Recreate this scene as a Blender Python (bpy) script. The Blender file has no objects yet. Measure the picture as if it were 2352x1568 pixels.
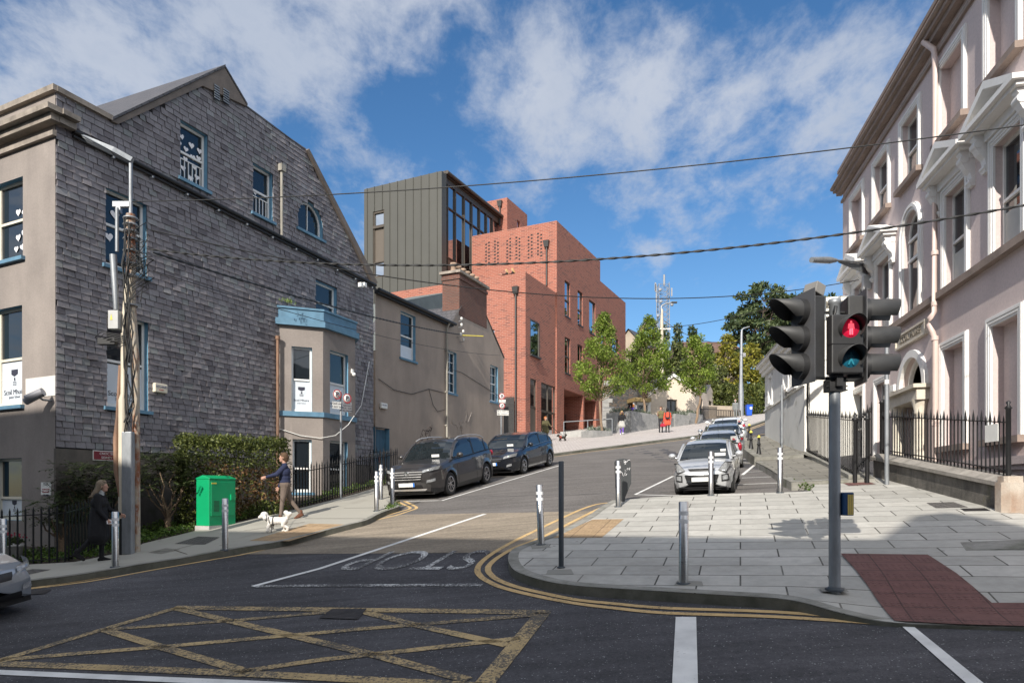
import bpy, bmesh, math, random
from mathutils import Vector, Matrix, noise as mnoise
R=math.radians; PI=math.pi
rnd=random.Random(7)
S=bpy.context.scene
C=S.collection
# ---------------------------------------------------------------- camera
cd=bpy.data.cameras.new('camera'); cam=bpy.data.objects.new('camera',cd); C.objects.link(cam)
cd.sensor_width=36; cd.lens=24; cd.shift_y=342/2352; cd.clip_start=.1; cd.clip_end=3000
cam.location=(0,0,0); cam.rotation_euler=(R(90),0,0)
S.camera=cam
# ---------------------------------------------------------------- light
SUN_AZ=R(20.3); SUN_EL=R(31.5)     # azimuth of travel, to the right of straight ahead
TR=Vector((math.sin(SUN_AZ)*math.cos(SUN_EL),math.cos(SUN_AZ)*math.cos(SUN_EL),-math.sin(SUN_EL)))
sl=bpy.data.lights.new('sun','SUN'); sl.energy=4.4; sl.angle=R(.53); sl.color=(1,.94,.85)
so=bpy.data.objects.new('sun',sl); C.objects.link(so)
so.rotation_euler=TR.to_track_quat('-Z','Y').to_euler(); so.location=(-10,-30,30)
W=bpy.data.worlds.new('World'); S.world=W; W.use_nodes=True
S.view_settings.view_transform='Standard'; S.view_settings.look='None'; S.view_settings.exposure=0.5; S.view_settings.gamma=1
def sky():
    nt=W.node_tree; N=nt.nodes; L=nt.links; N.clear()
    out=N.new('ShaderNodeOutputWorld'); bg=N.new('ShaderNodeBackground'); bg.inputs[1].default_value=.098
    st=N.new('ShaderNodeTexSky'); st.sky_type='NISHITA'; st.sun_disc=False
    st.sun_elevation=SUN_EL; st.sun_rotation=PI+SUN_AZ; st.ozone_density=3.2; st.dust_density=.35; st.air_density=1.0
    tc=N.new('ShaderNodeTexCoord')
    def vm(op,a,b=None,sc=None):
        n=N.new('ShaderNodeVectorMath'); n.operation=op
        for i,x in enumerate([a,b]):
            if x is None: continue
            if isinstance(x,(tuple,Vector)): n.inputs[i].default_value=x
            else: L.new(x,n.inputs[i])
        if sc is not None:
            if isinstance(sc,(int,float)): n.inputs['Scale'].default_value=sc
            else: L.new(sc,n.inputs['Scale'])
        return n
    def m(op,a,b=None,c=None,clamp=False):
        n=N.new('ShaderNodeMath'); n.operation=op; n.use_clamp=clamp
        for i,x in enumerate([a,b,c]):
            if x is None: continue
            if isinstance(x,(int,float)): n.inputs[i].default_value=x
            else: L.new(x,n.inputs[i])
        return n.outputs[0]
    d=vm('NORMALIZE',tc.outputs['Generated']).outputs[0]
    sep=N.new('ShaderNodeSeparateXYZ'); L.new(d,sep.inputs[0])
    zz=m('MAXIMUM',m('ADD',sep.outputs[2],.25),.05)
    q=vm('DIVIDE',d); cb=N.new('ShaderNodeCombineXYZ'); [L.new(zz,cb.inputs[i]) for i in range(3)]
    L.new(cb.outputs[0],q.inputs[1]); q=q.outputs[0]
    n1=N.new('ShaderNodeTexNoise'); n1.inputs['Scale'].default_value=3.1; n1.inputs['Detail'].default_value=7; n1.inputs['Roughness'].default_value=.6; n1.inputs['Distortion'].default_value=.15
    mp=N.new('ShaderNodeMapping'); mp.inputs['Location'].default_value=(3.3,1.7,.4); mp.inputs['Rotation'].default_value=(0,0,R(-28)); mp.inputs['Scale'].default_value=(1.15,.8,1)
    L.new(q,mp.inputs[0]); L.new(mp.outputs[0],n1.inputs['Vector'])
    n2=N.new('ShaderNodeTexNoise'); n2.inputs['Scale'].default_value=11; n2.inputs['Detail'].default_value=6; n2.inputs['Roughness'].default_value=.65; n2.inputs['Distortion'].default_value=.2
    L.new(mp.outputs[0],n2.inputs['Vector'])
    # places of the cloud banks: (pixel x, pixel y, radius in pixels, weight)
    acc=None
    for px,py,r,w in CLOUDS:
        v=Vector(((px-1176)/1568,1,-(py-1126)/1568)).normalized()
        ca=math.cos(math.atan(r/1568)); 
        mr=N.new('ShaderNodeMapRange'); mr.interpolation_type='SMOOTHSTEP'
        L.new(vm('DOT_PRODUCT',d,v).outputs['Value'],mr.inputs[0])
        mr.inputs[1].default_value=ca; mr.inputs[2].default_value=1-(1-ca)*.05; mr.inputs[3].default_value=0; mr.inputs[4].default_value=w
        acc=mr.outputs[0] if acc is None else m('ADD',acc,mr.outputs[0])
    # added cloud scatter behind the camera, out of view, to whiten the fill
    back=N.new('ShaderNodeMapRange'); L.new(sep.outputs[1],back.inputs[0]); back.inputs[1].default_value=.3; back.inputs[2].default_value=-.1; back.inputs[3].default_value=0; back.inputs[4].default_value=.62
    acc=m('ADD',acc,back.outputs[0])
    # unseen bright cloud added overhead and behind the viewer to lift the shade
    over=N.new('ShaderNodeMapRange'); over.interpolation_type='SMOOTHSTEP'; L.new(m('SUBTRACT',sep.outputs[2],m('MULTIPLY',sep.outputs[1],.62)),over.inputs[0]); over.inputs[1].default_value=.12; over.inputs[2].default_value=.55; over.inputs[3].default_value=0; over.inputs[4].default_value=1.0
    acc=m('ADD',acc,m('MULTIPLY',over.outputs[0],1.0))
    dens=m('ADD',m('ADD',m('MULTIPLY',m('SUBTRACT',n1.outputs[0],.5),2.5),m('MULTIPLY',m('SUBTRACT',n2.outputs[0],.5),1.45)),m('SUBTRACT',m('MULTIPLY',acc,.72),.40))
    mk=N.new('ShaderNodeMapRange'); mk.interpolation_type='SMOOTHSTEP'; L.new(dens,mk.inputs[0]); mk.inputs[1].default_value=-.12; mk.inputs[2].default_value=.8; mk.inputs[4].default_value=.93
    cr=N.new('ShaderNodeValToRGB'); L.new(m('ADD',n1.outputs[0],m('MULTIPLY',n2.outputs[0],.35)),cr.inputs[0])
    cr.color_ramp.elements[0].position=.5; cr.color_ramp.elements[0].color=(4.9,5.15,5.7,1)
    cr.color_ramp.elements[1].position=.86; cr.color_ramp.elements[1].color=(3.6,4.05,4.9,1)
    lit=N.new('ShaderNodeMix'); lit.data_type='RGBA'; L.new(over.outputs[0],lit.inputs[0]); L.new(cr.outputs[0],lit.inputs[6]); lit.inputs[7].default_value=(7.9,8.2,8.8,1)  # the added overhead cloud is set brighter than the visible banks
    hs=N.new('ShaderNodeHueSaturation'); hs.inputs['Saturation'].default_value=1.2; hs.inputs['Value'].default_value=1.0; L.new(st.outputs[0],hs.inputs['Color'])
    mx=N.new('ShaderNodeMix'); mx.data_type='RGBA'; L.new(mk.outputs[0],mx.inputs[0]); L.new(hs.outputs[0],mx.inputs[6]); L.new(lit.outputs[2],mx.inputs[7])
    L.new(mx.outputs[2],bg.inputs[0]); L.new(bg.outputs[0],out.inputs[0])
CLOUDS=[(120,60,400,.66),(420,150,240,.28),(60,260,280,.42),(640,60,200,.42),(800,30,220,.56),(950,20,220,.52),(1130,50,230,.48),(1380,110,240,.42),
 (1180,330,170,.5),(1330,280,210,.46),(1500,300,230,.42),(1700,230,260,.44),(1850,330,240,.5),(1600,150,200,.22),(1950,180,160,.25),(2100,40,160,.3),
 (830,440,190,.5),(960,470,160,.42),(1480,540,120,.42),(1600,480,110,.4),(1640,610,100,.42),(1480,620,90,.42),(700,300,160,.25),(1880,620,80,.2)]
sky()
# ---------------------------------------------------------------- pixel <-> place helpers
def ray(px,py): return Vector(((px-1176)/1568,1,-(py-1126)/1568))
GA,GB,GC=-2.395,.077,.117            # the street is one tilted plane
def dip(X,Y): return .34*math.exp(-((X-8.6)/3.6)**2-((Y-27.5)/6.5)**2)   # the parking side lies a little lower half way up
def gp(X,Y): return GA+GB*X+GC*Y-dip(X,Y)
def gz(X,Y):
    X=max(-45,min(70,X)); 
    if Y<4.5: Y=4.5
    z=GA+GB*X+GC*min(Y,70)-dip(X,Y)
    if Y>70: z+=(min(Y,150)-70)*.16
    return z
def G(px,py,h=0.0):
    d=ray(px,py); t=(GA+h)/(d.z-GB*d.x-GC)
    for _ in range(12): t=(GA+h-dip(d.x*t,t))/(d.z-GB*d.x-GC)
    return d*t
def at(px,py,Y): return ray(px,py)*Y
class Frame:
    """a facade: x runs along it, y into the building, z up (world height)"""
    def __init__(s,o,d,flip=False):
        d=Vector((d[0],d[1])).normalized(); s.o=Vector((o[0],o[1])); s.x=d; s.y=Vector((-d.y,d.x)); s.rz=math.atan2(d.y,d.x)
    def hit(s,px,py,y=0.0):
        r=ray(px,py); p0=s.o+s.y*y; t=p0.dot(s.y)/(r.x*s.y.x+r.y*s.y.y); P=r*t
        v=Vector((P.x,P.y))-s.o; return (v.dot(s.x),P.z)
    def hx(s,px,y=0.0): return s.hit(px,1126,y)[0]
    def w(s,x,y,z): p=s.o+s.x*x+s.y*y; return Vector((p.x,p.y,z))
    def rect(s,xl,xr,yt,yb,ref='l',y=0.0):
        """vertical edges at pixel columns xl, xr; top/bottom pixel rows read on the edge ref"""
        a,b=s.hx(xl,y),s.hx(xr,y); e=xl if ref=='l' else xr
        z1=s.hit(e,yt,y)[1]; z0=s.hit(e,yb,y)[1]
        return (min(a,b),max(a,b),z0,z1)
ZB={}
def tagit(o,label=None,cat=None,group=None,kind=None):
    if label: o['label']=label
    if cat: o['category']=cat
    if group: o['group']=group
    if kind: o['kind']=kind
    return o
def thing(name,label,cat,loc=(0,0,0),rz=0,group=None,frame=None,zb=0):
    o=bpy.data.objects.new(name,None); C.objects.link(o); o.empty_display_size=.3
    if frame is not None: o.location=(frame.o.x,frame.o.y,zb); o.rotation_euler=(0,0,frame.rz); ZB[o.name]=zb
    else: o.location=loc; o.rotation_euler=(0,0,rz); ZB[o.name]=0
    return tagit(o,label,cat,group)
def V3(a): return a if isinstance(a,Vector) else Vector(a)
class MB:
    def __init__(s): s.v=[]; s.f=[]; s.mi=[]; s.sm=[]
    def raw(s,vs,fs,mi=0,sm=False,M=None):
        n=len(s.v); s.v+= [ (M@V3(a) if M is not None else V3(a)) for a in vs]
        for f in fs: s.f.append([i+n for i in f]); s.mi.append(mi); s.sm.append(sm)
        return s
    def quad(s,a,b,c,d,mi=0): return s.raw([a,b,c,d],[(0,1,2,3)],mi)
    def poly(s,pts,mi=0): return s.raw(pts,[tuple(range(len(pts)))],mi)
    def box(s,x0,x1,y0,y1,z0,z1,mi=0,M=None):
        vs=[(x,y,z) for z in (z0,z1) for y in (y0,y1) for x in (x0,x1)]
        return s.raw(vs,[(0,2,3,1),(4,5,7,6),(0,1,5,4),(2,6,7,3),(0,4,6,2),(1,3,7,5)],mi,False,M)
    def prism(s,poly,a,b,mi=0,axis='y',M=None,mi_end=None):
        """poly of (p,q) extruded; axis y: (x,z) profile between y=a..b; axis x: (y,z); axis z: (x,y)"""
        n=len(poly)
        P={'y':lambda p,t:(p[0],t,p[1]),'x':lambda p,t:(t,p[0],p[1]),'z':lambda p,t:(p[0],p[1],t)}[axis]
        vs=[P(p,a) for p in poly]+[P(p,b) for p in poly]
        ar=sum(poly[i][0]*poly[(i+1)%n][1]-poly[(i+1)%n][0]*poly[i][1] for i in range(n))
        fl=(ar>0)^(axis=='y')
        A=tuple(range(n)); B=tuple(range(n,2*n))
        e=mi if mi_end is None else mi_end
        s.raw(vs,[],mi,False,M); k=len(s.v)-2*n
        def add(f,m_): s.f.append([i+k for i in f]); s.mi.append(m_); s.sm.append(False)
        add(A[::-1] if fl else A,e); add(B if fl else B[::-1],e)
        for i in range(n):
            j=(i+1)%n; f=(i,j,j+n,i+n); add(f if fl else f[::-1],mi)
        return s
    def tube(s,pts,r,seg=8,mi=0,cap=True,sm=True,closed=False):
        pts=[V3(p) for p in pts]; n=len(pts); rs=r if isinstance(r,(list,tuple)) else [r]*n
        rings=[]; up=None
        for i,p in enumerate(pts):
            if closed: t=pts[(i+1)%n]-pts[i-1]
            else: t=pts[min(i+1,n-1)]-pts[max(i-1,0)]
            if t.length<1e-9: t=Vector((0,0,1))
            t.normalize()
            if up is None: up=Vector((0,0,1)) if abs(t.z)<.9 else Vector((1,0,0))
            a=t.cross(up)
            if a.length<1e-4: a=t.cross(Vector((0,1,.1)))
            a.normalize(); b=t.cross(a); up=b*-1 if False else up
            rings.append([p+(a*math.cos(2*PI*k/seg)+b*math.sin(2*PI*k/seg))*rs[i] for k in range(seg)])
        vs=[v for rg in rings for v in rg]; fs=[]
        m=n if closed else n-1
        for i in range(m):
            for k in range(seg):
                i2=(i+1)%n; fs.append((i*seg+k,i2*seg+k,i2*seg+(k+1)%seg,i*seg+(k+1)%seg))
        s.raw(vs,fs,mi,sm)
        if cap and not closed:
            s.raw(rings[0],[tuple(range(seg))],mi); s.raw(rings[-1],[tuple(range(seg))[::-1]],mi)
        return s
    def cyl(s,p,q,r,seg=12,mi=0,r2=None,sm=True): return s.tube([p,q],[r,r if r2 is None else r2],seg,mi,True,sm)
    def lathe(s,prof,seg=20,mi=0,M=None,sm=True,cap=True):
        """prof: (radius,z) from the bottom"""
        vs=[];fs=[]
        for r,z in prof: vs+=[(r*math.cos(2*PI*k/seg),r*math.sin(2*PI*k/seg),z) for k in range(seg)]
        for i in range(len(prof)-1):
            for k in range(seg): fs.append((i*seg+k,i*seg+(k+1)%seg,(i+1)*seg+(k+1)%seg,(i+1)*seg+k))
        s.raw(vs,fs,mi,sm,M); n=len(prof)
        if cap and prof[0][0]>1e-4: s.raw(vs[:seg],[tuple(range(seg))[::-1]],mi,False,M)
        if cap and prof[-1][0]>1e-4: s.raw(vs[(n-1)*seg:],[tuple(range(seg))],mi,False,M)
        return s
    def ball(s,c,r,mi=0,seg=12,rg=8,sc=(1,1,1),M=None):
        vs=[];fs=[]
        for i in range(rg+1):
            th=PI*i/rg
            for k in range(seg): vs.append((c[0]+r*sc[0]*math.sin(th)*math.cos(2*PI*k/seg),c[1]+r*sc[1]*math.sin(th)*math.sin(2*PI*k/seg),c[2]-r*sc[2]*math.cos(th)))
        for i in range(rg):
            for k in range(seg): fs.append((i*seg+k,i*seg+(k+1)%seg,(i+1)*seg+(k+1)%seg,(i+1)*seg+k))
        return s.raw(vs,fs,mi,True,M)
    def wall(s,poly,holes=(),y=0.0,depth=.15,mi=0,mr=None,back=None):
        """a wall face in the plane y with openings; reveals run inward by depth"""
        bm=bmesh.new(); eds=[]
        for lp in [poly]+[h for h in holes]:
            vs=[bm.verts.new((p[0],y,p[1])) for p in lp]
            eds+=[bm.edges.new((vs[i],vs[(i+1)%len(vs)])) for i in range(len(vs))]
        bmesh.ops.triangle_fill(bm,use_beauty=True,edges=eds)
        bm.normal_update(); bm.verts.index_update()
        vs=[v.co.copy() for v in bm.verts]; fs=[]
        for f in bm.faces:
            ix=[v.index for v in f.verts]; fs.append(tuple(ix if f.normal.y<0 else ix[::-1]))
        s.raw(vs,fs,mi); bm.free()
        for h in holes:
            n=len(h); cx=sum(p[0] for p in h)/n; cz=sum(p[1] for p in h)/n
            for i in range(n):
                a,b=h[i],h[(i+1)%n]
                s.quad((a[0],y,a[1]),(b[0],y,b[1]),(b[0],y+depth,b[1]),(a[0],y+depth,a[1]),mi if mr is None else mr)
        return s
    def build(s,name,mats,parent=None,loc=None,rz=0,label=None,cat=None,group=None,kind=None,uvs=True):
        zb=0
        p=parent
        while p is not None:
            if p.name in ZB: zb=ZB[p.name]; break
            p=p.parent
        me=bpy.data.meshes.new(name)
        me.from_pydata([(v.x,v.y,v.z-zb) for v in s.v],[],s.f)
        if not isinstance(mats,(list,tuple)): mats=[mats]
        for m in mats: me.materials.append(m)
        me.polygons.foreach_set('material_index',s.mi); me.polygons.foreach_set('use_smooth',s.sm)
        uv=me.uv_layers.new(name='UVMap').data
        for pl in (me.polygons if uvs else []):
            n=pl.normal; ax,ay,az=abs(n.x),abs(n.y),abs(n.z)
            for li in pl.loop_indices:
                v=me.vertices[me.loops[li].vertex_index].co
                z=v.z+zb
                if az>max(ax,ay)*1.3: u=(v.x,v.y)
                elif ax>ay: u=(v.y,z)
                else: u=(v.x,z)
                uv[li].uv=u
        me.update()
        o=bpy.data.objects.new(name,me); C.objects.link(o)
        if parent is not None: o.parent=parent
        if loc is not None: o.location=loc
        if rz: o.rotation_euler=(0,0,rz)
        return tagit(o,label,cat,group,kind)
def copy_tree(o,parent=None):
    c=o.copy(); C.objects.link(c)
    if parent is not None: c.parent=parent
    if o.name in ZB: ZB[c.name]=ZB[o.name]
    for ch in list(o.children): copy_tree(ch,c)
    return c
def bevel(o,w=.02,seg=2,ang=40):
    b=o.modifiers.new('bevel','BEVEL'); b.width=w; b.segments=seg; b.limit_method='ANGLE'; b.angle_limit=R(ang); return o
def text(name,s,size,mat,parent,loc,rot=(R(90),0,0),ext=.002,align='CENTER',sx=1.0,bold=0):
    cu=bpy.data.curves.new(name,'FONT'); cu.body=s; cu.size=size; cu.extrude=ext; cu.align_x=align; cu.align_y='CENTER'; cu.offset=bold
    cu.materials.append(mat); tmp=bpy.data.objects.new(name,cu)
    me=bpy.data.meshes.new_from_object(tmp); me.name=name; bpy.data.objects.remove(tmp); bpy.data.curves.remove(cu)
    if not me.materials: me.materials.append(mat)
    o=bpy.data.objects.new(name,me); C.objects.link(o)
    zb=0; p=parent
    while p is not None:
        if p.name in ZB: zb=ZB[p.name]; break
        p=p.parent
    o.parent=parent; o.location=(loc[0],loc[1],loc[2]-zb); o.rotation_euler=rot; o.scale=(sx,1,1); return o
# ---------------------------------------------------------------- materials
class NT:
    def __init__(s,name):
        s.m=bpy.data.materials.new(name); s.m.use_nodes=True; s.t=s.m.node_tree; s.N=s.t.nodes; s.L=s.t.links
        s.p=s.N['Principled BSDF']
    def n(s,t,**k):
        n=s.N.new('ShaderNode'+t)
        for a,b in k.items():
            if hasattr(n,a) and not a[0].isupper(): setattr(n,a,b)
        return n
    def set(s,n,i,v):
        if hasattr(v,'is_linked') or isinstance(v,bpy.types.NodeSocket): s.L.new(v,n.inputs[i])
        else:
            if isinstance(v,tuple) and len(v)==3 and n.inputs[i].type=='RGBA': v=v+(1,)
            n.inputs[i].default_value=v
    def coord(s,kind='Object',scale=(1,1,1),rot=(0,0,0),loc=(0,0,0)):
        tc=s.n('TexCoord'); mp=s.n('Mapping'); s.L.new(tc.outputs[kind],mp.inputs[0])
        mp.inputs['Scale'].default_value=scale; mp.inputs['Rotation'].default_value=rot; mp.inputs['Location'].default_value=loc
        return mp.outputs[0]
    def noise(s,vec,scale,detail=4,rough=.55,dist=0):
        n=s.n('TexNoise'); s.L.new(vec,n.inputs['Vector']); n.inputs['Scale'].default_value=scale; n.inputs['Detail'].default_value=detail; n.inputs['Roughness'].default_value=rough; n.inputs['Distortion'].default_value=dist
        return n.outputs[0]
    def ramp(s,fac,a,b,ca=(0,0,0),cb=(1,1,1)):
        n=s.n('ValToRGB'); s.L.new(fac,n.inputs[0]); e=n.color_ramp.elements
        e[0].position=a; e[0].color=ca+(1,); e[1].position=b; e[1].color=cb+(1,); return n.outputs[0]
    def mix(s,fac,a,b,mode='MIX'):
        n=s.n('Mix'); n.data_type='RGBA'; n.blend_type=mode; s.set(n,0,fac); s.set(n,6,a); s.set(n,7,b); return n.outputs[2]
    def math(s,op,a,b=0.0,clamp=False):
        n=s.n('Math'); n.operation=op; n.use_clamp=clamp; s.set(n,0,a); s.set(n,1,b); return n.outputs[0]
    def bump(s,h,dist=.01,strength=1.0,nrm=None):
        n=s.n('Bump'); s.L.new(h,n.inputs['Height']); n.inputs['Distance'].default_value=dist; n.inputs['Strength'].default_value=strength
        if nrm is not None: s.L.new(nrm,n.inputs['Normal'])
        s.L.new(n.outputs[0],s.p.inputs['Normal']); return n.outputs[0]
    def out(s,col=None,rough=None,metal=None,spec=None,coat=None):
        if col is not None: s.set(s.p,'Base Color',col)
        if rough is not None: s.set(s.p,'Roughness',rough)
        if metal is not None: s.set(s.p,'Metallic',metal)
        if spec is not None: s.set(s.p,'Specular IOR Level',spec)
        if coat is not None: s.set(s.p,'Coat Weight',coat); s.p.inputs['Coat Roughness'].default_value=.04
        return s.m
def mk(name,col,rough=.6,metal=0.0,var=.15,scale=3.0,bump=0.0,bscale=60,spec=.5,coat=None,streak=1.0,kind='Object'):
    """one even material with gentle noise in tone"""
    t=NT(name); v=t.coord(kind,(1,1,1/streak if streak else 1))
    lo=tuple(c*(1-var) for c in col); hi=tuple(min(1,c*(1+var)) for c in col)
    c=t.ramp(t.noise(v,scale,5,.6),.3,.7,lo,hi)
    if bump: t.bump(t.noise(t.coord(kind),bscale,3,.6),bump,.9)
    return t.out(c,rough,metal,spec,coat)
def plaster(name,base,stain,scale=.6,bump=.004,bscale=70,amt=(.42,.68),streak=5,damp=None,fine=.12):
    t=NT(name); v=t.coord('UV'); vs=t.coord('UV',(1,1/streak,1))
    a=t.ramp(t.noise(vs,scale*3,6,.62,.3),amt[0],amt[1])
    b=t.ramp(t.noise(v,scale,4,.6),.4,.65)
    f=t.math('MULTIPLY',t.math('ADD',a,b),.5)
    c=t.mix(f,base,stain)
    g=t.noise(v,bscale*.35,4,.7)
    c=t.mix(1.0,c,t.ramp(g,.3,.7,(1-fine,)*3,(1+fine*.6,)*3),'MULTIPLY')
    if damp:   # moss and damp in blotches of their own
        c=t.mix(t.math('MULTIPLY',t.ramp(t.noise(v,1.1,5,.65),.56,.7),.6),c,damp)
    t.bump(t.noise(v,bscale,4,.65),bump,.8)
    return t.out(c,.88)
def brickmat(name,c1,c2,mortar,bw=.235,bh=.075,ms=.011,kind='UV',rot=0,bias=-.1,var=.35,bumpd=.006,rough=.85,off=.5,stains=None,mott=25,dark=None):
    t=NT(name); v=t.coord(kind,rot=(0,0,rot))
    b=t.n('TexBrick'); t.L.new(v,b.inputs['Vector']); b.offset=off; b.squash=1
    t.set(b,'Color1',c1); t.set(b,'Color2',c2); t.set(b,'Mortar',mortar)
    b.inputs['Scale'].default_value=1; b.inputs['Mortar Size'].default_value=ms; b.inputs['Mortar Smooth'].default_value=.1; b.inputs['Bias'].default_value=bias
    b.inputs['Brick Width'].default_value=bw; b.inputs['Row Height'].default_value=bh
    c=b.outputs['Color']
    c=t.mix(1.0,c,t.ramp(t.noise(v,mott,3,.7),.3,.7,(1-var,)*3,(1+var*.5,)*3),'MULTIPLY')
    if dark:   # single bricks that were burnt darker in the kiln
        b2=t.n('TexBrick'); t.L.new(v,b2.inputs['Vector']); b2.offset=off; t.set(b2,'Color1',(0,0,0)); t.set(b2,'Color2',(1,1,1)); t.set(b2,'Mortar',(0,0,0))
        b2.inputs['Scale'].default_value=1; b2.inputs['Mortar Size'].default_value=ms; b2.inputs['Bias'].default_value=0; b2.inputs['Brick Width'].default_value=bw; b2.inputs['Row Height'].default_value=bh
        c=t.mix(t.ramp(b2.outputs['Color'],.80,.86),c,t.mix(.7,c,dark))
    if stains: c=t.mix(t.math('MULTIPLY',t.ramp(t.noise(v,.8,5,.65),.45,.7),.5),c,stains)
    h=t.math('SUBTRACT',t.math('MULTIPLY',t.noise(v,80,3),.3),b.outputs['Fac'])
    t.bump(h,bumpd,.8)
    return t.out(c,rough)
def glassmat(name,tint=(.012,.016,.02),rough=.03,wav=.0012,spec=.9):
    t=NT(name); t.bump(t.noise(t.coord('Object'),1.3,2,.4),wav*6,.35); return t.out(tint,rough,0,spec)
def asphalt(name,lo,hi,sp=(.16,.16,.17),patch=(.75,1.15)):
    t=NT(name); v=t.coord('Object')
    c=t.ramp(t.noise(v,55,5,.75),.32,.68,lo,hi)
    c=t.mix(1.0,c,t.ramp(t.noise(v,.45,5,.6,.4),.3,.7,(patch[0],)*3,(patch[1],)*3),'MULTIPLY')
    c=t.mix(1.0,c,t.ramp(t.noise(t.coord('Object',(.35,3,1),(0,0,R(24))),1.4,4,.6),.35,.7,(.76,)*3,(1.16,)*3),'MULTIPLY')
    c=t.mix(1.0,c,t.ramp(t.noise(v,15,4,.7),.3,.7,(.78,)*3,(1.18,)*3),'MULTIPLY')
    vo=t.n('TexVoronoi'); t.L.new(v,vo.inputs['Vector']); vo.inputs['Scale'].default_value=30
    c=t.mix(t.math('MULTIPLY',t.math('LESS_THAN',vo.outputs['Distance'],.22),t.ramp(t.noise(v,19,2),.5,.62)),c,sp)
    t.bump(t.noise(v,70,4,.7),.012,.9)
    return t.out(c,.9,0,.3)
def paint(name,col,wear=.5,under=None,scale=28):
    """road paint, worn through in specks"""
    t=NT(name); v=t.coord('Object')
    w=t.ramp(t.math('ADD',t.math('MULTIPLY',t.noise(v,scale,5,.75),.65),t.math('MULTIPLY',t.noise(v,1.2,3),.35)),wear-.03,wear+.03)
    c=t.mix(w,under or (.05,.05,.055),col)
    c=t.mix(1.0,c,t.ramp(t.noise(v,3,4),.3,.7,(.8,)*3,(1.08,)*3),'MULTIPLY')
    t.bump(t.noise(v,60,3,.7),.006,.8)
    return t.out(c,.85,0,.3)
M={}
# ================================================================ materials
M['asphalt']=asphalt('asphalt',(.054,.052,.057),(.112,.109,.115),(.30,.30,.30),(.70,1.2)); M['asphalt_street']=asphalt('street_asphalt',(.115,.105,.098),(.20,.185,.173),(.36,.34,.32),(.86,1.08))
M['asphalt_beige']=asphalt('asphalt_beige',(.20,.165,.125),(.36,.305,.235),(.4,.35,.3),(.9,1.07))
M['soil']=mk('soil',(.045,.033,.022),.95,var=.4,scale=8,bump=.03,bscale=25)
M['ground']=mk('ground',(.06,.06,.035),.95,var=.4,scale=.4,bump=.05,bscale=6)
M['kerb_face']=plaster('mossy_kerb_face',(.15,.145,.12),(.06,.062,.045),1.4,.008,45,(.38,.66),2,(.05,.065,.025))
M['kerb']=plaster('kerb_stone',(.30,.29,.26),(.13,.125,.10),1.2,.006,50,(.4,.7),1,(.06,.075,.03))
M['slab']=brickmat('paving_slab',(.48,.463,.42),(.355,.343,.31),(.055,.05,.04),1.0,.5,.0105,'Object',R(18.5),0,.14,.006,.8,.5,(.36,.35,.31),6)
def gum(m,scale=1.9):
    t=NT.__new__(NT); t.m=m; t.t=m.node_tree; t.N=t.t.nodes; t.L=t.t.links; t.p=t.N['Principled BSDF']
    v=t.coord('Object'); c=t.p.inputs['Base Color'].links[0].from_socket
    vo=t.n('TexVoronoi'); t.L.new(v,vo.inputs['Vector']); vo.inputs['Scale'].default_value=scale
    c=t.mix(t.math('MULTIPLY',t.math('LESS_THAN',vo.outputs['Distance'],.055),.55),c,(.07,.065,.06))
    c=t.mix(t.math('MULTIPLY',t.ramp(t.noise(v,.7,5,.7),.52,.72),.38),c,(.17,.155,.13)); t.L.new(c,t.p.inputs['Base Color'])
gum(M['slab'])
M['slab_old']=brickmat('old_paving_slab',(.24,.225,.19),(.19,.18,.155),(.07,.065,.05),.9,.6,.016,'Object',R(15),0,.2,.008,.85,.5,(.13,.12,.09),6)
M['concrete']=plaster('pavement_concrete',(.40,.38,.33),(.24,.23,.19),.5,.004,45,(.4,.7),1,(.12,.13,.07))
gum(M['concrete'],1.4)
M['plaza']=brickmat('plaza_paver',(.56,.52,.49),(.46,.42,.395),(.25,.21,.19),.6,.22,.03,'Object',R(-22),0,.12,.004,.85,.5,None,10)
def tactile(name,a,b,size,rot,dot):
    t=NT(name); v=t.coord('Object',rot=(0,0,R(18.5)))
    b_=t.n('TexBrick'); t.L.new(v,b_.inputs['Vector']); b_.offset=0
    t.set(b_,'Color1',a); t.set(b_,'Color2',b); t.set(b_,'Mortar',tuple(x*.4 for x in a)); b_.inputs['Scale'].default_value=1; b_.inputs['Brick Width'].default_value=size; b_.inputs['Row Height'].default_value=size; b_.inputs['Mortar Size'].default_value=.008
    vo=t.n('TexVoronoi'); t.L.new(v,vo.inputs['Vector']); vo.inputs['Scale'].default_value=1/dot; vo.inputs['Randomness'].default_value=0
    d=t.ramp(vo.outputs['Distance'],.22,.34,(1,1,1),(0,0,0))
    c=t.mix(1.0,b_.outputs[0],t.ramp(t.noise(v,9,4,.7),.3,.7,(.75,)*3,(1.1,)*3),'MULTIPLY')
    t.bump(d,.012,1.0); return t.out(c,.85)
M['tactile_buff']=tactile('buff_tactile',(.42,.29,.17),(.36,.25,.14),.4,R(-16),.066)
M['tactile_red']=tactile('red_tactile',(.16,.072,.062),(.135,.06,.052),.4,R(-16),.066)
M['yellow']=paint('yellow_road_paint',(.58,.40,.19),.42,(.2,.155,.1))
M['yellow_worn']=paint('worn_yellow_road_paint',(.47,.345,.175),.50,(.10,.09,.078),30)
M['white']=paint('white_road_paint',(.72,.71,.68),.36,(.12,.12,.12))
M['white_worn']=paint('worn_white_road_paint',(.6,.6,.58),.525,(.09,.088,.09),30)
M['iron']=mk('cast_iron_cover',(.055,.05,.048),.6,.6,.3,6,.006,60)
M['cover']=brickmat('old_cover',(.13,.12,.11),(.10,.09,.085),(.05,.045,.04),.12,.12,.012,'Object',R(-16))
M['moss']=mk('moss',(.07,.10,.025),.95,var=.5,scale=9,bump=.02,bscale=40)
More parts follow.
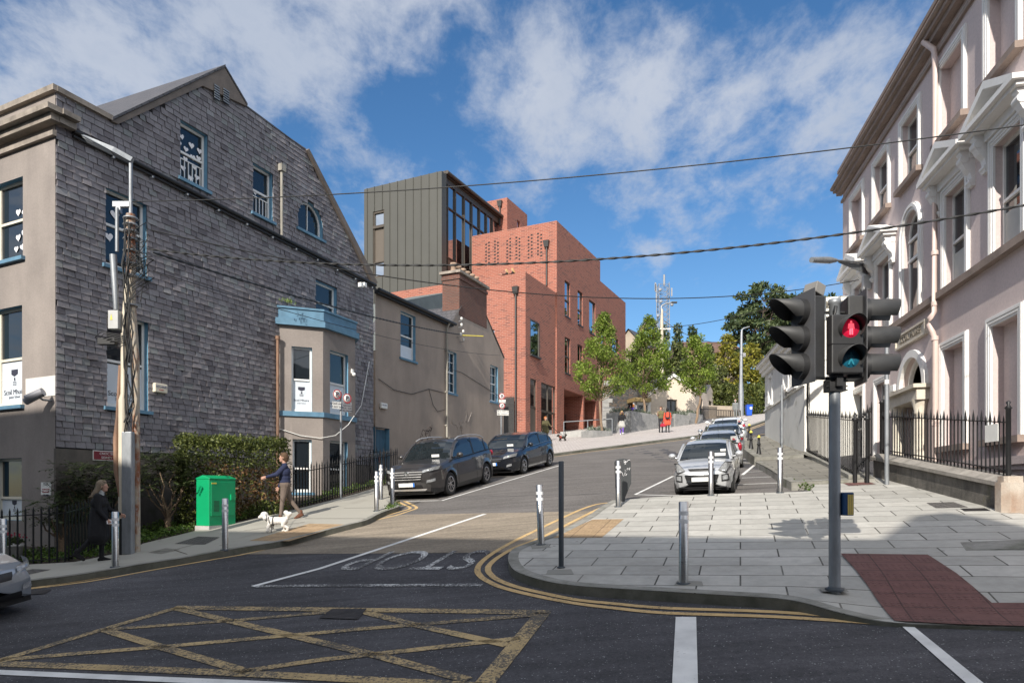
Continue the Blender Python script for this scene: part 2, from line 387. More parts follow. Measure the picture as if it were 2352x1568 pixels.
# ================================================================ ground, road, pavements
def flat(o,kind='structure'): o['kind']=kind; return o
def sheet(name,pts,h,mat,parent=None,px=True,sub=None,hf=None):
    """a filled outline lying h above the street plane"""
    P=[G(a,b,h) if px else Vector((a,b,gp(a,b)+h)) for a,b in pts]
    bm=bmesh.new(); vs=[bm.verts.new(p) for p in P]
    eds=[bm.edges.new((vs[i],vs[(i+1)%len(vs)])) for i in range(len(vs))]
    bmesh.ops.triangle_fill(bm,use_beauty=True,edges=eds)
    if sub:
        for _ in range(6):
            e=[e for e in bm.edges if e.calc_length()>sub]
            if not e: break
            bmesh.ops.subdivide_edges(bm,edges=e,cuts=1,use_grid_fill=False); bmesh.ops.triangulate(bm,faces=bm.faces[:])
        for v in bm.verts: v.co.z=gp(v.co.x,v.co.y)+hf(v.co.x,v.co.y)+(h-.12)
    bm.normal_update()
    for f in bm.faces:
        if f.normal.z<0: f.normal_flip()
    me=bpy.data.meshes.new(name); bm.to_mesh(me); bm.free(); me.materials.append(mat)
    o=bpy.data.objects.new(name,me); C.objects.link(o)
    if parent is not None: o.parent=parent
    return o
def skirt(name,pts,h0,h1,mat,parent,hf=None):
    """the upright face of a kerb along a line of ground points"""
    mb=MB(); P=[G(a,b,h1) for a,b in pts]
    for a,b in zip(P,P[1:]):
        za=hf(a.x,a.y)-.12 if hf else 0; zb=hf(b.x,b.y)-.12 if hf else 0
        mb.quad((a.x,a.y,a.z-h1+h0-.1),(b.x,b.y,b.z-h1+h0-.1),(b.x,b.y,b.z+zb),(a.x,a.y,a.z+za))
    return mb.build(name,mat,parent)
def smooth(pts,n=4):
    out=[]
    for i in range(len(pts)-1):
        p0=pts[max(i-1,0)];p1=pts[i];p2=pts[i+1];p3=pts[min(i+2,len(pts)-1)]
        for k in range(n):
            t=k/n
            out.append(tuple(.5*((2*p1[j])+(-p0[j]+p2[j])*t+(2*p0[j]-5*p1[j]+4*p2[j]-p3[j])*t*t+(-p0[j]+3*p1[j]-3*p2[j]+p3[j])*t**3) for j in range(2)))
    return out+[tuple(pts[-1])]
def ribbon(mb,pts,w,h,sm_=0,mi=0,off=0.0):
    if sm_: pts=smooth(pts,sm_)
    pts=[tuple(a[j]+(b[j]-a[j])*k/5 for j in range(2)) for a,b in zip(pts,pts[1:]) for k in range(5)]+[pts[-1]]
    P=[G(a,b,h) for a,b in pts]; n=len(P); Lf=[];Rt=[]
    for i,p in enumerate(P):
        t=P[min(i+1,n-1)]-P[max(i-1,0)]; t.z=0; t.normalize(); nn=Vector((-t.y,t.x,0))
        for L_,s in ((Lf,off+w/2),(Rt,off-w/2)):
            q=p+nn*s; L_.append(Vector((q.x,q.y,gp(q.x,q.y)+h)))
    for i in range(n-1): mb.quad(Rt[i],Rt[i+1],Lf[i+1],Lf[i],mi)
def grid_mesh(name,xs,ys,f,mat):
    vs=[(x,y,f(x,y)) for y in ys for x in xs]; n=len(xs)
    fs=[(j*n+i,j*n+i+1,(j+1)*n+i+1,(j+1)*n+i) for j in range(len(ys)-1) for i in range(n-1)]
    return MB().raw(vs,fs).build(name,mat)
xs=[-400,-200,-100,-45,-30,-15,0,3,5,7,9,11,13,15,18,30,50,70,120,250,500]; ys=[-300,-120,-60,-30,-10,4.5,14,18,20,22,24,26,28,30,32,34,36,38,40,44,60,70,80,90,100,110,120,130,140,150,200,400,900]
flat(grid_mesh('ground',xs,ys,lambda x,y:gz(x,y)-.09,M['ground']))
road=grid_mesh('road',[-45,-20,0]+list(range(1,20))+[30,45],[-14,4.5,12]+list(range(14,46))+[55,70],gz,M['asphalt']); flat(road)
# -- corner pavement of pale slabs, right
KR=[(1432,1147),(1407,1148),(1375,1167),(1344,1189),(1290,1217.6),(1253,1233),(1209,1248),(1178,1261),(1168,1275),(1169,1292),(1182,1309),(1209,1321),(1263,1336),(1327,1345),(1412,1351),(1531,1358),(1660,1366),(1775,1373),(1850,1383),(1920,1396),(1990,1405),(2055,1411),(2200,1415),(2352,1419),(2600,1424)]
kr=[KR[0]]+smooth(KR[1:],4)
a_=G(1850,1388,.1); b_=G(2352,1418,.05)
def hf(X,Y):
    t=((X-a_.x)*(b_.x-a_.x)+(Y-a_.y)*(b_.y-a_.y))/((b_.x-a_.x)**2+(b_.y-a_.y)**2)
    dx=(b_.x-a_.x,b_.y-a_.y); L=math.hypot(*dx); d=abs((X-a_.x)*-dx[1]/L+(Y-a_.y)*dx[0]/L)
    r=max(0,min(1,(t*L+.2)/1.1)); r=r*r*(3-2*r); f=max(0,1-d/1.5); f=f*f*(3-2*f)
    return .12-.095*r*f
pv=sheet('corner_pavement',kr+[(2600,1230),(2352,1180),(2030,1094),(2008,1088),(1880,1100),(1862,1127),(1830,1129),(1640,1134),(1500,1141)],.12,M['slab'],None,True,.8,hf); flat(pv)
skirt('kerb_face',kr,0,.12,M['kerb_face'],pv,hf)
# kerb stones along the edge
def kerbtop(line,w,h,parent,mat=None,hf_=None):
    P=[G(a,b,h) for a,b in line]; n=len(P); mb=MB(); Q=[]
    for i,p in enumerate(P):
        t=P[min(i+1,n-1)]-P[max(i-1,0)]; t.z=0; t.normalize(); q=p+Vector((-t.y,t.x,0))*w; q.z=gp(q.x,q.y)+h; Q.append(q)
    up=Vector((0,0,.006))
    z=lambda p:Vector((p.x,p.y,gp(p.x,p.y)+(hf_(p.x,p.y) if hf_ else h)))+up
    for i in range(n-1): mb.quad(z(P[i]),z(P[i+1]),z(Q[i+1]),z(Q[i]))
    return mb.build('kerb_stone',mat or M['kerb'],parent)
kerbtop(kr[1:],.16,.12,pv,None,hf)
sheet('red_tactile_paving',[(1931,1270),(2131,1272.5),(2278,1366),(2600,1368),(2600,1420),(2352,1414.5),(2200,1411),(2055,1404)],.138,M['tactile_red'],pv,True,.5,hf)
sheet('buff_tactile_paving',[(1361,1192),(1433,1191),(1383,1233),(1271,1234)],.124,M['tactile_buff'],pv)
for q,m in (([(2128,1154),(2190,1152),(2224,1164),(2150,1166)],'cover'),([(2205,1167),(2262,1166),(2276,1172),(2215,1173)],'iron'),([(1932,1107),(1990,1104),(2012,1111),(1950,1115)],'tactile_red')):
    sheet('access_cover',q,.125,M[m],pv)
for q in ([(1218,1251),(1255,1248),(1266,1256),(1222,1260)],[(1258,1308),(1312,1306),(1318,1318),(1254,1319)],[(1556,1332),(1612,1334),(1616,1345),(1548,1343)],[(1880,1347),(1940,1348),(1950,1358),(1888,1357)]):
    sheet('mortar_patch',q,.124,M['kerb'],pv)
# stone step at the right edge
mb=MB()
for (px,py,h0,h1) in ((2218,1262,.12,.2),): 
    A,B=G(2218,1263,.12),G(2600,1262,.12); d=(B-A)
    mb.quad(A,B,B+Vector((.1,.5,.14)),A+Vector((.1,.5,.06)))
    mb.quad(A-Vector((0,0,.02)),B-Vector((0,0,.02)),B+Vector((0,0,.06)),A+Vector((0,0,.005)))
mb.build('stone_step',M['kerb'],pv)
# -- stepped old footpath beside the parked cars
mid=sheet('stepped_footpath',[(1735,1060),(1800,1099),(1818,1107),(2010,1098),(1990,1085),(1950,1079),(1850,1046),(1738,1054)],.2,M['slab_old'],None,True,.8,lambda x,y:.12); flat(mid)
skirt('kerb_face',[(1735,1060),(1800,1099),(1818,1107),(2010,1098)],0,.2,M['kerb'],mid)
kerbtop([(1735,1060),(1800,1099),(1818,1107),(2010,1098)],.22,.2,mid)
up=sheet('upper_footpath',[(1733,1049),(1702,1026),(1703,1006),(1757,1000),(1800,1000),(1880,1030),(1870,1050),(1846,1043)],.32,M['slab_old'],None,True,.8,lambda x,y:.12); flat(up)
skirt('kerb_face',[(1703,1006),(1702,1026),(1733,1049),(1846,1043)],0,.32,M['kerb'],up)
kerbtop([(1703,1006),(1702,1026),(1733,1049),(1846,1043)],.25,.32,up)
#rd2=sheet('raised_corner_step',[(1862,1128),(1826,1107),(1838,1102),(1900,1099),(1880,1122)],.15,M['slab_old']); flat(rd2)
# -- left pavement
KL=[(-160,1362),(25,1338),(146,1324.5),(264,1306),(333,1294),(423,1280.5),(508,1265),(575,1254),(643,1243),(720,1225),(799,1205),(843,1193.7),(874,1178),(908,1166),(918,1161),(906,1154),(897,1146)]
kl=smooth(KL,3)
lp=sheet('left_pavement',kl+[(908,1138),(960,1124),(930,1100),(905,1108),(790,1141),(690,1166),(560,1196),(455,1217),(330,1247),(290,1266),(170,1290),(0,1299),(-160,1305)],.12,M['concrete']); flat(lp)
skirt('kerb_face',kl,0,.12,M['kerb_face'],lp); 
KLr=[(a,b) for a,b in kl]
kerbtop(KLr,.14,.12,lp)
sheet('buff_tactile_paving',[(711,1201.6),(797,1203.5),(664,1242),(572,1241)],.124,M['tactile_buff'],lp)
for q,m in (([(455,1231),(505,1233),(470,1250),(400,1248)],'cover'),([(30,1316),(75,1306),(118,1307),(60,1320)],'cover'),([(340,1268),(380,1258),(415,1261),(370,1271)],'slab_old')): sheet('access_cover',q,.124,M[m],lp)
mb=MB()
for l in ([(700,1190),(845,1190)],[(560,1218),(700,1198)],[(790,1166),(880,1165)],[(430,1272),(400,1262),(470,1243)]): ribbon(mb,l,.02,.1245)
mb.build('pavement_joint',M['soil'],lp)
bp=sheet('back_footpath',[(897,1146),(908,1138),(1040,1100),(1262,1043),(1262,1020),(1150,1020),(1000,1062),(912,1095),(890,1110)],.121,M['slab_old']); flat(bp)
skirt('kerb_face',[(897,1146),(908,1138),(1040,1100),(1262,1043)],0,.121,M['kerb'],bp)
# planting bed between pavement and slate house
bed=sheet('planting_bed',[(-260,1312),(0,1299),(170,1290),(290,1266),(330,1247),(455,1217),(560,1196),(690,1166),(790,1141),(908,1107),(900,1090),(820,1095),(620,1120),(420,1170),(140,1230),(-260,1262)],.10,M['soil']); flat(bed)
# -- white paved plaza in front of the brick building
KP=[(1262,1043),(1347,1032),(1420,1023),(1493,1013),(1602,999.6),(1660,991),(1703,984),(1722,978),(1757,966),(1790,955)]
kp=smooth(KP,3)
P_=[G(a,b,.12) for a,b in kp]
plz=sheet('plaza',[(p.x,p.y) for p in P_]+[(60,69),(24,69),(6,69),(-4,52),(-2,40),(1.2,35.2)],.12,M['plaza'],None,False); flat(plz)
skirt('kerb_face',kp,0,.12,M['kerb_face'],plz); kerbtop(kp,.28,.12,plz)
# -- markings painted on the road, all parts of the road
sheet('beige_ramp_surface',[(900,1183),(938,1181),(1290,1174.5),(1400,1172),(1400,1200),(1250,1250),(1180,1266),(1150,1268),(555,1272),(500,1272),(640,1238),(800,1200),(880,1180)],.005,M['asphalt_beige'],road)
sheet('street_surface',[(735,1267.7),(1130,1267.5),(1200,1262),(1420,1160),(1500,1141),(1640,1134),(1830,1129),(1880,1118),(1720,1040),(1690,1010),(1715,990),(1757,972),(1757,966),(1722,979),(1602,1001),(1420,1025),(1262,1045),(890,1150),(930,1166),(800,1207),(640,1246),(545,1271)],.002,M['asphalt_street'],road,True,1.2,lambda x,y:.12)
mb=MB()
c2=lambda L:[(735+.3385*a,1102.5+.3385*b) for a,b in L]
YO=c2([(1955,152),(1880,162),(1790,190),(1700,228),(1500,322),(1300,420),(1160,502),(1090,560),(1068,605),(1082,640),(1130,678),(1250,730),(1500,790),(1750,835),(2000,865),(2352,898)])+[(1780,1415),(2037,1431)]
YI=c2([(1990,165),(1925,178),(1850,212),(1650,312),(1500,388),(1330,452),(1210,520),(1152,570),(1140,600),(1152,630),(1205,672),(1330,720),(1520,765),(1750,810),(2000,835),(2352,865)])+[(1780,1404),(2016,1421)]
ribbon(mb,YO,.095,.009,4); ribbon(mb,YI,.095,.009,4)
c6=lambda L:[(551.2+.2083*a,918.7+.2083*b) for a,b in L]
LO=[(20,1357),(200,1335),(340,1310),(508,1281),(575,1269)]+c6([(570,1568),(1000,1443),(1400,1342),(1700,1272),(1880,1215),(1945,1190),(1925,1165),(1810,1110)])
LI=[(60,1351),(200,1331),(340,1305),(508,1277),(575,1263)]+c6([(540,1560),(1000,1422),(1350,1336),(1600,1272),(1800,1218),(1875,1192),(1850,1168),(1730,1115)])
for L_ in (LO,LI): ribbon(mb,L_,.085,.009,3)
ribbon(mb,[(1270,1049),(1347,1038),(1420,1029),(1493,1019.5),(1602,1005),(1660,996)],.1,.009)
ribbon(mb,[(1690,993),(1720,984),(1757,970.5)],.09,.009); ribbon(mb,[(1690,997),(1720,987.5),(1757,974)],.09,.009)
ribbon(mb,[(1722,1002),(1757,996)],.09,.009)
mb.build('yellow_line',M['yellow'],road)
mb=MB()
for l,w in (([(398,1394),(1262,1405)],.17),([(412,1393),(230,1446),(-30,1524)],.15),([(1247,1405),(1110,1572),(1060,1640)],.19),([(-40,1521),(300,1534),(640,1549),(1110,1574)],.15),
  ([(0,1514),(372,1484),(796,1446),(1225,1411)],.12),([(234,1445),(542,1423),(830,1398)],.11),([(555,1540),(735,1514),(941,1492),(1195,1464)],.12),
  ([(406,1396),(677,1460),(870,1505),(1075,1560)],.13),([(240,1445),(372,1485),(570,1542)],.13),([(828,1402),(955,1434),(1165,1480)],.13)): ribbon(mb,l,w,.008)
mb.build('yellow_box_marking',M['yellow_worn'],road)
mb=MB()
ribbon(mb,[(930,1150.5),(1015.6,1148.6),(1280,1070),(1295,1066)],.08,.009)
ribbon(mb,[(580,1345.5),(735,1304.6),(1114,1179.5)],.11,.009)
for q in ([(1552,1415.5),(1599,1415.5),(1604,1600),(1542,1600)],[(2051,1419),(2076,1419),(2300,1600),(2256,1600)]): mb.poly([G(a,b,.009) for a,b in q][::-1])
for l,w in (([(1459,1135),(1546,1093)],.08),([(1459,1135),(1530,1137),(1640,1137)],.07),([(1705,1090),(1737,1064)],.1),([(1680,1112.5),(1788,1108.5)],.08),([(1704,1097),(1775,1094)],.08),([(1716,1083.5),(1757,1081.5)],.08),([(1700,1061.5),(1736,1062.5)],.08),([(1697,1054),(1724,1054)],.07),([(1700,1046),(1713,1046)],.07)): ribbon(mb,l,w,.009)
ribbon(mb,[(-60,1539),(0,1542.5),(540,1566),(700,1574)],.12,.0085)
mb.build('white_line',M['white'],road)
mb=MB(); ribbon(mb,[(588,1346),(735,1343.5),(1108,1342)],.13,.0085); mb.build('stop_line',M['white_worn'],road)
# the word STOP, read by drivers coming down the hill
P0,P1=G(1118,1298,.009),G(800,1300,.009); xd=(P1-P0).normalized()
nrm=Vector((-GB,-GC,1)).normalized(); yd=nrm.cross(xd).normalized()
Pm=(G(1060,1282,.009)+G(868,1282,.009))/2
st=text('stop_lettering','STOP',1.0,M['white_worn'],road,(0,0,0),(0,0,0),0)
st.matrix_local=Matrix(((xd.x,yd.x,nrm.x,Pm.x),(xd.y,yd.y,nrm.y,Pm.y),(xd.z,yd.z,nrm.z,Pm.z),(0,0,0,1)))@Matrix.Diagonal((.98,2.0,1,1))
sheet('access_cover',[(733,1418),(762,1397),(842,1397),(822,1421)],.012,M['iron'],road)
sheet('drain_grate',[(40,1366),(60,1356),(118,1352),(104,1362)],.012,M['iron'],road)
# weeds along the kerb
# ================================================================ the building behind the camera that throws the shade
M['shade_wall']=plaster('pale_render',(.42,.38,.33),(.3,.27,.24),.3)
M['pane']=glassmat('window_glass')
F0=Frame((-6.2,-6.4),(.91,-.416))
sb=thing('street_building','long rendered street building behind the viewer whose roof shades the junction','building',frame=F0,zb=-2.6)
TOP=11.35
mb=MB(); hs=[]
for k in range(-14,15):
    for z in (-1.2,2.6,6.6):
        hs.append([(k*2.6-.55,z),(k*2.6+.55,z),(k*2.6+.55,z+2),(k*2.6-.55,z+2)])
mb.wall([(-38,-4),(38,-4),(38,TOP),(-38,TOP)],[],y=-12)
mb.quad((-38,-12,TOP),(38,-12,TOP),(38,0,TOP),(-38,0,TOP)); mb.quad((-38,-12,-4),(-38,0,-4),(-38,0,TOP),(-38,-12,TOP)); mb.quad((38,-12,-4),(38,0,-4),(38,0,TOP),(38,-12,TOP))
for v in [(-38,0)]: pass
bm_=MB(); bm_.wall([(-38,-4),(38,-4),(38,TOP),(-38,TOP)],hs,y=0,depth=-.2)
mb.raw(bm_.v,bm_.f)
mb.build('wall',M['shade_wall'],sb)
mb=MB()
for h in hs: mb.box(h[0][0],h[1][0],-.22,-.18,h[0][1],h[2][1])
mb.build('window_row',M['pane'],sb)
LEFT=[(-38,-10.95,13.05)]
for a,b,t_ in LEFT: MB().box(a,b,-12.1,.02,TOP-.3,t_).build('upper_storey',M['shade_wall'],sb)
MB().prism([(5.1,TOP-.1),(5.55,12.1),(5.95,12.9),(6.5,13.15),(6.9,12.75),(7.3,12.0),(7.7,TOP-.1)],-.9,-.1).build('chimney',M['shade_wall'],sb)
CHM=[]
for a,b,h in CHM: 
    mb=MB(); mb.box(a,b,-1.6,-.4,TOP,TOP+h); mb.box(a-.1,b+.1,-1.7,-.3,TOP+h,TOP+h+.15); mb.build('chimney',M['shade_wall'],sb)
# ================================================================ window kit
M['upvc']=mk('white_window_frame',(.74,.73,.70),.35,0,.05)
M['cream_frame']=mk('cream_window_frame',(.70,.64,.52),.4,0,.06)
M['blue_trim']=mk('blue_painted_trim',(.105,.215,.31),.6,0,.18,4,.002,40)
M['blue_reveal']=mk('blue_reveal',(.13,.28,.40),.6,0,.1,3)
M['blue_door']=mk('blue_door_paint',(.045,.11,.17),.5,0,.2,3)
M['dark_frame']=mk('dark_metal_frame',(.055,.052,.05),.45,.3,.08)
M['black_iron']=mk('black_painted_iron',(.012,.012,.013),.5,.1,.3,20,.001,80)
M['black_plastic']=mk('black_plastic',(.014,.014,.015),.45,0,.2,20)
M['film']=mk('frosted_window_film',(.62,.66,.70),.35,0,.04)
M['paper']=mk('white_paper',(.78,.77,.78),.7,0,.06,12)
M['ink']=mk('dark_ink',(.03,.03,.05),.6)
M['red_ink']=mk('red_ink',(.4,.04,.05),.6)
M['blind']=mk('pale_blind',(.42,.42,.40),.7,0,.1,2)
M['white_box']=mk('white_plastic',(.75,.74,.70),.4,0,.05)
M['galv']=mk('galvanised_steel',(.27,.285,.30),.5,.5,.2,9,.001,60,streak=3)
M['timber_grey']=mk('weathered_timber',(.3,.28,.24),.8,0,.3,6,.004,30,streak=6)
def crest(parent,x,z,y,h,M_,lines=()):
    """a school shield with bars and the name below, on the window film"""
    s=h
    mb=MB()
    sh=[(-.32,.5),(.32,.5),(.32,-.05),(.2,-.33),(0,-.5),(-.2,-.33),(-.32,-.05)]
    mb.raw([(x+a*s,y-.004,z+b*s) for a,b in sh],[tuple(range(7))],1,False,M_)
    mb.raw([(x+a*s,y-.005,z+b*s) for a,b in [(-.32,.5),(.32,.5),(.32,.22),(0,.08),(-.32,.22)]],[(0,1,2,3,4)],0,False,M_)
    for k in range(3): mb.raw([(x+a*s,y-.005,z+b*s) for a,b in [(-.2,-.2-.08*k),(.2,-.2-.08*k),(.16,-.24-.08*k),(-.16,-.24-.08*k)]],[(0,1,2,3)],0,False,M_)
    mb.raw([(x+a*s,y-.005,z+b*s) for a,b in [(-.07,.02),(.07,.05),(.1,-.16),(-.05,-.16)]],[(0,1,2,3)],0,False,M_)
    mb.build('school_crest',[M['ink'],M['film']],parent)
    for i,(t_,sz,dz) in enumerate(lines):
        o=text('school_lettering',t_,sz,M['ink'],parent,(0,0,0),ext=.001)
        zb=0;p=parent
        while p is not None:
            if p.name in ZB: zb=ZB[p.name]; break
            p=p.parent
        T=(M_ or Matrix.Identity(4))@Matrix.Translation((x,y-.006,z-dz))@Matrix.Rotation(R(90),4,'X')
        T=Matrix.Translation((0,0,-zb))@T
        o.matrix_local=T
def heart(x,z,y,s,a=0):
    pts=[]
    for k in range(20):
        t=2*PI*k/20; hx=16*math.sin(t)**3; hz=13*math.cos(t)-5*math.cos(2*t)-2*math.cos(3*t)-math.cos(4*t)
        pts.append((x+(hx*math.cos(a)-hz*math.sin(a))*s/34,y,z+(hx*math.sin(a)+hz*math.cos(a))*s/34))
    return pts
def win(parent,x0,x1,z0,z1,y,M_=None,fm='upvc',fw=.065,rail=.5,sill='blue_trim',film=None,bars=0,arch=False,glaz=(1,1),pane='pane',sillout=.1,hearts=(),cr=None,blind=0,name='window',d=.06,sillh=.07):
    """frame with its meeting rail; pane, sill, bars, film and paper hearts are its sub-parts"""
    mb=MB(); w=x1-x0; h=z1-z0
    if arch:
        n=16; r=w/2; cx=(x0+x1)/2; zs=z1-r
        o=[(x0,z0)]+[(cx-r*math.cos(PI*k/n),zs+r*math.sin(PI*k/n)) for k in range(n+1)]+[(x1,z0)]
        ri=r-fw; i_=[(x0+fw,z0+fw)]+[(cx-ri*math.cos(PI*k/n),zs+ri*math.sin(PI*k/n)) for k in range(n+1)]+[(x1-fw,z0+fw)]
        for k in range(len(o)):
            a,b=k,(k+1)%len(o)
            mb.raw([(o[a][0],y,o[a][1]),(o[b][0],y,o[b][1]),(i_[b][0],y,i_[b][1]),(i_[a][0],y,i_[a][1])],[(0,1,2,3)],0,False,M_)
            mb.raw([(i_[a][0],y,i_[a][1]),(i_[b][0],y,i_[b][1]),(i_[b][0],y+d,i_[b][1]),(i_[a][0],y+d,i_[a][1])],[(0,1,2,3)],0,False,M_)
        pane_poly=o
    else:
        mb.box(x0,x0+fw,y,y+d,z0,z1,0,M_); mb.box(x1-fw,x1,y,y+d,z0,z1,0,M_)
        mb.box(x0+fw,x1-fw,y,y+d,z1-fw,z1,0,M_); mb.box(x0+fw,x1-fw,y,y+d,z0,z0+fw*1.5,0,M_)
        pane_poly=[(x0,z0),(x0,z1),(x1,z1),(x1,z0)]
    if rail: mb.box(x0+fw,x1-fw,y-.015,y+d,z0+h*rail-.03,z0+h*rail+.03,0,M_)
    for k in range(1,glaz[0]): mb.box(x0+w*k/glaz[0]-.012,x0+w*k/glaz[0]+.012,y+.005,y+d,z0+fw,z1-fw*.8,0,M_)
    for k in range(1,glaz[1]): mb.box(x0+fw,x1-fw,y+.007,y+d,z0+h*k/glaz[1]-.012,z0+h*k/glaz[1]+.012,0,M_)
    f=mb.build(name,M[fm],parent)
    mb=MB(); mb.raw([(a,y+d*.6,b) for a,b in pane_poly],[tuple(range(len(pane_poly)))],0,False,M_); mb.build('pane',M[pane],f)
    if sill:
        mb=MB(); mb.box(x0-.1,x1+.1,y-sillout-.12,y+.02,z0-sillh-.02,z0-.004,0,M_); mb.build('sill',M[sill],f)
    if film:
        a,b=film; mb=MB(); mb.box(x0+fw,x1-fw,y+d*.6-.012,y+d*.6-.006,z0+h*a,z0+h*b,0,M_); fo=mb.build('window_film',M['film'],f)
        if cr:
            crest(f,(x0+x1)/2,z0+h*(a+(b-a)*.62),y+d*.6-.012,cr,M_,(('Scoil Mhuire',min(cr*.42,w*.15),cr*.8),('Junior School',min(cr*.2,w*.075),cr*1.08)))
    if blind:
        mb=MB(); mb.box(x0+fw,x1-fw,y+d*.6-.01,y+d*.6-.004,z1-h*blind,z1-fw,0,M_); mb.build('blind',M['blind'],f)
    if bars:
        mb=MB(); zt=z0+h*.40
        for k in range(bars): xx=x0+fw+(w-2*fw)*(k+.5)/bars; mb.box(xx-.012,xx+.012,y+.001,y+.02,z0+fw,zt,0,M_)
        mb.box(x0+fw,x1-fw,y,y+.022,zt-.03,zt,0,M_); mb.build('guard_bars',M['upvc'],f)
    for (hx,hz,s,a) in hearts:
        mb=MB(); mb.raw(heart(x0+w*hx,z0+h*hz,y+d*.6-.02,s,a),[tuple(range(20))[::-1]],0,False,M_); mb.build('paper_heart',M['paper'],f)
    return f
def rel(A,B):
    """matrix taking coordinates of facade B into coordinates of facade A (z is world height in both)"""
    a=Matrix.Translation((A.o.x,A.o.y,0))@Matrix.Rotation(A.rz,4,'Z'); b=Matrix.Translation((B.o.x,B.o.y,0))@Matrix.Rotation(B.rz,4,'Z')
    return a.inverted()@b
def loop(r): return [(r[0],r[2]),(r[1],r[2]),(r[1],r[3]),(r[0],r[3])]
def dirVP(px): return Vector(((px-1176)/1568,1)).normalized()
# ================================================================ slate hung house
def slatemat():
    t=NT('slate'); g=t.n('NewGeometry'); v=t.coord('Object')
    r=g.outputs['Random Per Island']
    n=t.n('ValToRGB'); t.L.new(r,n.inputs[0]); e=n.color_ramp.elements
    e[0].position=0; e[0].color=(.125,.112,.118,1); e[1].position=1; e[1].color=(.275,.265,.275,1)
    for p,c in ((.10,(.165,.148,.155)),(.22,(.212,.194,.202)),(.6,(.232,.214,.222)),(.85,(.25,.235,.243)),(.93,(.222,.228,.222))):
        x=e.new(p); x.color=c+(1,)
    c=t.mix(1.0,n.outputs[0],t.ramp(t.noise(v,1.0,5,.65),.3,.7,(.72,)*3,(1.12,)*3),'MULTIPLY')
    c=t.mix(1.0,c,t.ramp(t.noise(v,22,4,.7),.3,.7,(.82,)*3,(1.1,)*3),'MULTIPLY')
    t.bump(t.noise(v,45,4,.7),.004,.8); return t.out(c,.62,0,.4)
M['slate']=slatemat()
M['slate_back']=mk('wall_behind_slates',(.03,.028,.03),.95)
M['cement']=plaster('cement_render',(.30,.262,.236),(.195,.17,.155),.55,.006,60,(.38,.7),4)
M['cement_dark']=plaster('damp_render',(.16,.135,.115),(.075,.07,.06),.9,.006,50,(.35,.65),3,(.05,.06,.03))
M['fascia']=plaster('brown_fascia',(.20,.165,.14),(.11,.095,.085),1,.004,60,(.4,.7),1)
M['stone_trim']=plaster('weathered_cornice',(.36,.31,.26),(.15,.13,.11),1,.008,50,(.35,.65),2,(.06,.055,.045))
M['roof_slate']=brickmat('roof_slate',(.075,.073,.08),(.10,.095,.10),(.03,.03,.03),.26,.2,.012,'UV',0,0,.3,.01,.6)
FS=Frame((-.669*15.5,15.5),dirVP(1845))
FL=Frame((-.669*15.5,15.5),-dirVP(-2050))
sh=thing('slate_house','tall gabled corner house hung with grey slates, blue painted window trim','house',frame=FS,zb=-1.5)
hp=lambda px,py,y=0:FS.hit(px,py,y)
xe=hp(857,655)[0]; zpar=hp(127,212)[1]; zb_s=hp(127,1026)[1]
prof=[hp(250,279),hp(510,157),hp(562,245),hp(700,347),hp(857,652)]
ze=prof[-1][1]
ws={'top':FS.rect(413.5,476,275,407),'small':FS.rect(580.4,625.5,373,487),'oriel':FS.rect(683.9,741,478,522),'mid':FS.rect(242,336,428.7,606),'low':FS.rect(245,339.5,716,932.5),'over':FS.rect(724.5,773,642.7,722)}
ar=ws['oriel']; ra=(ar[1]-ar[0])/2; ws['oriel']=(ar[0],ar[1],ar[2],ar[2]+ra+.42)
ar=ws['oriel']
archloop=[(ar[0],ar[2])]+[((ar[0]+ar[1])/2-ra*math.cos(PI*k/14),ar[3]-ra+ra*math.sin(PI*k/14)) for k in range(15)]+[(ar[1],ar[2])]
holes={k:loop(v) for k,v in ws.items()}; holes['oriel']=archloop
outline=[(0,-1.6),(xe,-1.6),(xe,prof[4][1]),prof[3],prof[2],prof[1],prof[0],(0,zpar)]
DEP=.22
mb=MB(); mb.wall(outline,list(holes.values()),0,DEP,0,1)
# return walls, parapet, back
mb.box(0.02,prof[0][0],.35,.4,zpar-2,zpar-.02,0)
mb.quad((xe,0,-1.6),(xe,9,-1.6),(xe,9,ze),(xe,0,ze),0)
mb.wall([(0,-1.6),(xe,-1.6),(xe,ze),prof[3],prof[1],(0,zpar-.5)],[],9.0)
mb.build('wall',[M['slate_back'],M['blue_reveal']],sh)
# slates, one little tile each, lapped from the bottom up
def inside(p,poly):
    c=False; n=len(poly); j=n-1
    for i in range(n):
        if (poly[i][1]>p[1])!=(poly[j][1]>p[1]) and p[0]<(poly[j][0]-poly[i][0])*(p[1]-poly[i][1])/(poly[j][1]-poly[i][1])+poly[i][0]: c=not c
        j=i
    return c
mb=MB(); ch=.152; row=0; z=zb_s
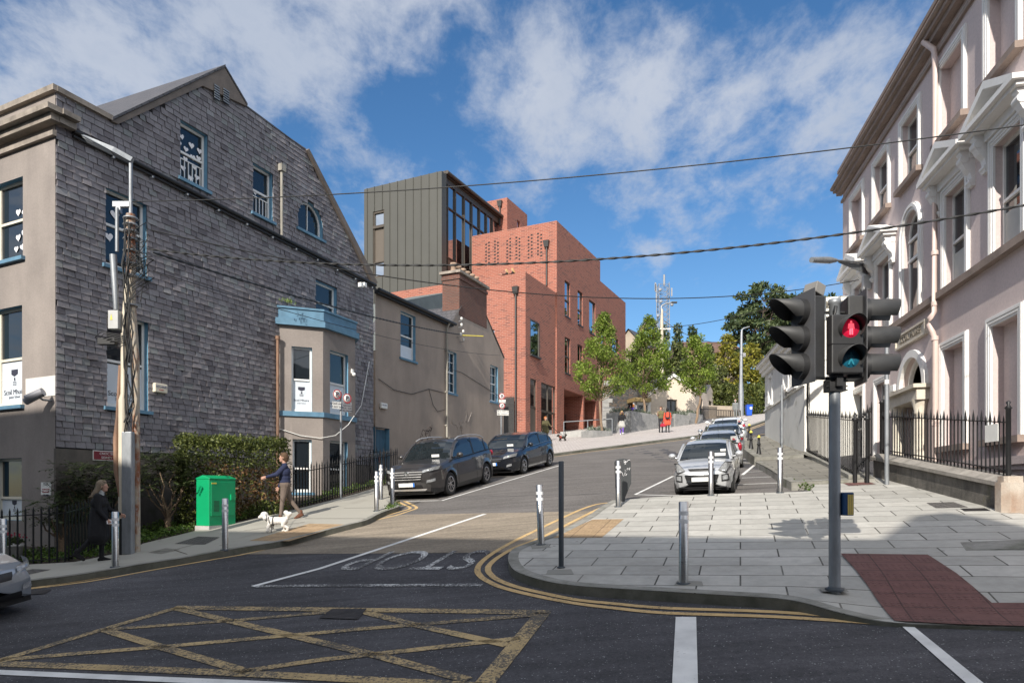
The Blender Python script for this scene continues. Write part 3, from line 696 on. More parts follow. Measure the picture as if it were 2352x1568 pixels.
# line of the slates under the brown gable fascia
sl_top=[(0,zb_s-.05),(xe+.02,zb_s-.05),(xe,prof[4][1]),prof[3],prof[2],hp(460,199),hp(266,286),hp(250,283),(0,zpar+.03)]
while z<prof[1][1]:
    x=-.25*rnd.random() if row%2 else -.02; off=0
    while x<xe:
        w=rnd.uniform(.19,.31); xa=max(x,.0); xb=min(x+w,xe); x+=w
        if xb-xa<.06: continue
        cx=(xa+xb)/2; cz=z+ch*.5
        if not inside((cx,cz),sl_top): continue
        hit=False
        for k,h in holes.items():
            r=ws[k]
            if not (r[2]-.1<cz<r[3]+.01): continue
            e0,e1=r[0],r[1]
            if k=='oriel' and cz>r[3]-ra:
                q_=math.sqrt(max(0,ra*ra-(cz-r[3]+ra)**2)); e0,e1=(r[0]+r[1])/2-q_,(r[0]+r[1])/2+q_
            if xb>e0 and xa<e1:
                if max(e0-xa,xb-e1)<.02: hit=True
                elif e0-xa>xb-e1: xb=e0
                else: xa=e1
        if hit or xb-xa<.03: continue
        o_=rnd.uniform(.015,.024)+(.018 if rnd.random()<.03 else 0); dz=rnd.gauss(0,.003)+.010*mnoise.noise(Vector((x*.5,z*2,3))); t_=rnd.gauss(0,.0025); g=.007; yw_=rnd.gauss(0,.005)
        z0=z+dz; z1=z+ch+.03
        a=(xa+g,-o_-.012+yw_,z0+t_); b=(xb-g,-o_-.012-yw_,z0-t_); c=(xb-g,-.010-yw_,z1); d=(xa+g,-.010+yw_,z1)
        a2=(xa+g,-.001,z0+t_); b2=(xb-g,-.001,z0-t_)
        mb.raw([a,b,c,d,a2,b2],[(0,1,2,3),(4,5,1,0),(1,5,2),(4,0,3)])
    z+=ch; row+=1
mb.build('slate_cladding',M['slate'],sh)
# fascia of the gable, verge and louvres
mb=MB()
mb.prism([hp(250,280),hp(510,157),hp(562,246),hp(460,199),hp(266,287)],-.10,.02); mb.build('gable_fascia',M['fascia'],sh); mb=MB()
mb.prism([hp(700,346),hp(704,343),hp(862,650),hp(854,657)],-.12,.02)
mb.build('verge_board',M['fascia'],sh)
for a,b,c,d in ((491,503,192,207),(512,525,201,219)):
    x0,x1=FS.hx(a,-.1),FS.hx(b,-.1); z1=hp(a,c,-.1)[1]; z0=z1-.42
    m2=MB(); m2.box(x0,x1,-.115,-.1,z0,z1,0)
    for k in range(6): m2.box(x0,x1,-.135,-.115,z0+.02+k*.07,z0+.05+k*.07,1)
    m2.build('louvre_vent',[M['black_plastic'],M['galv']],sh)
mb=MB()
def rf(a,b,th=.08,ov=-.14): 
    mb.raw([(a[0],ov,a[1]+.01),(b[0],ov,b[1]+.01),(b[0],9,b[1]+.01),(a[0],9,a[1]+.01),(a[0],ov,a[1]+th),(b[0],ov,b[1]+th),(b[0],9,b[1]+th),(a[0],9,a[1]+th)],[(4,5,6,7),(0,3,2,1),(0,1,5,4),(2,3,7,6),(0,4,7,3),(1,2,6,5)])
rf(prof[0],prof[1]); rf(prof[1],prof[2],.07,-.12); rf(prof[2],prof[3],.06,-.03); rf(prof[3],prof[4],.05,-.03)
mb.box(.3,prof[0][0]+.3,.4,9,zpar-.9,zpar-.85)
mb.build('roof',M['roof_slate'],sh)
# black drain pipe and gutter across the slates
gy=lambda x: hp(165,303)[1]
mb=MB(); z0=hp(165,303)[1]; z1=hp(857,655)[1]; x0=FS.hx(163)
mb.tube([(x0,-.09,z0),(xe+.05,-.09,z1)],.06,8); mb.tube([(x0,-.07,z0-.12),(xe+.05,-.07,z1-.1)],.035,6)
mb.build('gutter',M['black_plastic'],sh)
for k in range(11):
    mb=MB(); t=.08+k*.09; mb.box(x0+(xe-x0)*t-.02,x0+(xe-x0)*t+.02,-.16,-.02,z0+(z1-z0)*t-.2,z0+(z1-z0)*t-.15); mb.build('gutter_bracket',M['galv'],sh)
xp,zp=hp(642,395); 
mb=MB(); mb.tube([(xp,-.09,zp+.1),(xp,-.09,hp(648,552)[1])],.045,8); mb.box(xp-.1,xp+.1,-.18,-.02,zp,zp+.22)
mb.build('downpipe',M['timber_grey'],sh)
# windows of the slate wall
win(sh,*ws['top'],.13,hearts=[(.2,.78,.17,.3),(.55,.72,.2,.1),(.85,.7,.19,0),(.12,.64,.15,.2),(.35,.6,.17,-.1),(.6,.52,.19,.1),(.82,.56,.18,0),(.33,.42,.16,0),(.66,.36,.17,.3),(.25,.24,.18,.2),(.75,.2,.18,-.2),(.52,.13,.2,0)],bars=6)
win(sh,*ws['small'],.13,bars=5,hearts=[(.3,.47,.16,.2)])
win(sh,*ws['oriel'],.13,arch=True,rail=0,glaz=(2,1))
win(sh,*ws['mid'],.13,rail=.55,hearts=[(.32,.72,.26,.1),(.18,.4,.24,.2)])
win(sh,*ws['low'],.13,rail=.50,film=(.02,.47),cr=.42)
win(sh,*ws['over'],.13,sill=None,rail=.42)
# bottom of the wall, damp render
mb=MB(); mb.box(.0,xe,-.02,.05,-1.6,zb_s-.03); mb.build('plinth',M['cement_dark'],sh)
# -------- canted bay
xa=FS.hx(639)
lo,hi=.3,3.0
for _ in range(40):
    b=(lo+hi)/2
    if FS.hx(742,-b)>xa+b: lo=b
    else: hi=b
bd=b; xr=FS.hx(816,-bd)
FBf=Frame((FS.w(xa+bd,-bd,0).x,FS.w(xa+bd,-bd,0).y),FS.x)                     # front of the bay
cdv=(FS.x-FS.y).normalized()
pA=FS.w(xa,0,0); FBc=Frame((pA.x,pA.y),cdv)                                    # canted side
Lc=bd*math.sqrt(2); Lf=xr-(xa+bd)
zc=lambda py:(FBf.hit(742,py)[1])
ztop=zc(754); 
mc,mf=rel(FS,FBc),rel(FS,FBf)
rc1=FBc.rect(669.5,716.8,794.8,945); rc2=FBc.rect(672,715.8,1008,1130)
rf1=FBf.rect(757.9,799.5,803.7,945); rf2=FBf.rect(757.4,798,1011,1130)
rf1=(rf1[0],rf1[1],rc1[2],rf1[3]); rf2=(rf2[0],rf2[1],rc2[2],rf2[3])
def wallM(mb,poly,hs,dep,Mx,mi=0,mr=1):
    t=MB(); t.wall(poly,hs,0,dep,mi,mr); n=len(mb.v); mb.v+=[Mx@v for v in t.v]; mb.f+=[[i+n for i in f] for f in t.f]; mb.mi+=t.mi; mb.sm+=t.sm
mb=MB(); 
wallM(mb,[(0,-1.6),(Lc,-1.6),(Lc,ztop),(0,ztop)],[loop(rc1),loop(rc2)],.2,mc)
wallM(mb,[(0,-1.6),(Lf,-1.6),(Lf,ztop),(0,ztop)],[loop(rf1),loop(rf2)],.2,mf)
mb.quad((xr,-bd,-1.6),(xr+bd,0,-1.6),(xr+bd,0,ztop),(xr,-bd,ztop))
bay=mb.build('bay',[M['cement'],M['blue_reveal']],sh)
def ring(o,z0,z1):
    s=o*.41
    return [(xa-o-s,.0),(xa+bd-s,-bd-o),(xr+s,-bd-o),(xr+bd+o+s,.0)]
mb=MB(); z1,z2=zc(739.6),zc(716)
mb.prism(ring(.13,0,0),ztop,z1,0,'z'); mb.prism(ring(.04,0,0),z1,z2,0,'z'); mb.prism(ring(.08,0,0),z2,z2+.06,0,'z')
mb.build('bay_cornice',M['blue_trim'],sh)
zl=zc(950); mb=MB(); mb.prism(ring(.06,0,0),zc(958),zc(947),0,'z'); mb.build('bay_ledge',M['blue_trim'],sh)
win(sh,*rc1,.12,mc,rail=.5,film=(.03,.49),cr=.34,sill=None); win(sh,*rf1,.12,mf,rail=.5,film=(.03,.49),cr=.34,sill=None)
win(sh,*rc2,.12,mc,rail=.45,glaz=(1,1),sillout=.02); win(sh,*rf2,.12,mf,rail=.45,sillout=.02)
M['rust_pipe']=mk('rusty_pipe',(.22,.13,.085),.7,.2,.45,7,.003,40,streak=4)
mb=MB(); px_=FS.hx(644,-.1); mb.tube([(px_-.12,-.1,zc(790)),(px_-.12,-.1,-1.3)],.05,8); mb.tube([(px_-.12,-.1,zc(790)),(px_-.12,-.1,zc(782))],.075,8); mb.build('downpipe',M['rust_pipe'],sh)
# weeds on the bay roof
mb=MB()
for k in range(70):
    x=rnd.gauss(FS.hx(662,-.6),.14); y=-bd*.62+rnd.gauss(0,.08); h=rnd.uniform(.03,.13); a=rnd.uniform(0,PI)
    mb.raw([(x,y,z2+.06),(x+.03*math.cos(a),y+.03*math.sin(a),z2+.06),(x+rnd.gauss(0,.04),y+rnd.gauss(0,.03),z2+.06+h)],[(0,1,2)])
M['weed']=mk('weed_leaves',(.13,.19,.04),.7,0,.4,15)
mb.build('roof_weeds',M['weed'],sh)
# -------- left (rendered) facade round the corner
ML=rel(FS,FL)
wl1=FL.rect(-14,52.5,404.5,589,'r'); wl2=FL.rect(-14,50.7,700,929,'r'); wl3=FL.rect(-14,50,1051,1195,'r')
zf=hp(127,262)[1]; LW=9
more=[]
for r_ in (wl1,wl2,wl3):
    for k in (1,2): more.append((r_[0]-2.3*k,r_[1]-2.3*k,r_[2],r_[3]))
mb=MB(); wallM(mb,[(-LW,-2.6),(0,-2.6),(0,zpar),(-LW,zpar)],[loop(r) for r in [wl1,wl2,wl3]+more],.22,ML)
mb.build('rendered_wall',[M['cement'],M['blue_reveal']],sh)
win(sh,*wl1,.13,ML,fm='cream_frame',rail=.5,hearts=[(.62,.62,.2,0),(.82,.6,.2,.2),(.62,.3,.2,.1),(.8,.34,.18,-.2),(.55,.16,.18,0),(.75,.17,.18,.3)])
win(sh,*wl2,.13,ML,fm='cream_frame',rail=.48,film=(.02,.46),cr=.42); win(sh,*wl3,.13,ML,fm='cream_frame',rail=.36,film=(.02,.34),cr=.3,sill=None)
for r in more: win(sh,*r,.13,ML,fm='cream_frame',rail=.5)
zA,zB,zC=zf,hp(127,284)[1],hp(127,308)[1]
mb=MB()
def trim(z0,z1,o,xe2):
    mb.box(-LW,o*.9,-o,.0,z0,z1,0,ML); mb.box(-o*.1,xe2,-o,-.0,z0+.003,z1-.003)
xc=FS.hx(163)
trim(zpar,zpar+.13,.10,prof[0][0]+.05); trim(zA-.08,zA+.04,.34,xc); trim(zB-.02,zA-.09,.2,xc); mb.box(-LW,.05,-.09,0,zC-.06,zC+.05,0,ML); 
mb.build('cornice',M['stone_trim'],sh)
mb=MB(); r_=FL.rect(60,126,862,908,'r'); mb.box(r_[0],0.01,-.012,.005,r_[2],r_[3]+.0,0,ML); mb.build('render_patch',mk('whitewash_patch',(.62,.6,.57),.9,0,.08,6),sh)
# ================================================================ things fixed to the slate house
def onwall(F,px,py,y=0): x,z=F.hit(px,py,y); return F.w(x,y,z)
def wallbox(name,label,cat,F,px0,px1,py0,py1,dep,mats,txt=(),group=None,bev=.02):
    x0,z1=F.hit(px0,py0); x1=F.hx(px1); z0=F.hit(px0,py1)[1]
    p=F.w((x0+x1)/2,0,(z0+z1)/2); o=thing(name,label,cat,p,F.rz,group); w,h=abs(x1-x0)/2,(z1-z0)/2
    b=MB().box(-w,w,-dep,-.005,-h,h).build('housing',mats,o); 
    if bev: bevel(b,bev)
    for s,sz,dz,m in txt: text('lettering',s,sz,m,o,(0,-dep-.003,dz))
    return o
M['cream_plastic']=mk('cream_plastic',(.72,.66,.52),.4,0,.06)
M['navy_ink']=mk('navy_ink',(.04,.05,.16),.6)
wallbox('alarm_box','cream alarm bell box on the grey slates beside the utility pole','alarm box',FS,349,378,879,900,.12,M['cream_plastic'],(('HYLAND',.085,.03,M['navy_ink']),('ALARM',.045,-.05,M['red_ink'])))
sx,sz=FS.hit(229,1036,-.03); sx2=FS.hx(275,-.03); sz0=FS.hit(229,1055,-.03)[1]
p=FS.w((sx+sx2)/2,-.03,(sz+sz0)/2); ss=thing('street_sign','small dark red street name plate on the damp wall behind the pole','sign',p,FS.rz)
hw,hh=.42,(sz-sz0)/2
M['sign_red']=mk('sign_red',(.22,.03,.04),.5)
MB().box(-hw,hw,-.02,0,-hh,hh).build('plate',M['sign_red'],ss); MB().box(-hw-.02,hw+.02,-.012,.004,-hh-.02,hh+.02).build('border',M['white_box'],ss)
text('lettering','CNOC SIDNEY',.085,M['white_box'],ss,(0,-.022,.045)); text('lettering','SIDNEY HILL',.085,M['white_box'],ss,(0,-.022,-.05))
# camera on the corner and notice plate
p=onwall(FL,118,918); cm=thing('security_camera','grey bullet security camera on the corner of the slate house','camera',p,FL.rz)
MB().tube([(0,0,-.02),(0,-.18,-.02),(-.05,-.26,.05)],.025,6).build('bracket',M['galv'],cm)
MB().tube([(.08,-.24,.13),(-.24,-.42,-.08)],[.085,.08],12).tube([(.1,-.23,.15),(-.2,-.41,-.02)],[.095,.095],12).build('housing',mk('camera_grey',(.22,.22,.24),.45),cm)
nb=wallbox('notice_plate','white notice about cameras on the rendered corner wall','notice',FL,96,119,1107,1136,.02,M['white_box'],(('CCTV',.07,.11,M['ink']),('24 HR CCTV',.05,-.02,M['red_ink']),('MONITORED',.045,-.08,M['red_ink']),('HYLAND',.055,-.15,M['ink'])),bev=0)
# ================================================================ rendered house in the middle
M['render_brown']=plaster('brown_render',(.36,.295,.245),(.245,.205,.175),.5,.006,65,(.4,.7),4)
M['old_brick']=brickmat('old_brick',(.20,.07,.045),(.13,.05,.035),(.16,.12,.1),.23,.08,.014,'UV',0,0,.4,.012,.9,.5,(.09,.06,.05))
M['pot']=mk('clay_pot',(.34,.24,.17),.85,0,.25,6,.004,30)
M['lead']=mk('grey_lead_roof',(.14,.155,.15),.6,.1,.15,1.2)
FP=Frame(((862-1176)/1568*27.6,27.6),dirVP(1880))
ph=thing('rendered_house','low brown rendered house between the slate house and the brick block','house',frame=FP,zb=.3)
q=lambda px,py,y=0:FP.hit(px,py,y)
xg=FP.hx(1028); xend=FP.hx(1157)
zg=q(866,668)[1]
wp={'a':FP.rect(920,954.4,713,820),'b':FP.rect(1026.8,1048.5,803,899.6),'c':FP.rect(1126.3,1143.3,837,920)}
dr=FP.rect(857,894.5,979,1103); dr=(0.02,dr[1],-.2,dr[3])
gab=[q(1034,742),q(1057,702),q(1118,728),q(1135,773),q(1157,823)]
mb=MB(); mb.wall([(0,-1),(xend,-1),gab[4],gab[3],gab[2],gab[1],(gab[0][0],zg+.02),(0,zg)],[loop(r) for r in wp.values()]+[loop(dr)],0,.24,0,1)
mb.quad((xend,0,-1),(xend,6,-1),(xend,6,gab[4][1]),(xend,0,gab[4][1])); mb.wall([(0,-1),(xend,-1),(xend,gab[4][1]),(0,zg)],[],6.0)
mb.build('wall',[M['render_brown'],M['blue_reveal']],ph)
win(ph,*wp['a'],.14,blind=.02,rail=.5,film=(.05,.3)); win(ph,*wp['b'],.14,glaz=(2,4),sillout=.06); win(ph,*wp['c'],.14,glaz=(2,4),sillout=.06)
mb=MB(); mb.box(dr[0]+.05,dr[1]-.05,.16,.22,dr[2],dr[3]-.06)
for k in range(8): mb.box(dr[0]+.08+k*(dr[1]-dr[0]-.16)/8,dr[0]+.10+k*(dr[1]-dr[0]-.16)/8,.15,.17,dr[2],dr[3]-.1)
dd=mb.build('door',M['blue_door'],ph); MB().box(dr[1]-.2,dr[1]-.12,.1,.16,dr[2]+1.0,dr[2]+1.2).build('handle',M['galv'],dd)
MB().box((dr[0]+dr[1])/2-.1,(dr[0]+dr[1])/2+.1,.143,.15,dr[2]+1.35,dr[2]+1.6).build('notice',M['sign_red'],dd)
mb=MB(); xv=gab[0][0]
mb.raw([(-.1,-.2,zg-.02),(xv,-.2,zg-.02),(xv+1.3,3.0,zg+1.55),(-.1,3.0,zg+1.55),(-.1,3.0,zg+1.4),(-.1,-.2,zg-.1)],[(0,1,2,3),(0,3,4,5)])
mb.raw([(xv,-.05,zg),(gab[1][0]+.1,-.05,gab[1][1]+.03),(gab[1][0]+.1,5,gab[1][1]+.03),(xv,5,zg)],[(0,1,2,3)])
mb.raw([(gab[2][0]-.1,-.06,gab[2][1]+.04),(xend+.05,-.06,gab[4][1]+.02),(xend+.05,5,gab[4][1]+.02),(gab[2][0]-.1,5,gab[2][1]+.04)],[(0,1,2,3)])
mb.build('roof',M['roof_slate'],ph)
mb=MB(); mb.tube([(-.12,-.26,zg-.03),(xv+.1,-.26,zg-.03)],.075,8); mb.box(-.1,xv,-.2,-.02,zg-.16,zg-.03); mb.build('gutter',M['black_plastic'],ph)
mb=MB(); xd=FP.hx(1022.5); mb.tube([(xd,-.25,zg-.05),(xd,-.1,zg-.35),(xd,-.1,.2)],.05,8)
for z in (zg-1.4,zg-3.4,zg-5): mb.box(xd-.08,xd+.08,-.13,-.02,z,z+.06)
mb.build('downpipe',M['timber_grey'],ph)
# grey lead covered wing behind
zl0=q(1036,722,3)[1]
mb=MB(); xa2,xb2=FP.hx(930,5.0),FP.hx(1040,5.0); z_a=q(925,688,5)[1]; z_b=q(1040,669,5)[1]
mb.prism([(xa2,zg),(xb2,zg),(xb2,z_b),(xa2,z_a)],5.0,8.0); mb.build('back_roof',M['lead'],ph)
# chimney
cx0=FP.hx(1055,-.02); cx1=FP.hx(1118,-.02); ctop=q(1055,626,-.02)[1]; cbot=gab[1][1]-.5
cdp=.95
mb=MB(); mb.box(cx0,cx1,-.02,cdp,cbot,ctop); mb.box(cx0-.05,cx1+.05,-.07,cdp+.05,ctop-.3,ctop-.16); 
ck=mb.build('chimney',M['old_brick'],ph)
mb=MB(); mb.box(cx0-.12,cx1+.12,-.14,cdp+.12,ctop,ctop+.13); mb.build('cap',M['stone_trim'],ck)
for k in range(6):
    x=cx0+.3+(cx1-cx0-.6)*k/5; mb=MB(); mb.lathe([(.16,ctop+.13),(.13,ctop+.5),(.17,ctop+.52),(.17,ctop+.62),(.12,ctop+.62),(.12,ctop+.4)],12,0,Matrix.Translation((x,cdp/2,0))); mb.build('chimney_pot',M['pot'],ck)
wallbox('alarm_box','white alarm bell box on the brown rendered wall above the blue door','alarm box',FP,871,885,924,937,.12,M['white_box'],(('HYLAND',.075,.02,M['navy_ink']),))
# insulators bracket
for (a,b) in ((1052,738),(1052,752),(1056,767),(1050,774),(1056,786)):
    p=onwall(FP,a,b); io=thing('insulator','small white porcelain insulator on the rendered gable','insulator',p,FP.rz,group='white porcelain insulators on the gable')
    MB().tube([(0,0,0),(0,-.2,0),(0,-.2,.1)],.014,5).build('pin',M['galv'],io); MB().lathe([(.03,.0),(.07,.02),(.05,.07),(.065,.1),(.03,.14)],10,0,Matrix.Translation((0,-.2,.05))).build('porcelain',M['white_box'],io)
# ================================================================ new brick building
M['brick']=brickmat('red_brick',(.355,.115,.075),(.262,.082,.055),(.42,.235,.175),.44,.135,.017,'UV',0,-.1,.24,.006,.85,.5,(.30,.12,.085),22,(.15,.055,.045))
M['soffit']=mk('brick_soffit',(.36,.14,.09),.85,0,.15,3)
M['zinc']=mk('grey_seamed_metal',(.072,.071,.062),.55,.1,.05,.6)
M['bronze']=mk('bronze_frame',(.085,.07,.055),.45,.3,.08)
M['bronze_panel']=mk('bronze_panel',(.115,.095,.075),.5,.2,.05)
M['curtain_glass']=glassmat('curtain_glass',(.50,.54,.58),.02,.0004,1.0); M['curtain_glass'].node_tree.nodes['Principled BSDF'].inputs['Metallic'].default_value=1.0
M['concrete_pale']=plaster('pale_concrete',(.42,.41,.39),(.3,.295,.28),1.2,.003,40,(.4,.65),1)
M['stone_rubble']=None
Bo=((1207-1176)/1568*53,53)
FB=Frame(Bo,dirVP(1935)); FBl=Frame(Bo,(FB.x.y,-FB.x.x))   # FBl: y runs along FB.x, x = -FB.y
bb=thing('brick_building','new red brick building with stepped roofs and grey metal upper storey','building',frame=FB,zb=3.2)
ml=rel(FB,FBl)
r=lambda px,py,y=0:FB.hit(px,py,y)
l=lambda px,py,y=0:FBl.hit(px,py,y)
zt1=r(1206.5,624)[1]; x2=FB.hx(1276); zt2=r(1276,507)[1]; x3=FB.hx(1376); zt3=r(1376,645.4)[1]; x4=FB.hx(1434.5)
ZB0=1.5
openings={}
def op(k,a,b,c,d): openings[k]=FB.rect(a,b,c,d); return openings[k]
op('w1',1294.1,1306.6,642.5,723.6);op('w2',1324,1335.6,665.5,743.4);op('w3',1350.6,1365,687,762)
op('w4',1217.4,1238.8,731.4,813.6);op('w5',1294.4,1306.9,772.5,855.3);op('w6',1323.8,1335.5,789,868);op('w7',1377,1388,746,800);op('w8',1403.6,1418,771.5,806)
op('w9',1377,1388,822,880)
op('g1',1217.8,1231.8,867.5,1003);op('g2',1243,1275.6,877,1006);op('r1',1292.5,1336.8,893,1000);op('r2',1339.4,1366.8,912.6,998)
f1=[k for k in openings if openings[k][0]<x2]; f2=[k for k in openings if openings[k][0]>=x2]
PR=.12
mb=MB(); mb.wall([(0,ZB0),(x2,ZB0),(x2,zt1),(0,zt1)],[loop(openings[k]) for k in f1],0,.38)
nd=2.4
shallow=[k for k in f2 if k[0]=='w']; deep=[k for k in f2 if k[0]!='w']
t=MB(); t.wall([(x2,ZB0),(x4,ZB0),(x4,zt3),(x3,zt3),(x3,zt2),(x2,zt2)],[loop(openings[k]) for k in f2],-PR,.38+PR); mb.raw(t.v,t.f)
for k in deep:
    a=openings[k]; q0,q1,z0,z1=a
    for e in ((q0,q0),(q1,q1)): mb.quad((e[0],.3,z0),(e[0],nd,z0),(e[0],nd,z1),(e[0],.3,z1))
    mb.quad((q0,nd,z0),(q1,nd,z0),(q1,nd,z1),(q0,nd,z1)); mb.quad((q0,.3,z1),(q1,.3,z1),(q1,nd,z1),(q0,nd,z1))
# sunlit side of the front block, all the way to the far left
Lx=FBl.hx(880)
lw=(l(1128.4,757),l(1135.7,776)); lhole=(FBl.hx(1128.4),FBl.hx(1135.7),lw[1][1],lw[0][1])
wallM(mb,[(Lx,ZB0),(0,ZB0),(0,zt1),(Lx,zt1)],[loop(lhole)],.3,ml,0,0)
mb.box(.003,.4,.003,-Lx,zt1-.02,zt1-.001)   # parapet thickness
mb.box(.4,x2+.2,.4,-Lx,zt1-1.4,zt1-1.2)     # terrace floor
mb.quad((.4,.4,zt1-1.3),(.4,-Lx,zt1-1.3),(.4,-Lx,zt1),(.4,.4,zt1)); mb.quad((.4,.4,zt1-1.3),(x2,.4,zt1-1.3),(x2,.4,zt1),(.4,.4,zt1)); mb.box(.4,x2,.003,.4,zt1-.02,zt1-.001)
# second block
y2=-FBl.hx(1084,x2); 
wallM(mb,[(-y2,zt1-1.3),(PR,zt1-1.3),(PR,zt2),(-y2,zt2)],[],.3,ml@Matrix.Translation((0,x2,0)))
mb.quad((x2,-PR,zt1-3),(x2,0,zt1-3),(x2,0,zt1),(x2,-PR,zt1)); mb.quad((x2,-PR,ZB0),(x2,0,ZB0),(x2,0,zt1),(x2,-PR,zt1))
mb.quad((x2,-PR,zt2),(x3,-PR,zt2),(x3,y2,zt2),(x2,y2,zt2)); mb.quad((x3,-PR,zt3),(x4,-PR,zt3),(x4,y2,zt3),(x3,y2,zt3))
mb.quad((x4,-PR,ZB0),(x4,y2,ZB0),(x4,y2,zt3),(x4,-PR,zt3)); mb.quad((x3,-PR,zt3),(x3,y2,zt3),(x3,y2,zt2),(x3,-PR,zt2)); mb.quad((x2,y2,zt1-1),(x3,y2,zt1-1),(x3,y2,zt2),(x2,y2,zt2))
# stair tower behind
yt=8.0; xt=FB.hx(1165,yt); ztt=r(1165,453.5,yt)[1]; xt2=FB.hx(1211,yt); yt2=-FBl.hx(1085,xt)
tw=FB.rect(1180.5,1187,505,524,'l',yt)
t=MB(); t.wall([(xt,zt1),(xt2,zt1),(xt2,ztt),(xt,ztt)],[loop((FB.hx(1188,yt),FB.hx(1194.5,yt),r(1188,523,yt)[1],r(1188,505,yt)[1]))],yt,.3); mb.raw(t.v,t.f)
wallM(mb,[(-yt2,zt1),(-yt,zt1),(-yt,ztt),(-yt2,ztt)],[],.3,ml@Matrix.Translation((0,xt,0)))
mb.quad((xt,yt,ztt),(xt2,yt,ztt),(xt2,yt2,ztt),(xt,yt2,ztt)); mb.quad((xt2,yt,zt1),(xt2,yt2,zt1),(xt2,yt2,ztt),(xt2,yt,ztt))
mb.build('brick_wall',M['brick'],bb)
def bwin(k,y=.0,rail=None,panel=None,mull=0,fr='bronze'):
    a=openings[k]; x0,x1,z0,z1=a; h=z1-z0; mb=MB(); w=.09; d=.1
    mb.box(x0,x0+w,y,y+d,z0,z1); mb.box(x1-w,x1,y,y+d,z0,z1); mb.box(x0+w,x1-w,y,y+d,z1-w,z1); mb.box(x0+w,x1-w,y,y+d,z0,z0+w)
    if rail: mb.box(x0+w,x1-w,y-.02,y+d,z0+h*rail-.07,z0+h*rail+.07)
    for m in range(mull): xx=x0+(x1-x0)*(m+1)/(mull+1); mb.box(xx-.05,xx+.05,y-.005,y+d,z0+w,z1-w)
    f=mb.build('window',M[fr],bb)
    MB().quad((x0,y+.06,z0),(x1,y+.06,z0),(x1,y+.06,z1),(x0,y+.06,z1)).build('pane',M['curtain_glass'],f)
    if k[0]=='w': MB().box(x0-.05,x1+.05,-PR-.06,y,z0-.1,z0+.01).build('sill',M['dark_frame'],f)
    if panel: MB().box(x0+.05,x1-.05,y+.01,y+.05,z0,z0+h*panel).build('panel',M['bronze_panel'],f)
for k,ra in (('w1',.46),('w2',.44),('w3',None),('w4',None),('w5',.47),('w6',.47),('w7',.45),('w8',None),('w9',.45)): bwin(k,-.02,ra)
bwin('g1',.05,.52,.5); bwin('g2',.05,.5,None,1)
def gate(k,y,frac):
    x0,x1,z0,z1=openings[k]; zt=z0+(z1-z0)*frac; mb=MB()
    n=int((x1-x0)/.24)
    for i in range(n+1): x=x0+.05+(x1-x0-.1)*i/n; mb.box(x-.022,x+.022,y,y+.04,z0+.1,zt)
    for z in (z0+.1,z0+(zt-z0)*.5,zt-.05): mb.box(x0,x1,y-.01,y+.05,z,z+.07)
    mb.build('gate',M['dark_frame'],bb)
gate('r1',1.6,.58); gate('r2',1.6,.55)
# small windows on the other sides
MB().raw([ml@Vector(v) for v in ((lhole[0],.2,lhole[2]),(lhole[1],.2,lhole[2]),(lhole[1],.2,lhole[3]),(lhole[0],.2,lhole[3]))],[(0,1,2,3)]).build('window',M['curtain_glass'],bb)
MB().box(FB.hx(1188,yt),FB.hx(1194.5,yt),yt+.15,yt+.2,r(1188,523,yt)[1],r(1188,505,yt)[1]).build('window',M['curtain_glass'],bb)
# pierced parapet
for px in (1130,1179,1228.5):
    mb=MB(); cx=FBl.hx(px,x2)
    for i in range(5):
        if i==2: continue
        for j in range(7):
            x=cx+i*.30-.6; z=zt2-1.0-j*.30+(.15 if i%2 else 0); mb.box(x-.09,x+.09,x2-.004,x2+.05,z-.07,z+.07,0,ml)
    mb.build('parapet_vent',M['slate_back'],bb)
# rainwater hoppers with pipes
for (px,pt,pb,xo) in ((1186,660,1004,0),(1256.5,554,657,x2),(1149.5,463,520,xt)):
    cx,zt=FBl.hit(px,pt,xo); zb_=FBl.hit(px,pb,xo)[1]; mb=MB(); Mx=ml@Matrix.Translation((0,xo,0))
    mb.raw([Mx@Vector(v) for v in ((cx-.26,-.34,zt),(cx+.26,-.34,zt),(cx+.26,0,zt),(cx-.26,0,zt),(cx-.18,-.26,zt-.55),(cx+.18,-.26,zt-.55),(cx+.18,0,zt-.55),(cx-.18,0,zt-.55))],[(0,1,2,3),(4,7,6,5),(0,4,5,1),(1,5,6,2),(3,7,4,0)])
    mb.tube([Mx@Vector((cx,-.13,zt-.5)),Mx@Vector((cx,-.13,zb_))],.075,8); mb.build('downpipe',M['dark_frame'],bb)
# metal clad storey
xm=1.6; yA=-FBl.hx(1014.5,xm); yB=-FBl.hx(836.3,xm); ztm=FBl.hit(1014.5,392.4,xm)[1]; zbm=zt1-1.2
mm=ml@Matrix.Translation((0,xm,0))
hA,hB=FBl.hx(856.5,xm),FBl.hx(882.5,xm); hz1=FBl.hit(856.5,487,xm)[1]; hz0=FBl.hit(856.5,640,xm)[1]
mb=MB(); wallM(mb,[(-yB,zbm),(-yA,zbm),(-yA,ztm),(-yB,ztm)],[loop((hA,hB,hz0,hz1))],.25,mm,0,0)
xm2=FB.hx(1025.4,yA)
mb.quad((xm,yA,zbm),(xm2,yA,zbm),(xm2,yA,ztm),(xm,yA,ztm)); mb.quad((xm2,yA,zbm),(xm2,yA+.6,zbm),(xm2,yA+.6,ztm),(xm2,yA,ztm)); mb.quad((xm,yA,ztm),(xm2,yA,ztm),(xm2,yB,ztm),(xm,yB,ztm))
xs_=[FBl.hx(p,xm) for p in (843.5,860,878,895.3,913,931,949,967,985.3,1004)]
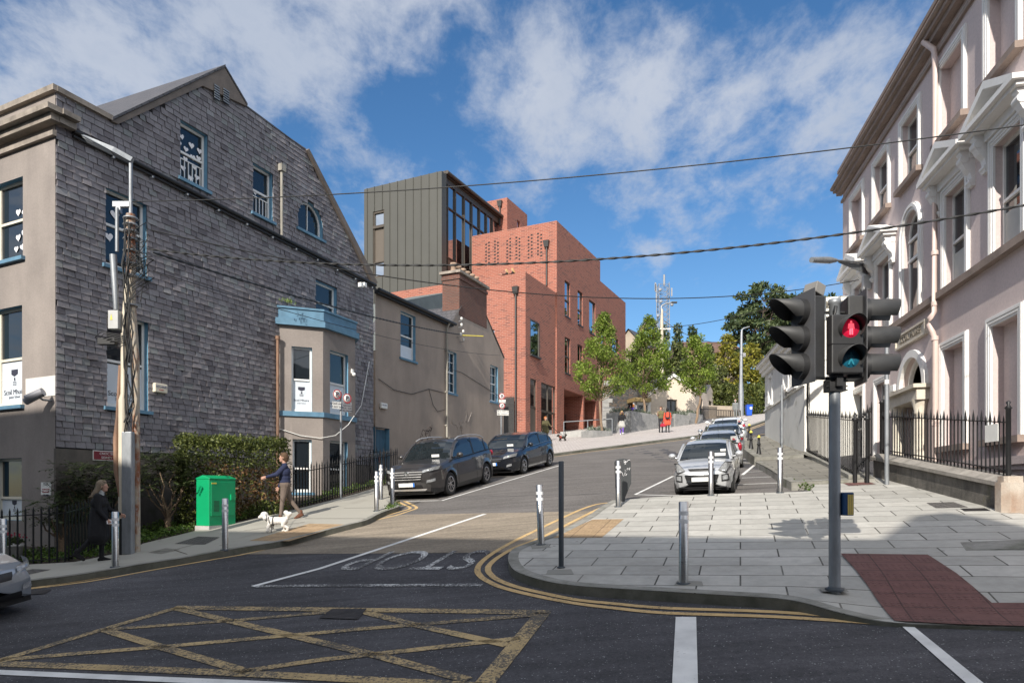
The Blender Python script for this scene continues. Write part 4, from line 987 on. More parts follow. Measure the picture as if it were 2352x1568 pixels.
for i,x in enumerate(xs_):
    if hA<x<hB: mb.box(x-.03,x+.03,-.07,.0,hz1,ztm,0,mm); mb.box(x-.03,x+.03,-.07,.0,zbm,hz0,0,mm)
    else: mb.box(x-.03,x+.03,-.07,.0,zbm,ztm,0,mm)
mb.build('metal_cladding',M['zinc'],bb)
H=hz1-hz0
mb=MB(); 
for (a,b,e) in ((0,.03,.08),(.97,1,.02),(.23,.245,.02),(.745,.785,.1)): mb.box(hA,hB,.2-e-.12,.24,hz0+H*a,hz0+H*b,0,mm)
for x in (hA,hB-.12): mb.box(x,x+.12,.08,.24,hz0,hz1,0,mm)
wf=mb.build('window',M['bronze'],bb)
MB().box(hA,hB,.18,.2,hz0+H*.245,hz0+H*.745,0,mm).build('panel',M['bronze_panel'],wf)
MB().box(hA,hB,.2,.22,hz0,hz0+H*.23,0,mm).build('pane',M['curtain_glass'],wf); MB().box(hA,hB,.2,.22,hz0+H*.785,hz1,0,mm).build('pane',M['curtain_glass'],wf)
# curtain wall of the upper storey
yc=yA+.35; xe_=FB.hx(1175,yc); zg1=r(1026,423,yc)[1]; zr=r(1027,410,yc)[1]
mb=MB(); mb.box(xm2,xe_,yc-.25,yc+3,zr-.02,zr+.35); mb.tube([(xm2,yc-.4,zr+.2),(xe_,yc-.4,zr+.2)],.16,8); mb.box(xm2,xe_,yc-.08,yc+.1,zg1,zr-.02); mb.build('eave',M['bronze'],bb)
cg=MB().quad((xm2,yc+.05,zbm),(xe_,yc+.05,zbm),(xe_,yc+.05,zg1),(xm2,yc+.05,zg1)).build('curtain_wall',M['curtain_glass'],bb)
mb=MB()
for p in (1027,1045,1065.5,1083,1100.5,1116.5,1130,1147,1158):
    x=FB.hx(p,yc); mb.box(x-.06,x+.06,yc-.1,yc+.04,zbm,zg1)
H=zg1-zbm
for f_ in (.82,.42,.30): mb.box(xm2,xe_,yc-.08,yc+.04,zbm+H*f_-.05,zbm+H*f_+.05)
mb.build('mullion_grid',M['bronze'],cg)
MB().box(xm2,xe_,yc+.0,yc+.03,zbm+H*.30,zbm+H*.42).build('spandrel',M['bronze_panel'],cg)
# flat roof body under the metal storey
# gate between the houses
gx0,gx1=FBl.hx(1158,-.4),FBl.hx(1180.5,-.4); gz1=FBl.hit(1160,915,-.4)[1]; gz0=FBl.hit(1160,1004,-.4)[1]
gt=thing('side_gate','dark grid security gate between the brown house and the brick building','gate',FBl.w((gx0+gx1)/2,-.4,gz0),FBl.rz)
w=(gx1-gx0)/2; h=gz1-gz0; mb=MB()
for i in range(15): x=-w+2*w*i/14; mb.box(x-.025,x+.025,-.02,.02,0,h+(.15 if i%2 else .05))
for i in range(9): mb.box(-w,w,-.03,.03,h*i/8.2,h*i/8.2+.05)
mb.build('gate_panel',M['dark_frame'],gt)
# ================================================================ rubble stone wing
def rubble():
    t=NT('rubble_stone'); v=t.coord('UV',(1,1.9,1)); vo=t.n('TexVoronoi'); t.L.new(v,vo.inputs['Vector']); vo.inputs['Scale'].default_value=3.4
    g=t.n('TexVoronoi'); g.feature='DISTANCE_TO_EDGE'; t.L.new(v,g.inputs['Vector']); g.inputs['Scale'].default_value=3.4
    sp=t.n('SeparateColor'); t.L.new(vo.outputs['Color'],sp.inputs[0])
    n=t.n('ValToRGB'); t.L.new(sp.outputs[0],n.inputs[0]); e=n.color_ramp.elements; e[0].color=(.045,.045,.048,1); e[1].color=(.17,.145,.12,1); x=e.new(.5); x.color=(.085,.082,.08,1); x=e.new(.78); x.color=(.125,.085,.06,1)
    c=t.mix(t.ramp(g.outputs['Distance'],.0,.07,(1,1,1),(0,0,0)),n.outputs[0],(.12,.115,.105))
    c=t.mix(1.0,c,t.ramp(t.noise(v,14,4,.7),.3,.7,(.7,)*3,(1.15,)*3),'MULTIPLY')
    t.bump(t.ramp(g.outputs['Distance'],.0,.12),.03,.8); return t.out(c,.9)
M['rubble']=rubble()
M['cream_render']=plaster('cream_render',(.66,.56,.45),(.58,.49,.40),.4,.004,40,(.4,.7),2,None,.08)
M['gold_metal']=mk('gold_fascia',(.32,.235,.11),.45,.3,.08)
M['tan_wall']=plaster('tan_wall',(.42,.35,.27),(.3,.25,.2),.6,.004,40)
def yat(px,Y): return ((px-1176)/1568*Y,Y)
FR=Frame(yat(1384,59),dirVP(4200))
sw=thing('stone_wing','old dark rubble stone gable wall beside the brick building','building',frame=FR,zb=4.5)
e=FR.hx(1488); R_=lambda px,py:FR.hit(px,py)
mb=MB(); po=[(0,3),(e,3),(e,R_(1486,880)[1]),R_(1452,845),R_(1409,863),(0,R_(1384,893)[1])]; nb=len(po)
mb.raw([(a,0,b) for a,b in po]+[(a+5.5,5,b) for a,b in po],[tuple(range(nb))]+[(i,(i+1)%nb,(i+1)%nb+nb,i+nb) for i in range(nb)])
mb.build('wall',M['rubble'],sw)
mb=MB()
for a,b,c,d in ((1464,1470,893,911),(1474,1483,893,914)): 
    x0,z1=R_(a,c); x1,z0=R_(b,d); mb.box(x0,x1,-.05,.02,z0,z1)
mb.build('window',M['dark_frame'],sw)
mb=MB(); x0,x1=FR.hx(1384),FR.hx(1394)
for k in range(14): mb.box(x0-.02,x0+(1.0 if k%2 else .65),-.07,.02,4.2+k*.38,4.2+k*.38+.36)
mb.build('quoin',M['concrete_pale'],sw)
# ---- cream cottage
FC=Frame(yat(1487,60),dirVP(6500))
ct=thing('cream_cottage','small cream rendered gabled cottage behind the planters','cottage',frame=FC,zb=4.5)
c_=lambda px,py,y=0:FC.hit(px,py,y)
xr_=FC.hx(1602); ap=c_(1545,862); el=(0,c_(1487.5,908)[1]); er=(xr_,c_(1602,899)[1])
op_=FC.rect(1531.7,1555.7,916.6,985)
FCs=Frame((FC.w(xr_,0,0).x,FC.w(xr_,0,0).y),dirVP(1905)); ms=rel(FC,FCs)
xs2=FCs.hx(1641); c2_=lambda px,py:FCs.hit(px,py)
zs=er[1]
mb=MB(); mb.wall([(0,3),(xr_,3),er,ap,el],[loop(op_)],0,.3)
hs=[FCs.rect(1607,1614,912,972),FCs.rect(1628,1635,918,968)]
wallM(mb,[(0,3),(xs2,3),(xs2,c2_(1641,923)[1]),(xs2,c2_(1641,905)[1]),(xs2*.72,c2_(1632,886)[1]),(xs2*.5,c2_(1622,903)[1]),(0,zs)],[loop(h) for h in hs],.25,ms,0,0)
mb.build('wall',M['cream_render'],ct)
mb=MB(); ov=.15
for a,b in ((el,ap),(ap,er)):
    mb.raw([(a[0],-ov,a[1]+.02),(b[0],-ov,b[1]+.02),(b[0],9,b[1]+.02),(a[0],9,a[1]+.02),(a[0],-ov,a[1]+.16),(b[0],-ov,b[1]+.16),(b[0],9,b[1]+.16),(a[0],9,a[1]+.16)],[(4,5,6,7),(0,1,5,4),(1,2,6,5),(3,0,4,7),(0,3,2,1)])
mb.raw([ms@Vector(v) for v in ((xs2*.45,-.1,c2_(1622,903)[1]),(xs2*.72,-.1,c2_(1632,886)[1]+.1),(xs2*.72,4,c2_(1632,886)[1]+.1),(xs2*.45,4,c2_(1622,903)[1]))],[(0,1,2,3)])
mb.build('roof',M['roof_slate'],ct)
mb=MB()
for a,b in ((el,ap),(ap,er)):
    mb.raw([(a[0],-ov-.03,a[1]-.12),(b[0],-ov-.03,b[1]-.12),(b[0],-ov-.03,b[1]+.15),(a[0],-ov-.03,a[1]+.15)],[(0,1,2,3)])
mb.build('bargeboard',M['upvc'],ct)
x0,x1,z0,z1=op_; mb=MB(); mb.box(x0,x0+.12,.15,.25,z0,z1); mb.box(x1-.12,x1,.15,.25,z0,z1); mb.box(x0,x1,.15,.25,z1-.14,z1); mb.box((x0+x1)/2-.05,(x0+x1)/2+.05,.16,.24,z0,z1); wd=mb.build('window',M['dark_frame'],ct)
MB().box(x0,x1,.2,.22,z0,z1).build('pane',M['pane'],wd)
for h in hs: MB().box(h[0],h[1],.1,.14,h[2],h[3],0,ms).build('side_window',M['dark_frame'],ct)
# ---- glazed lobby between them
FE=Frame(yat(1455,59.2),dirVP(6500))
gl=thing('glass_lobby','small glazed entrance lobby with gold fascia beside the cream cottage','porch',frame=FE,zb=4.5)
x1=FE.hx(1490); zt,zm=FE.hit(1455,914)[1],FE.hit(1455,922.5)[1]
MB().box(-.1,x1,-.5,3,zm,zt).build('fascia',M['gold_metal'],gl)
mb=MB()
for p in (1456,1477,1487): x=FE.hx(p); mb.box(x,x+.28,-.05,.1,3.5,zm)
mb.box(0,x1,-.05,.1,zm-.25,zm-.002); fr=mb.build('frame',M['upvc'],gl); MB().box(0,x1,.02,.04,3.5,zm-.1).build('pane',M['pane'],fr)
# ================================================================ planters, rails and walls of the plaza
M['granite']=plaster('mottled_granite',(.30,.295,.285),(.19,.19,.185),1.4,.004,40,(.42,.6),1)
def leaf_mat(name,a,b,trans=.25):
    t=NT(name); g=t.n('NewGeometry'); c=t.ramp(g.outputs['Random Per Island'],.05,.95,a,b)
    v=t.coord('Object'); c=t.mix(1.0,c,t.ramp(t.noise(v,.9,3,.6),.35,.65,(.72,)*3,(1.2,)*3),'MULTIPLY')
    t.out(c,.5,0,.35)
    tr=t.n('BsdfTranslucent'); t.L.new(c,tr.inputs[0]); ms_=t.n('MixShader'); ms_.inputs[0].default_value=trans
    t.L.new(t.p.outputs[0],ms_.inputs[1]); t.L.new(tr.outputs[0],ms_.inputs[2]); t.L.new(ms_.outputs[0],t.N['Material Output'].inputs[0]); return t.m
M['lavender']=leaf_mat('grey_green_herbs',(.06,.085,.045),(.24,.27,.22),.2)
def leaf(mb,p,d,u,l_,w):
    """one folded leaf: stem end p, direction d, side u"""
    a=p; m=p+d*l_*.5; t=p+d*l_; s=u*w*.5
    mb.raw([a,m+s,t,m-s],[(0,1,2,3)])
def rdir(up=0.0,rn=rnd):
    while True:
        v=Vector((rn.uniform(-1,1),rn.uniform(-1,1),rn.uniform(-1,1)))
        if .05<v.length<1: v.normalize(); v.z+=up; return v.normalized()
def herbs(mb,A,B,w,n,h):
    for k in range(n):
        t=rnd.random(); p=A.lerp(B,t); p=p+Vector((rnd.uniform(-w,w),rnd.uniform(-w,w),0))
        d=rdir(1.2); l_=rnd.uniform(.4,1)*h; leaf(mb,p,d,d.cross(rdir()).normalized(),l_,l_*.22)
def planter(label,px0,px1,Y0,Y1,dep,hpx,cat='planter',round_=False,herb=60):
    """granite planter whose front edge runs between two pixel columns at depths Y0, Y1"""
    a=Vector(yat(px0,Y0)); b=Vector(yat(px1,Y1)); d=(b-a); L=d.length; fr=Frame((a.x,a.y),(d.x,d.y))
    za=gz(a.x,a.y)-.2; ztop=max(gz(a.x,a.y),gz(b.x,b.y))+hpx
    o=thing('planter',label,cat,frame=fr,zb=gz(a.x,a.y)); 
    mb=MB(); mb.box(0,L,0,dep,za,ztop); mb.box(.12,L-.12,.12,dep-.12,ztop,ztop+.004,1)
    b_=mb.build('stone_box',[M['granite'],M['soil']],o)
    if herb:
        mb=MB(); herbs(mb,Vector((.2,dep/2,ztop)),Vector((L-.2,dep/2,ztop)),dep*.4,herb,.5); ho=mb.build('herbs',M['lavender'],o); 
    return o
planter('long sloping granite planter wall in front of the glass lobby',1450,1512,50.5,53.5,2.2,1.15,herb=420)
planter('granite planter block behind the walkers in front of the cottage',1541,1551,54,55,1.0,.75,herb=60)
planter('square granite planter in front of the cottage window',1551,1584,54.5,56,1.3,.85,herb=150)
planter('granite planter nearest the dark gates',1585,1615,56.5,58,1.4,.8,herb=150)
planter('low granite planter at the foot of the tree by the handrail',1361,1406,46.5,47.5,1.2,.42,herb=110)
MB_=MB()
def bar_rail(name,label,pts,hgt,posts):
    P=[Vector((a,b,gz(a,b)+.12)) for a,b in pts]; o=thing(name,label,'handrail',P[0]); mb=MB(); up_=Vector((0,0,hgt)); L=[p-P[0] for p in P]
    mb.tube([L[0]+up_]+[p+up_ for p in L[1:]],.035,6)
    mb.build('rail',M['galv'],o)
    for t in posts:
        i=min(int(t*(len(L)-1)),len(L)-2); f=t*(len(L)-1)-i; p=L[i].lerp(L[i+1],f); MB().tube([p-Vector((0,0,.2)),p+up_],.035,6).build('post',M['galv'],o)
bar_rail('handrail','grey steel handrail in front of the brick building recesses',[yat(1295,50),yat(1350,49),yat(1406,48.4)],1.15,(0,.5,1))
bar_rail('handrail','grey steel handrail against the dark stone wall',[yat(1384,55),yat(1424,54)],1.9,(1,))
stp=thing('ramp_plinth','pale concrete plinth under the handrail by the recesses','plinth',(0,0,0))
a,b=Vector(yat(1287,50.6)),Vector(yat(1362,49)); fr=Frame((a.x,a.y),(b-a)); stp.location=(a.x,a.y,gz(a.x,a.y)); stp.rotation_euler=(0,0,fr.rz)
MB().box(0,(b-a).length,0,3.2,-.2,.55).build('block',M['concrete_pale'],stp)
st=thing('stone_steps','grey granite steps up to the glass lobby','steps',(*yat(1408,51),gz(*yat(1408,51)))); st.rotation_euler=(0,0,R(-6))
for k in range(4): MB().box(0,1.5,.35*k,4,-.3+.2*k,.2*(k+1)).build('step',M['granite'],st)
# boundary wall and gates at the top of the street
FT=Frame(yat(1643,66),dirVP(7000))
bw=thing('boundary_wall','tan rendered boundary wall behind the dark gates up the street','wall',frame=FT,zb=6.5)
mb=MB(); mb.box(-.5,FT.hx(1703),1.2,1.6,5.5,FT.hit(1672,928)[1]); mb.build('wall',M['tan_wall'],bw)
dg=thing('driveway_gate','dark double driveway gate at the top of the street','gate',frame=FT,zb=6.5)
for (a,b) in ((1647,1677),(1679,1701)):
    x0,x1=FT.hx(a),FT.hx(b); z0=6.0; z1=FT.hit(1672,941)[1]; mb=MB(); mb.box(x0,x1,0,.06,z0,z1-.6); 
    n=int((x1-x0)/.16)
    for i in range(n+1): x=x0+(x1-x0)*i/n; mb.box(x-.035,x+.035,0,.05,z0,z1)
    mb.box(x0,x1,-.01,.07,z1-.08,z1); mb.build('gate_leaf',M['bronze'],dg)
fo=thing('iron_fence','short dark iron fence between the cottage and the gates','fence',frame=FT,zb=6.0)
mb=MB(); x0,x1=FT.hx(1611,-1.5),FT.hx(1646,-1.5)
for i in range(15): x=x0+(x1-x0)*i/14; mb.box(x-.025,x+.025,-1.52,-1.48,5.2,7.9)
for z in (5.6,7.6): mb.box(x0,x1,-1.53,-1.47,z,z+.06)
mb.build('panel',M['black_iron'],fo)
# far houses over the roofs
fh=thing('far_house','distant old house with slate roof and tan gable behind the brick building','house',(*yat(1445,86),gz(*yat(1445,86)))); fh.rotation_euler=(0,0,R(-35))
zt=at(1440,757,86).z-fh.location.z
mb=MB(); mb.prism([(-2.6,-3),(2.6,-3),(2.6,zt-3),(0,zt),(-2.6,zt-3)],0,9); mb.build('wall',M['tan_wall'],fh)
mb=MB(); mb.raw([(-2.9,-.3,zt-3.2),(0,-.3,zt+.1),(0,9,zt+.1),(-2.9,9,zt-3.2),(2.9,-.3,zt-3.2),(2.9,9,zt-3.2)],[(0,1,2,3),(1,4,5,2)]); mb.build('roof',M['roof_slate'],fh)
fh2=thing('far_house','distant house with a long brown tiled roof on the hill','house',(*yat(1632,105),gz(*yat(1632,105))))
M['brown_tile']=mk('brown_roof_tile',(.13,.075,.055),.9,0,.3,2)
zt=at(1630,772,105).z-fh2.location.z
MB().box(-5,5,0,8,-4,zt-3).build('wall',M['tan_wall'],fh2)
MB().raw([(-5.4,-.4,zt-2.6),(5.4,-.4,zt-2.6),(4.5,4,zt),(-4.5,4,zt),(5.4,8.4,zt-2.6),(-5.4,8.4,zt-2.6)],[(0,1,2,3),(1,4,2),(3,2,4,5),(0,3,5)]).build('roof',M['brown_tile'],fh2)
# ================================================================ pink school on the right
M['pink']=plaster('pink_render',(.62,.515,.49),(.52,.43,.41),.35,.004,45,(.42,.72),5,None,.11)
M['white_trim']=plaster('white_painted_trim',(.78,.765,.74),(.70,.68,.65),1.2,.002,50,(.45,.75),2,None,.05)
M['taupe_trim']=plaster('taupe_trim',(.33,.255,.215),(.2,.155,.13),.8,.006,40,(.35,.7),2)
M['carved']=mk('carved_letter_paint',(.24,.21,.17),.8)
M['limestone']=plaster('limestone',(.66,.60,.50),(.52,.46,.37),1.2,.005,40,(.4,.7),2)
FK=Frame(((1936-1176)/1568*25.7,25.7),(-(1508-1176)/1568,-1))
KX=FK.hx(2440)
sc=thing('pink_school','three storey pink rendered school with white pedimented windows and grey cornice','school',frame=FK,zb=0)
k=lambda px,py,y=0:FK.hit(px,py,y)
zpt=k(1930,403)[1]; zc1=k(1934,440)[1]; zc0=k(1936,460)[1]
zs=k(2051,755)[1]; zpl=k(2160,1064)[1]
XR=14.6
# opening sizes (x0,x1,z0,z1) from the pixel edges of the white surrounds
def kr_(a,b,c,d): return FK.rect(a,b,c,d)
T=[kr_(1954,1986,454,581.6),kr_(2006,2046,375.6,517.8),kr_(2068,2117.4,279,438),kr_(2155,2222,145.5,332.5),kr_(2263,2350,10,199)]
zT0=sum(t[2] for t in T)/5; zT1=sum(t[3] for t in T)/5
T=[(t[0],t[1],zT0,zT1) for t in T]
def cen(a,b): return (FK.hx(a)+FK.hx(b))/2
zF1=k(2162,418)[1]-.0; 
zFtop=zs+2.32
Fx=[(FK.hx(1960),FK.hx(1989)),(FK.hx(2012),FK.hx(2050)),None,(FK.hx(2166),FK.hx(2229)),(FK.hx(2276),FK.hx(2362))]
ax0,ax1=FK.hx(2071),FK.hx(2121)
GW=[(FK.hx(2162),FK.hx(2225.5)),(FK.hx(2270),FK.hx(2356))]; gz1=k(2162,789.4)[1]; gz0=k(2163.8,1026.5)[1]
GF=[kr_(1957.5,1987.6,896,1068),kr_(2010,2043,872,1055)]
dx0,dx1=FK.hx(2067.5),FK.hx(2133); dzt=k(2104,801)[1]; dz0=k(2090,1072)[1]
SW=.20   # width of the moulded surrounds
def inner(r,w=SW): return (r[0]+w,r[1]-w,r[2],r[3]-w)
holes=[]
for i,t in enumerate(T): holes.append(inner(t))
for f in Fx:
    if f: holes.append((f[0]+SW,f[1]-SW,zs+.12,zFtop))
for g in GW: holes.append((g[0]+SW,g[1]-SW,gz0,gz1-SW))
for g in GF: holes.append(inner(g))
n=14
ra_=(ax1-ax0)/2-SW; acx=(ax0+ax1)/2; azs=k(2071,560)[1]; azt=azs+ra_
arch=[(acx-ra_,zs+.12)]+[(acx-ra_*math.cos(PI*i/n),azs+ra_*math.sin(PI*i/n)) for i in range(n+1)]+[(acx+ra_,zs+.12)]
rd=(dx1-dx0)/2-SW; dcx=(dx0+dx1)/2; dzs=dzt-SW-rd
darch=[(dcx-rd,dz0)]+[(dcx-rd*math.cos(PI*i/n),dzs+rd*math.sin(PI*i/n)) for i in range(n+1)]+[(dcx+rd,dz0)]
base=[kr_(2165,2205,1110,1180),kr_(2290,2345,1098,1180)]
bh=[(k(2170,1100)[0],k(2215,1100)[0],k(2170,1175)[1]-1,k(2170,1098)[1]),(k(2290,1100)[0],k(2345,1100)[0],k(2290,1190)[1]-1,k(2290,1092)[1])]
mb=MB(); mb.wall([(0,-2.5),(XR,-2.5),(XR,zpt),(0,zpt)],[loop(h) for h in holes+bh]+[arch,darch],0,.22)
mb.quad((0,0,-2.5),(0,9,-2.5),(0,9,zpt),(0,0,zpt)); mb.quad((XR,0,-2.5),(XR,9,-2.5),(XR,9,zpt),(XR,0,zpt)); mb.quad((0,0,zpt),(XR,0,zpt),(XR,9,zpt),(0,9,zpt)); mb.wall([(0,-2.5),(XR,-2.5),(XR,zpt),(0,zpt)],[],9)
mb.build('wall',M['pink'],sc)
mb=MB(); e0,e1=-.25,XR+.2
mb.box(e0,e1,-.14,.3,zpt-.02,zpt+.10); mb.box(e0+.02,e1,-.30,-.002,zc1-.02,zc1+.12); mb.tube([(e0-.03,-.32,zc1+.16),(e1,-.32,zc1+.16)],.075,8); mb.box(e0+.1,e1,-.2,-.002,zc1-.16,zc1-.022); mb.box(e0+.2,e1,-.07,-.003,zc0-.1,zc0)
mb.build('cornice',M['taupe_trim'],sc)
MB().box(-.05,XR,-.16,-.002,zs-.10,zs+.06).build('string_course',M['taupe_trim'],sc)
mb=MB(); mb.box(-.05,dx0,-.12,-.002,zpl-.16,zpl); mb.box(-.05,dx0,-.07,-.002,zpl-.26,zpl-.163); mb.box(dx1,XR,-.12,-.002,zpl-.16,zpl); mb.box(dx1,XR,-.07,-.002,zpl-.26,zpl-.163); mb.build('plinth_moulding',M['pink'],sc)
def surround(f,x0,x1,z0,z1,w=SW,pro=.05,par=None):
    mb=MB(); 
    for (a,b,o,q) in ((0,w,pro,0),(w*.12,w*.42,pro+.025,.02),(w*.55,w*.75,pro+.02,.02)):
        mb.box(x0+a,x0+b,-o,-.002,z0,z1-a-.001); mb.box(x1-b,x1-a,-o,-.002,z0,z1-a-.001); mb.box(x0+b,x1-b,-o,-.002,z1-b,z1-a-.001)
    return mb.build('surround',M['white_trim'],f)
def kwin(x0,x1,z0,z1,blind,sill=True,rail=.5,curt=False,sash=True):
    """moulded surround, and inside it a sash or a blind recess"""
    a=(x0+SW,x1-SW,z0,z1-SW)
    if blind:
        f=MB().quad((a[0],.2,a[2]),(a[1],.2,a[2]),(a[1],.2,a[3]),(a[0],.2,a[3])).build('blind_window',M['pink'],sc)
    else:
        w=.06; mb=MB(); y=.13
        mb.box(a[0],a[0]+w,y,y+.07,a[2],a[3]); mb.box(a[1]-w,a[1],y,y+.07,a[2],a[3]); mb.box(a[0]+w,a[1]-w,y,y+.07,a[3]-w,a[3]); mb.box(a[0]+w,a[1]-w,y,y+.07,a[2],a[2]+w*1.4)
        zm=a[2]+(a[3]-a[2])*rail; mb.box(a[0]+w,a[1]-w,y-.02,y+.07,zm-.03,zm+.03)
        f=mb.build('window',M['upvc'],sc)
        MB().quad((a[0],y+.04,a[2]),(a[1],y+.04,a[2]),(a[1],y+.04,a[3]),(a[0],y+.04,a[3])).build('pane',M['pane'],f)
        if curt: MB().box(a[0]+w,a[1]-w,y+.02,y+.03,a[2]+w,a[2]+(zm-a[2])*.75).build('blind',M['blind'],f)
    surround(f,x0,x1,z0,z1)
    if sill: MB().box(x0-.06,x1+.06,-.17,.2,z0-.14,z0-.002).build('sill',M['taupe_trim'],f)
    return f
for i,t in enumerate(T): kwin(*t,blind=i in (0,3,4),rail=.5)
def bracket(mb,x,z1,w=.2,h=.85):
    """carved console: thick scroll above, thin below"""
    pr=[(-.0,z1),(-.30,z1),(-.30,z1-.12),(-.24,z1-.2),(-.26,z1-.34),(-.2,z1-.46),(-.1,z1-.56),(-.07,z1-.7),(-.11,z1-h+.08),(-.08,z1-h),(0,z1-h)]
    mb.prism(pr,x-w/2,x+w/2,0,'x'); mb.tube([(x-w/2-.015,-.22,z1-.26),(x+w/2+.015,-.22,z1-.26)],.09,10); mb.tube([(x-w/2-.015,-.08,z1-h+.1),(x+w/2+.015,-.08,z1-h+.1)],.05,8)
for f_ in Fx:
    if not f_: continue
    x0,x1=f_; f=kwin(x0,x1,zs+.12,zFtop+SW,False,False,.46,True)
    zt=zFtop+SW
    for xb_ in (x0-.14,x1+.14): mb=MB(); bracket(mb,xb_,zt+.25); mb.build('bracket',M['white_trim'],f)
    mb=MB(); mb.box(x0-.26,x1+.26,-.12,-.002,zt+.0,zt+.24); mb.build('frieze',M['white_trim'],f)
    # triangular pediment, open dark tympanum
    zb_=zt+.27; w=(x1-x0)/2+.42; cx=(x0+x1)/2; hh=.62
    mb=MB(); mb.box(cx-w,cx+w,-.46,-.002,zb_,zb_+.1); mb.box(cx-w+.08,cx+w-.08,-.36,-.003,zb_-.08,zb_-.002)
    for s in (-1,1): mb.prism([(cx+s*w,zb_+.102),(cx+s*(w-.34),zb_+.102),(cx,zb_+hh-.16),(cx,zb_+hh)] if s>0 else [(cx-w,zb_+.102),(cx,zb_+hh),(cx,zb_+hh-.16),(cx-w+.34,zb_+.102)],-.46,-.004)
    mb.prism([(cx-w+.3,zb_+.103),(cx+w-.3,zb_+.103),(cx,zb_+hh-.15)],-.2,-.005)
    mb.build('pediment',M['white_trim'],f)
# arched first floor window
mb=MB()
def archband(ro,ri,cx,zsp,z0,y0,y1):
    o=[(cx-ro,z0)]+[(cx-ro*math.cos(PI*i/n),zsp+ro*math.sin(PI*i/n)) for i in range(n+1)]+[(cx+ro,z0)]
    i_=[(cx-ri,z0)]+[(cx-ri*math.cos(PI*i/n),zsp+ri*math.sin(PI*i/n)) for i in range(n+1)]+[(cx+ri,z0)]
    for j in range(len(o)-1):
        mb.raw([(o[j][0],y0,o[j][1]),(o[j+1][0],y0,o[j+1][1]),(i_[j+1][0],y0,i_[j+1][1]),(i_[j][0],y0,i_[j][1]),(o[j][0],y1,o[j][1]),(o[j+1][0],y1,o[j+1][1]),(i_[j+1][0],y1,i_[j+1][1]),(i_[j][0],y1,i_[j][1])],[(0,1,2,3),(4,5,1,0),(2,6,7,3)])
archband(ra_+SW,ra_,acx,azs,zs+.12,-.06,0); archband(ra_+SW*.8,ra_+SW*.4,acx,azs,zs+.12,-.1,-.06)
archband(ra_,ra_-.07,acx,azs,zs+.12,.12,.2); mb.box(acx-ra_,acx+ra_,.1,.2,zs+1.6,zs+1.68); mb.box(acx-ra_,acx+ra_,.1,.2,azs-.1,azs-.03)
aw=mb.build('window',M['white_trim'],sc); MB().poly([(a,.16,b) for a,b in arch]).build('pane',M['pane'],aw)
for g in GW: kwin(g[0],g[1],gz0,gz1,True)
for g in GF: kwin(*g,blind=False,rail=.5)
for b_ in bh: 
    f=MB().box(b_[0],b_[1],.16,.2,b_[2],b_[3]).build('basement_window',M['pane'],sc); m2=MB(); m2.box(b_[0],b_[0]+.12,-.02,.19,b_[2],b_[3]); m2.box(b_[1]-.06,b_[1],.1,.19,b_[2],b_[3]); m2.box(b_[0],b_[1],.1,.19,b_[3]-.08,b_[3]); m2.build('frame',M['white_trim'],f)
# doorway with columns, fanlight and blue door
mb=MB(); archband(rd+SW,rd,dcx,dzs,dzs-.05,-.1,0); archband(rd,rd-.1,dcx,dzs,dzs-.2,.12,.22); ds=mb.build('door_arch',M['white_trim'],sc)
mb=MB(); mb.poly([(a,.62,b) for a,b in darch]); mb.build('fanlight',M['pane'],ds)
mb=MB()
for i in range(1,6): a=PI*i/6; mb.box(-.02,.02,.58,.61,.15,rd,0,Matrix.Translation((dcx,0,dzs))@Matrix.Rotation(a-PI/2,4,'Y'))
mb.build('fanlight_bars',M['white_trim'],ds)
for s in (0,1):
    pass
mb=MB(); mb.quad((dcx-rd,.22,dz0),(dcx-rd,.65,dz0),(dcx-rd,.65,dzs),(dcx-rd,.22,dzs)); mb.quad((dcx+rd,.22,dz0),(dcx+rd,.65,dz0),(dcx+rd,.65,dzs),(dcx+rd,.22,dzs)); mb.box(dcx-rd-.25,dcx+rd+.25,-.3,.3,dzs-.42,dzs-.12); mb.box(dcx-rd-.33,dcx+rd+.33,-.4,.3,dzs-.12,dzs-.02)
for s in (-1,1):
    x=dcx+s*(rd-.02); mb.lathe([(.2,dz0),(.2,dz0+.15),(.16,dz0+.2),(.15,dz0+1.2),(.125,dzs-.78),(.16,dzs-.74),(.14,dzs-.7),(.19,dzs-.52),(.22,dzs-.42)],18,0,Matrix.Translation((x,-.12,0)))
mb.build('door_columns',M['limestone'],sc)
dm=MB().box(dcx-rd+.2,dcx+rd-.2,.5,.56,dz0,dzs-.42).build('door',mk('navy_door',(.02,.035,.16),.35,0,.1),sc)
MB().box(dcx-.02,dcx+.08,.44,.5,dz0+1.0,dz0+1.08).build('door_knob',mk('brass',(.5,.36,.12),.3,.9,.1),dm)
mb=MB()
for i in range(3): mb.box(dcx-rd-.3-.1*i,dcx+rd+.3+.1*i,-.55-.35*i,.3,dz0-.17*(i+1),dz0-.17*i-.003)
mb.box(dcx-rd-.3,dcx+rd+.3,-2.2,-.4,dz0-1.2,dz0-.51)
mb.build('door_step',M['limestone'],sc)
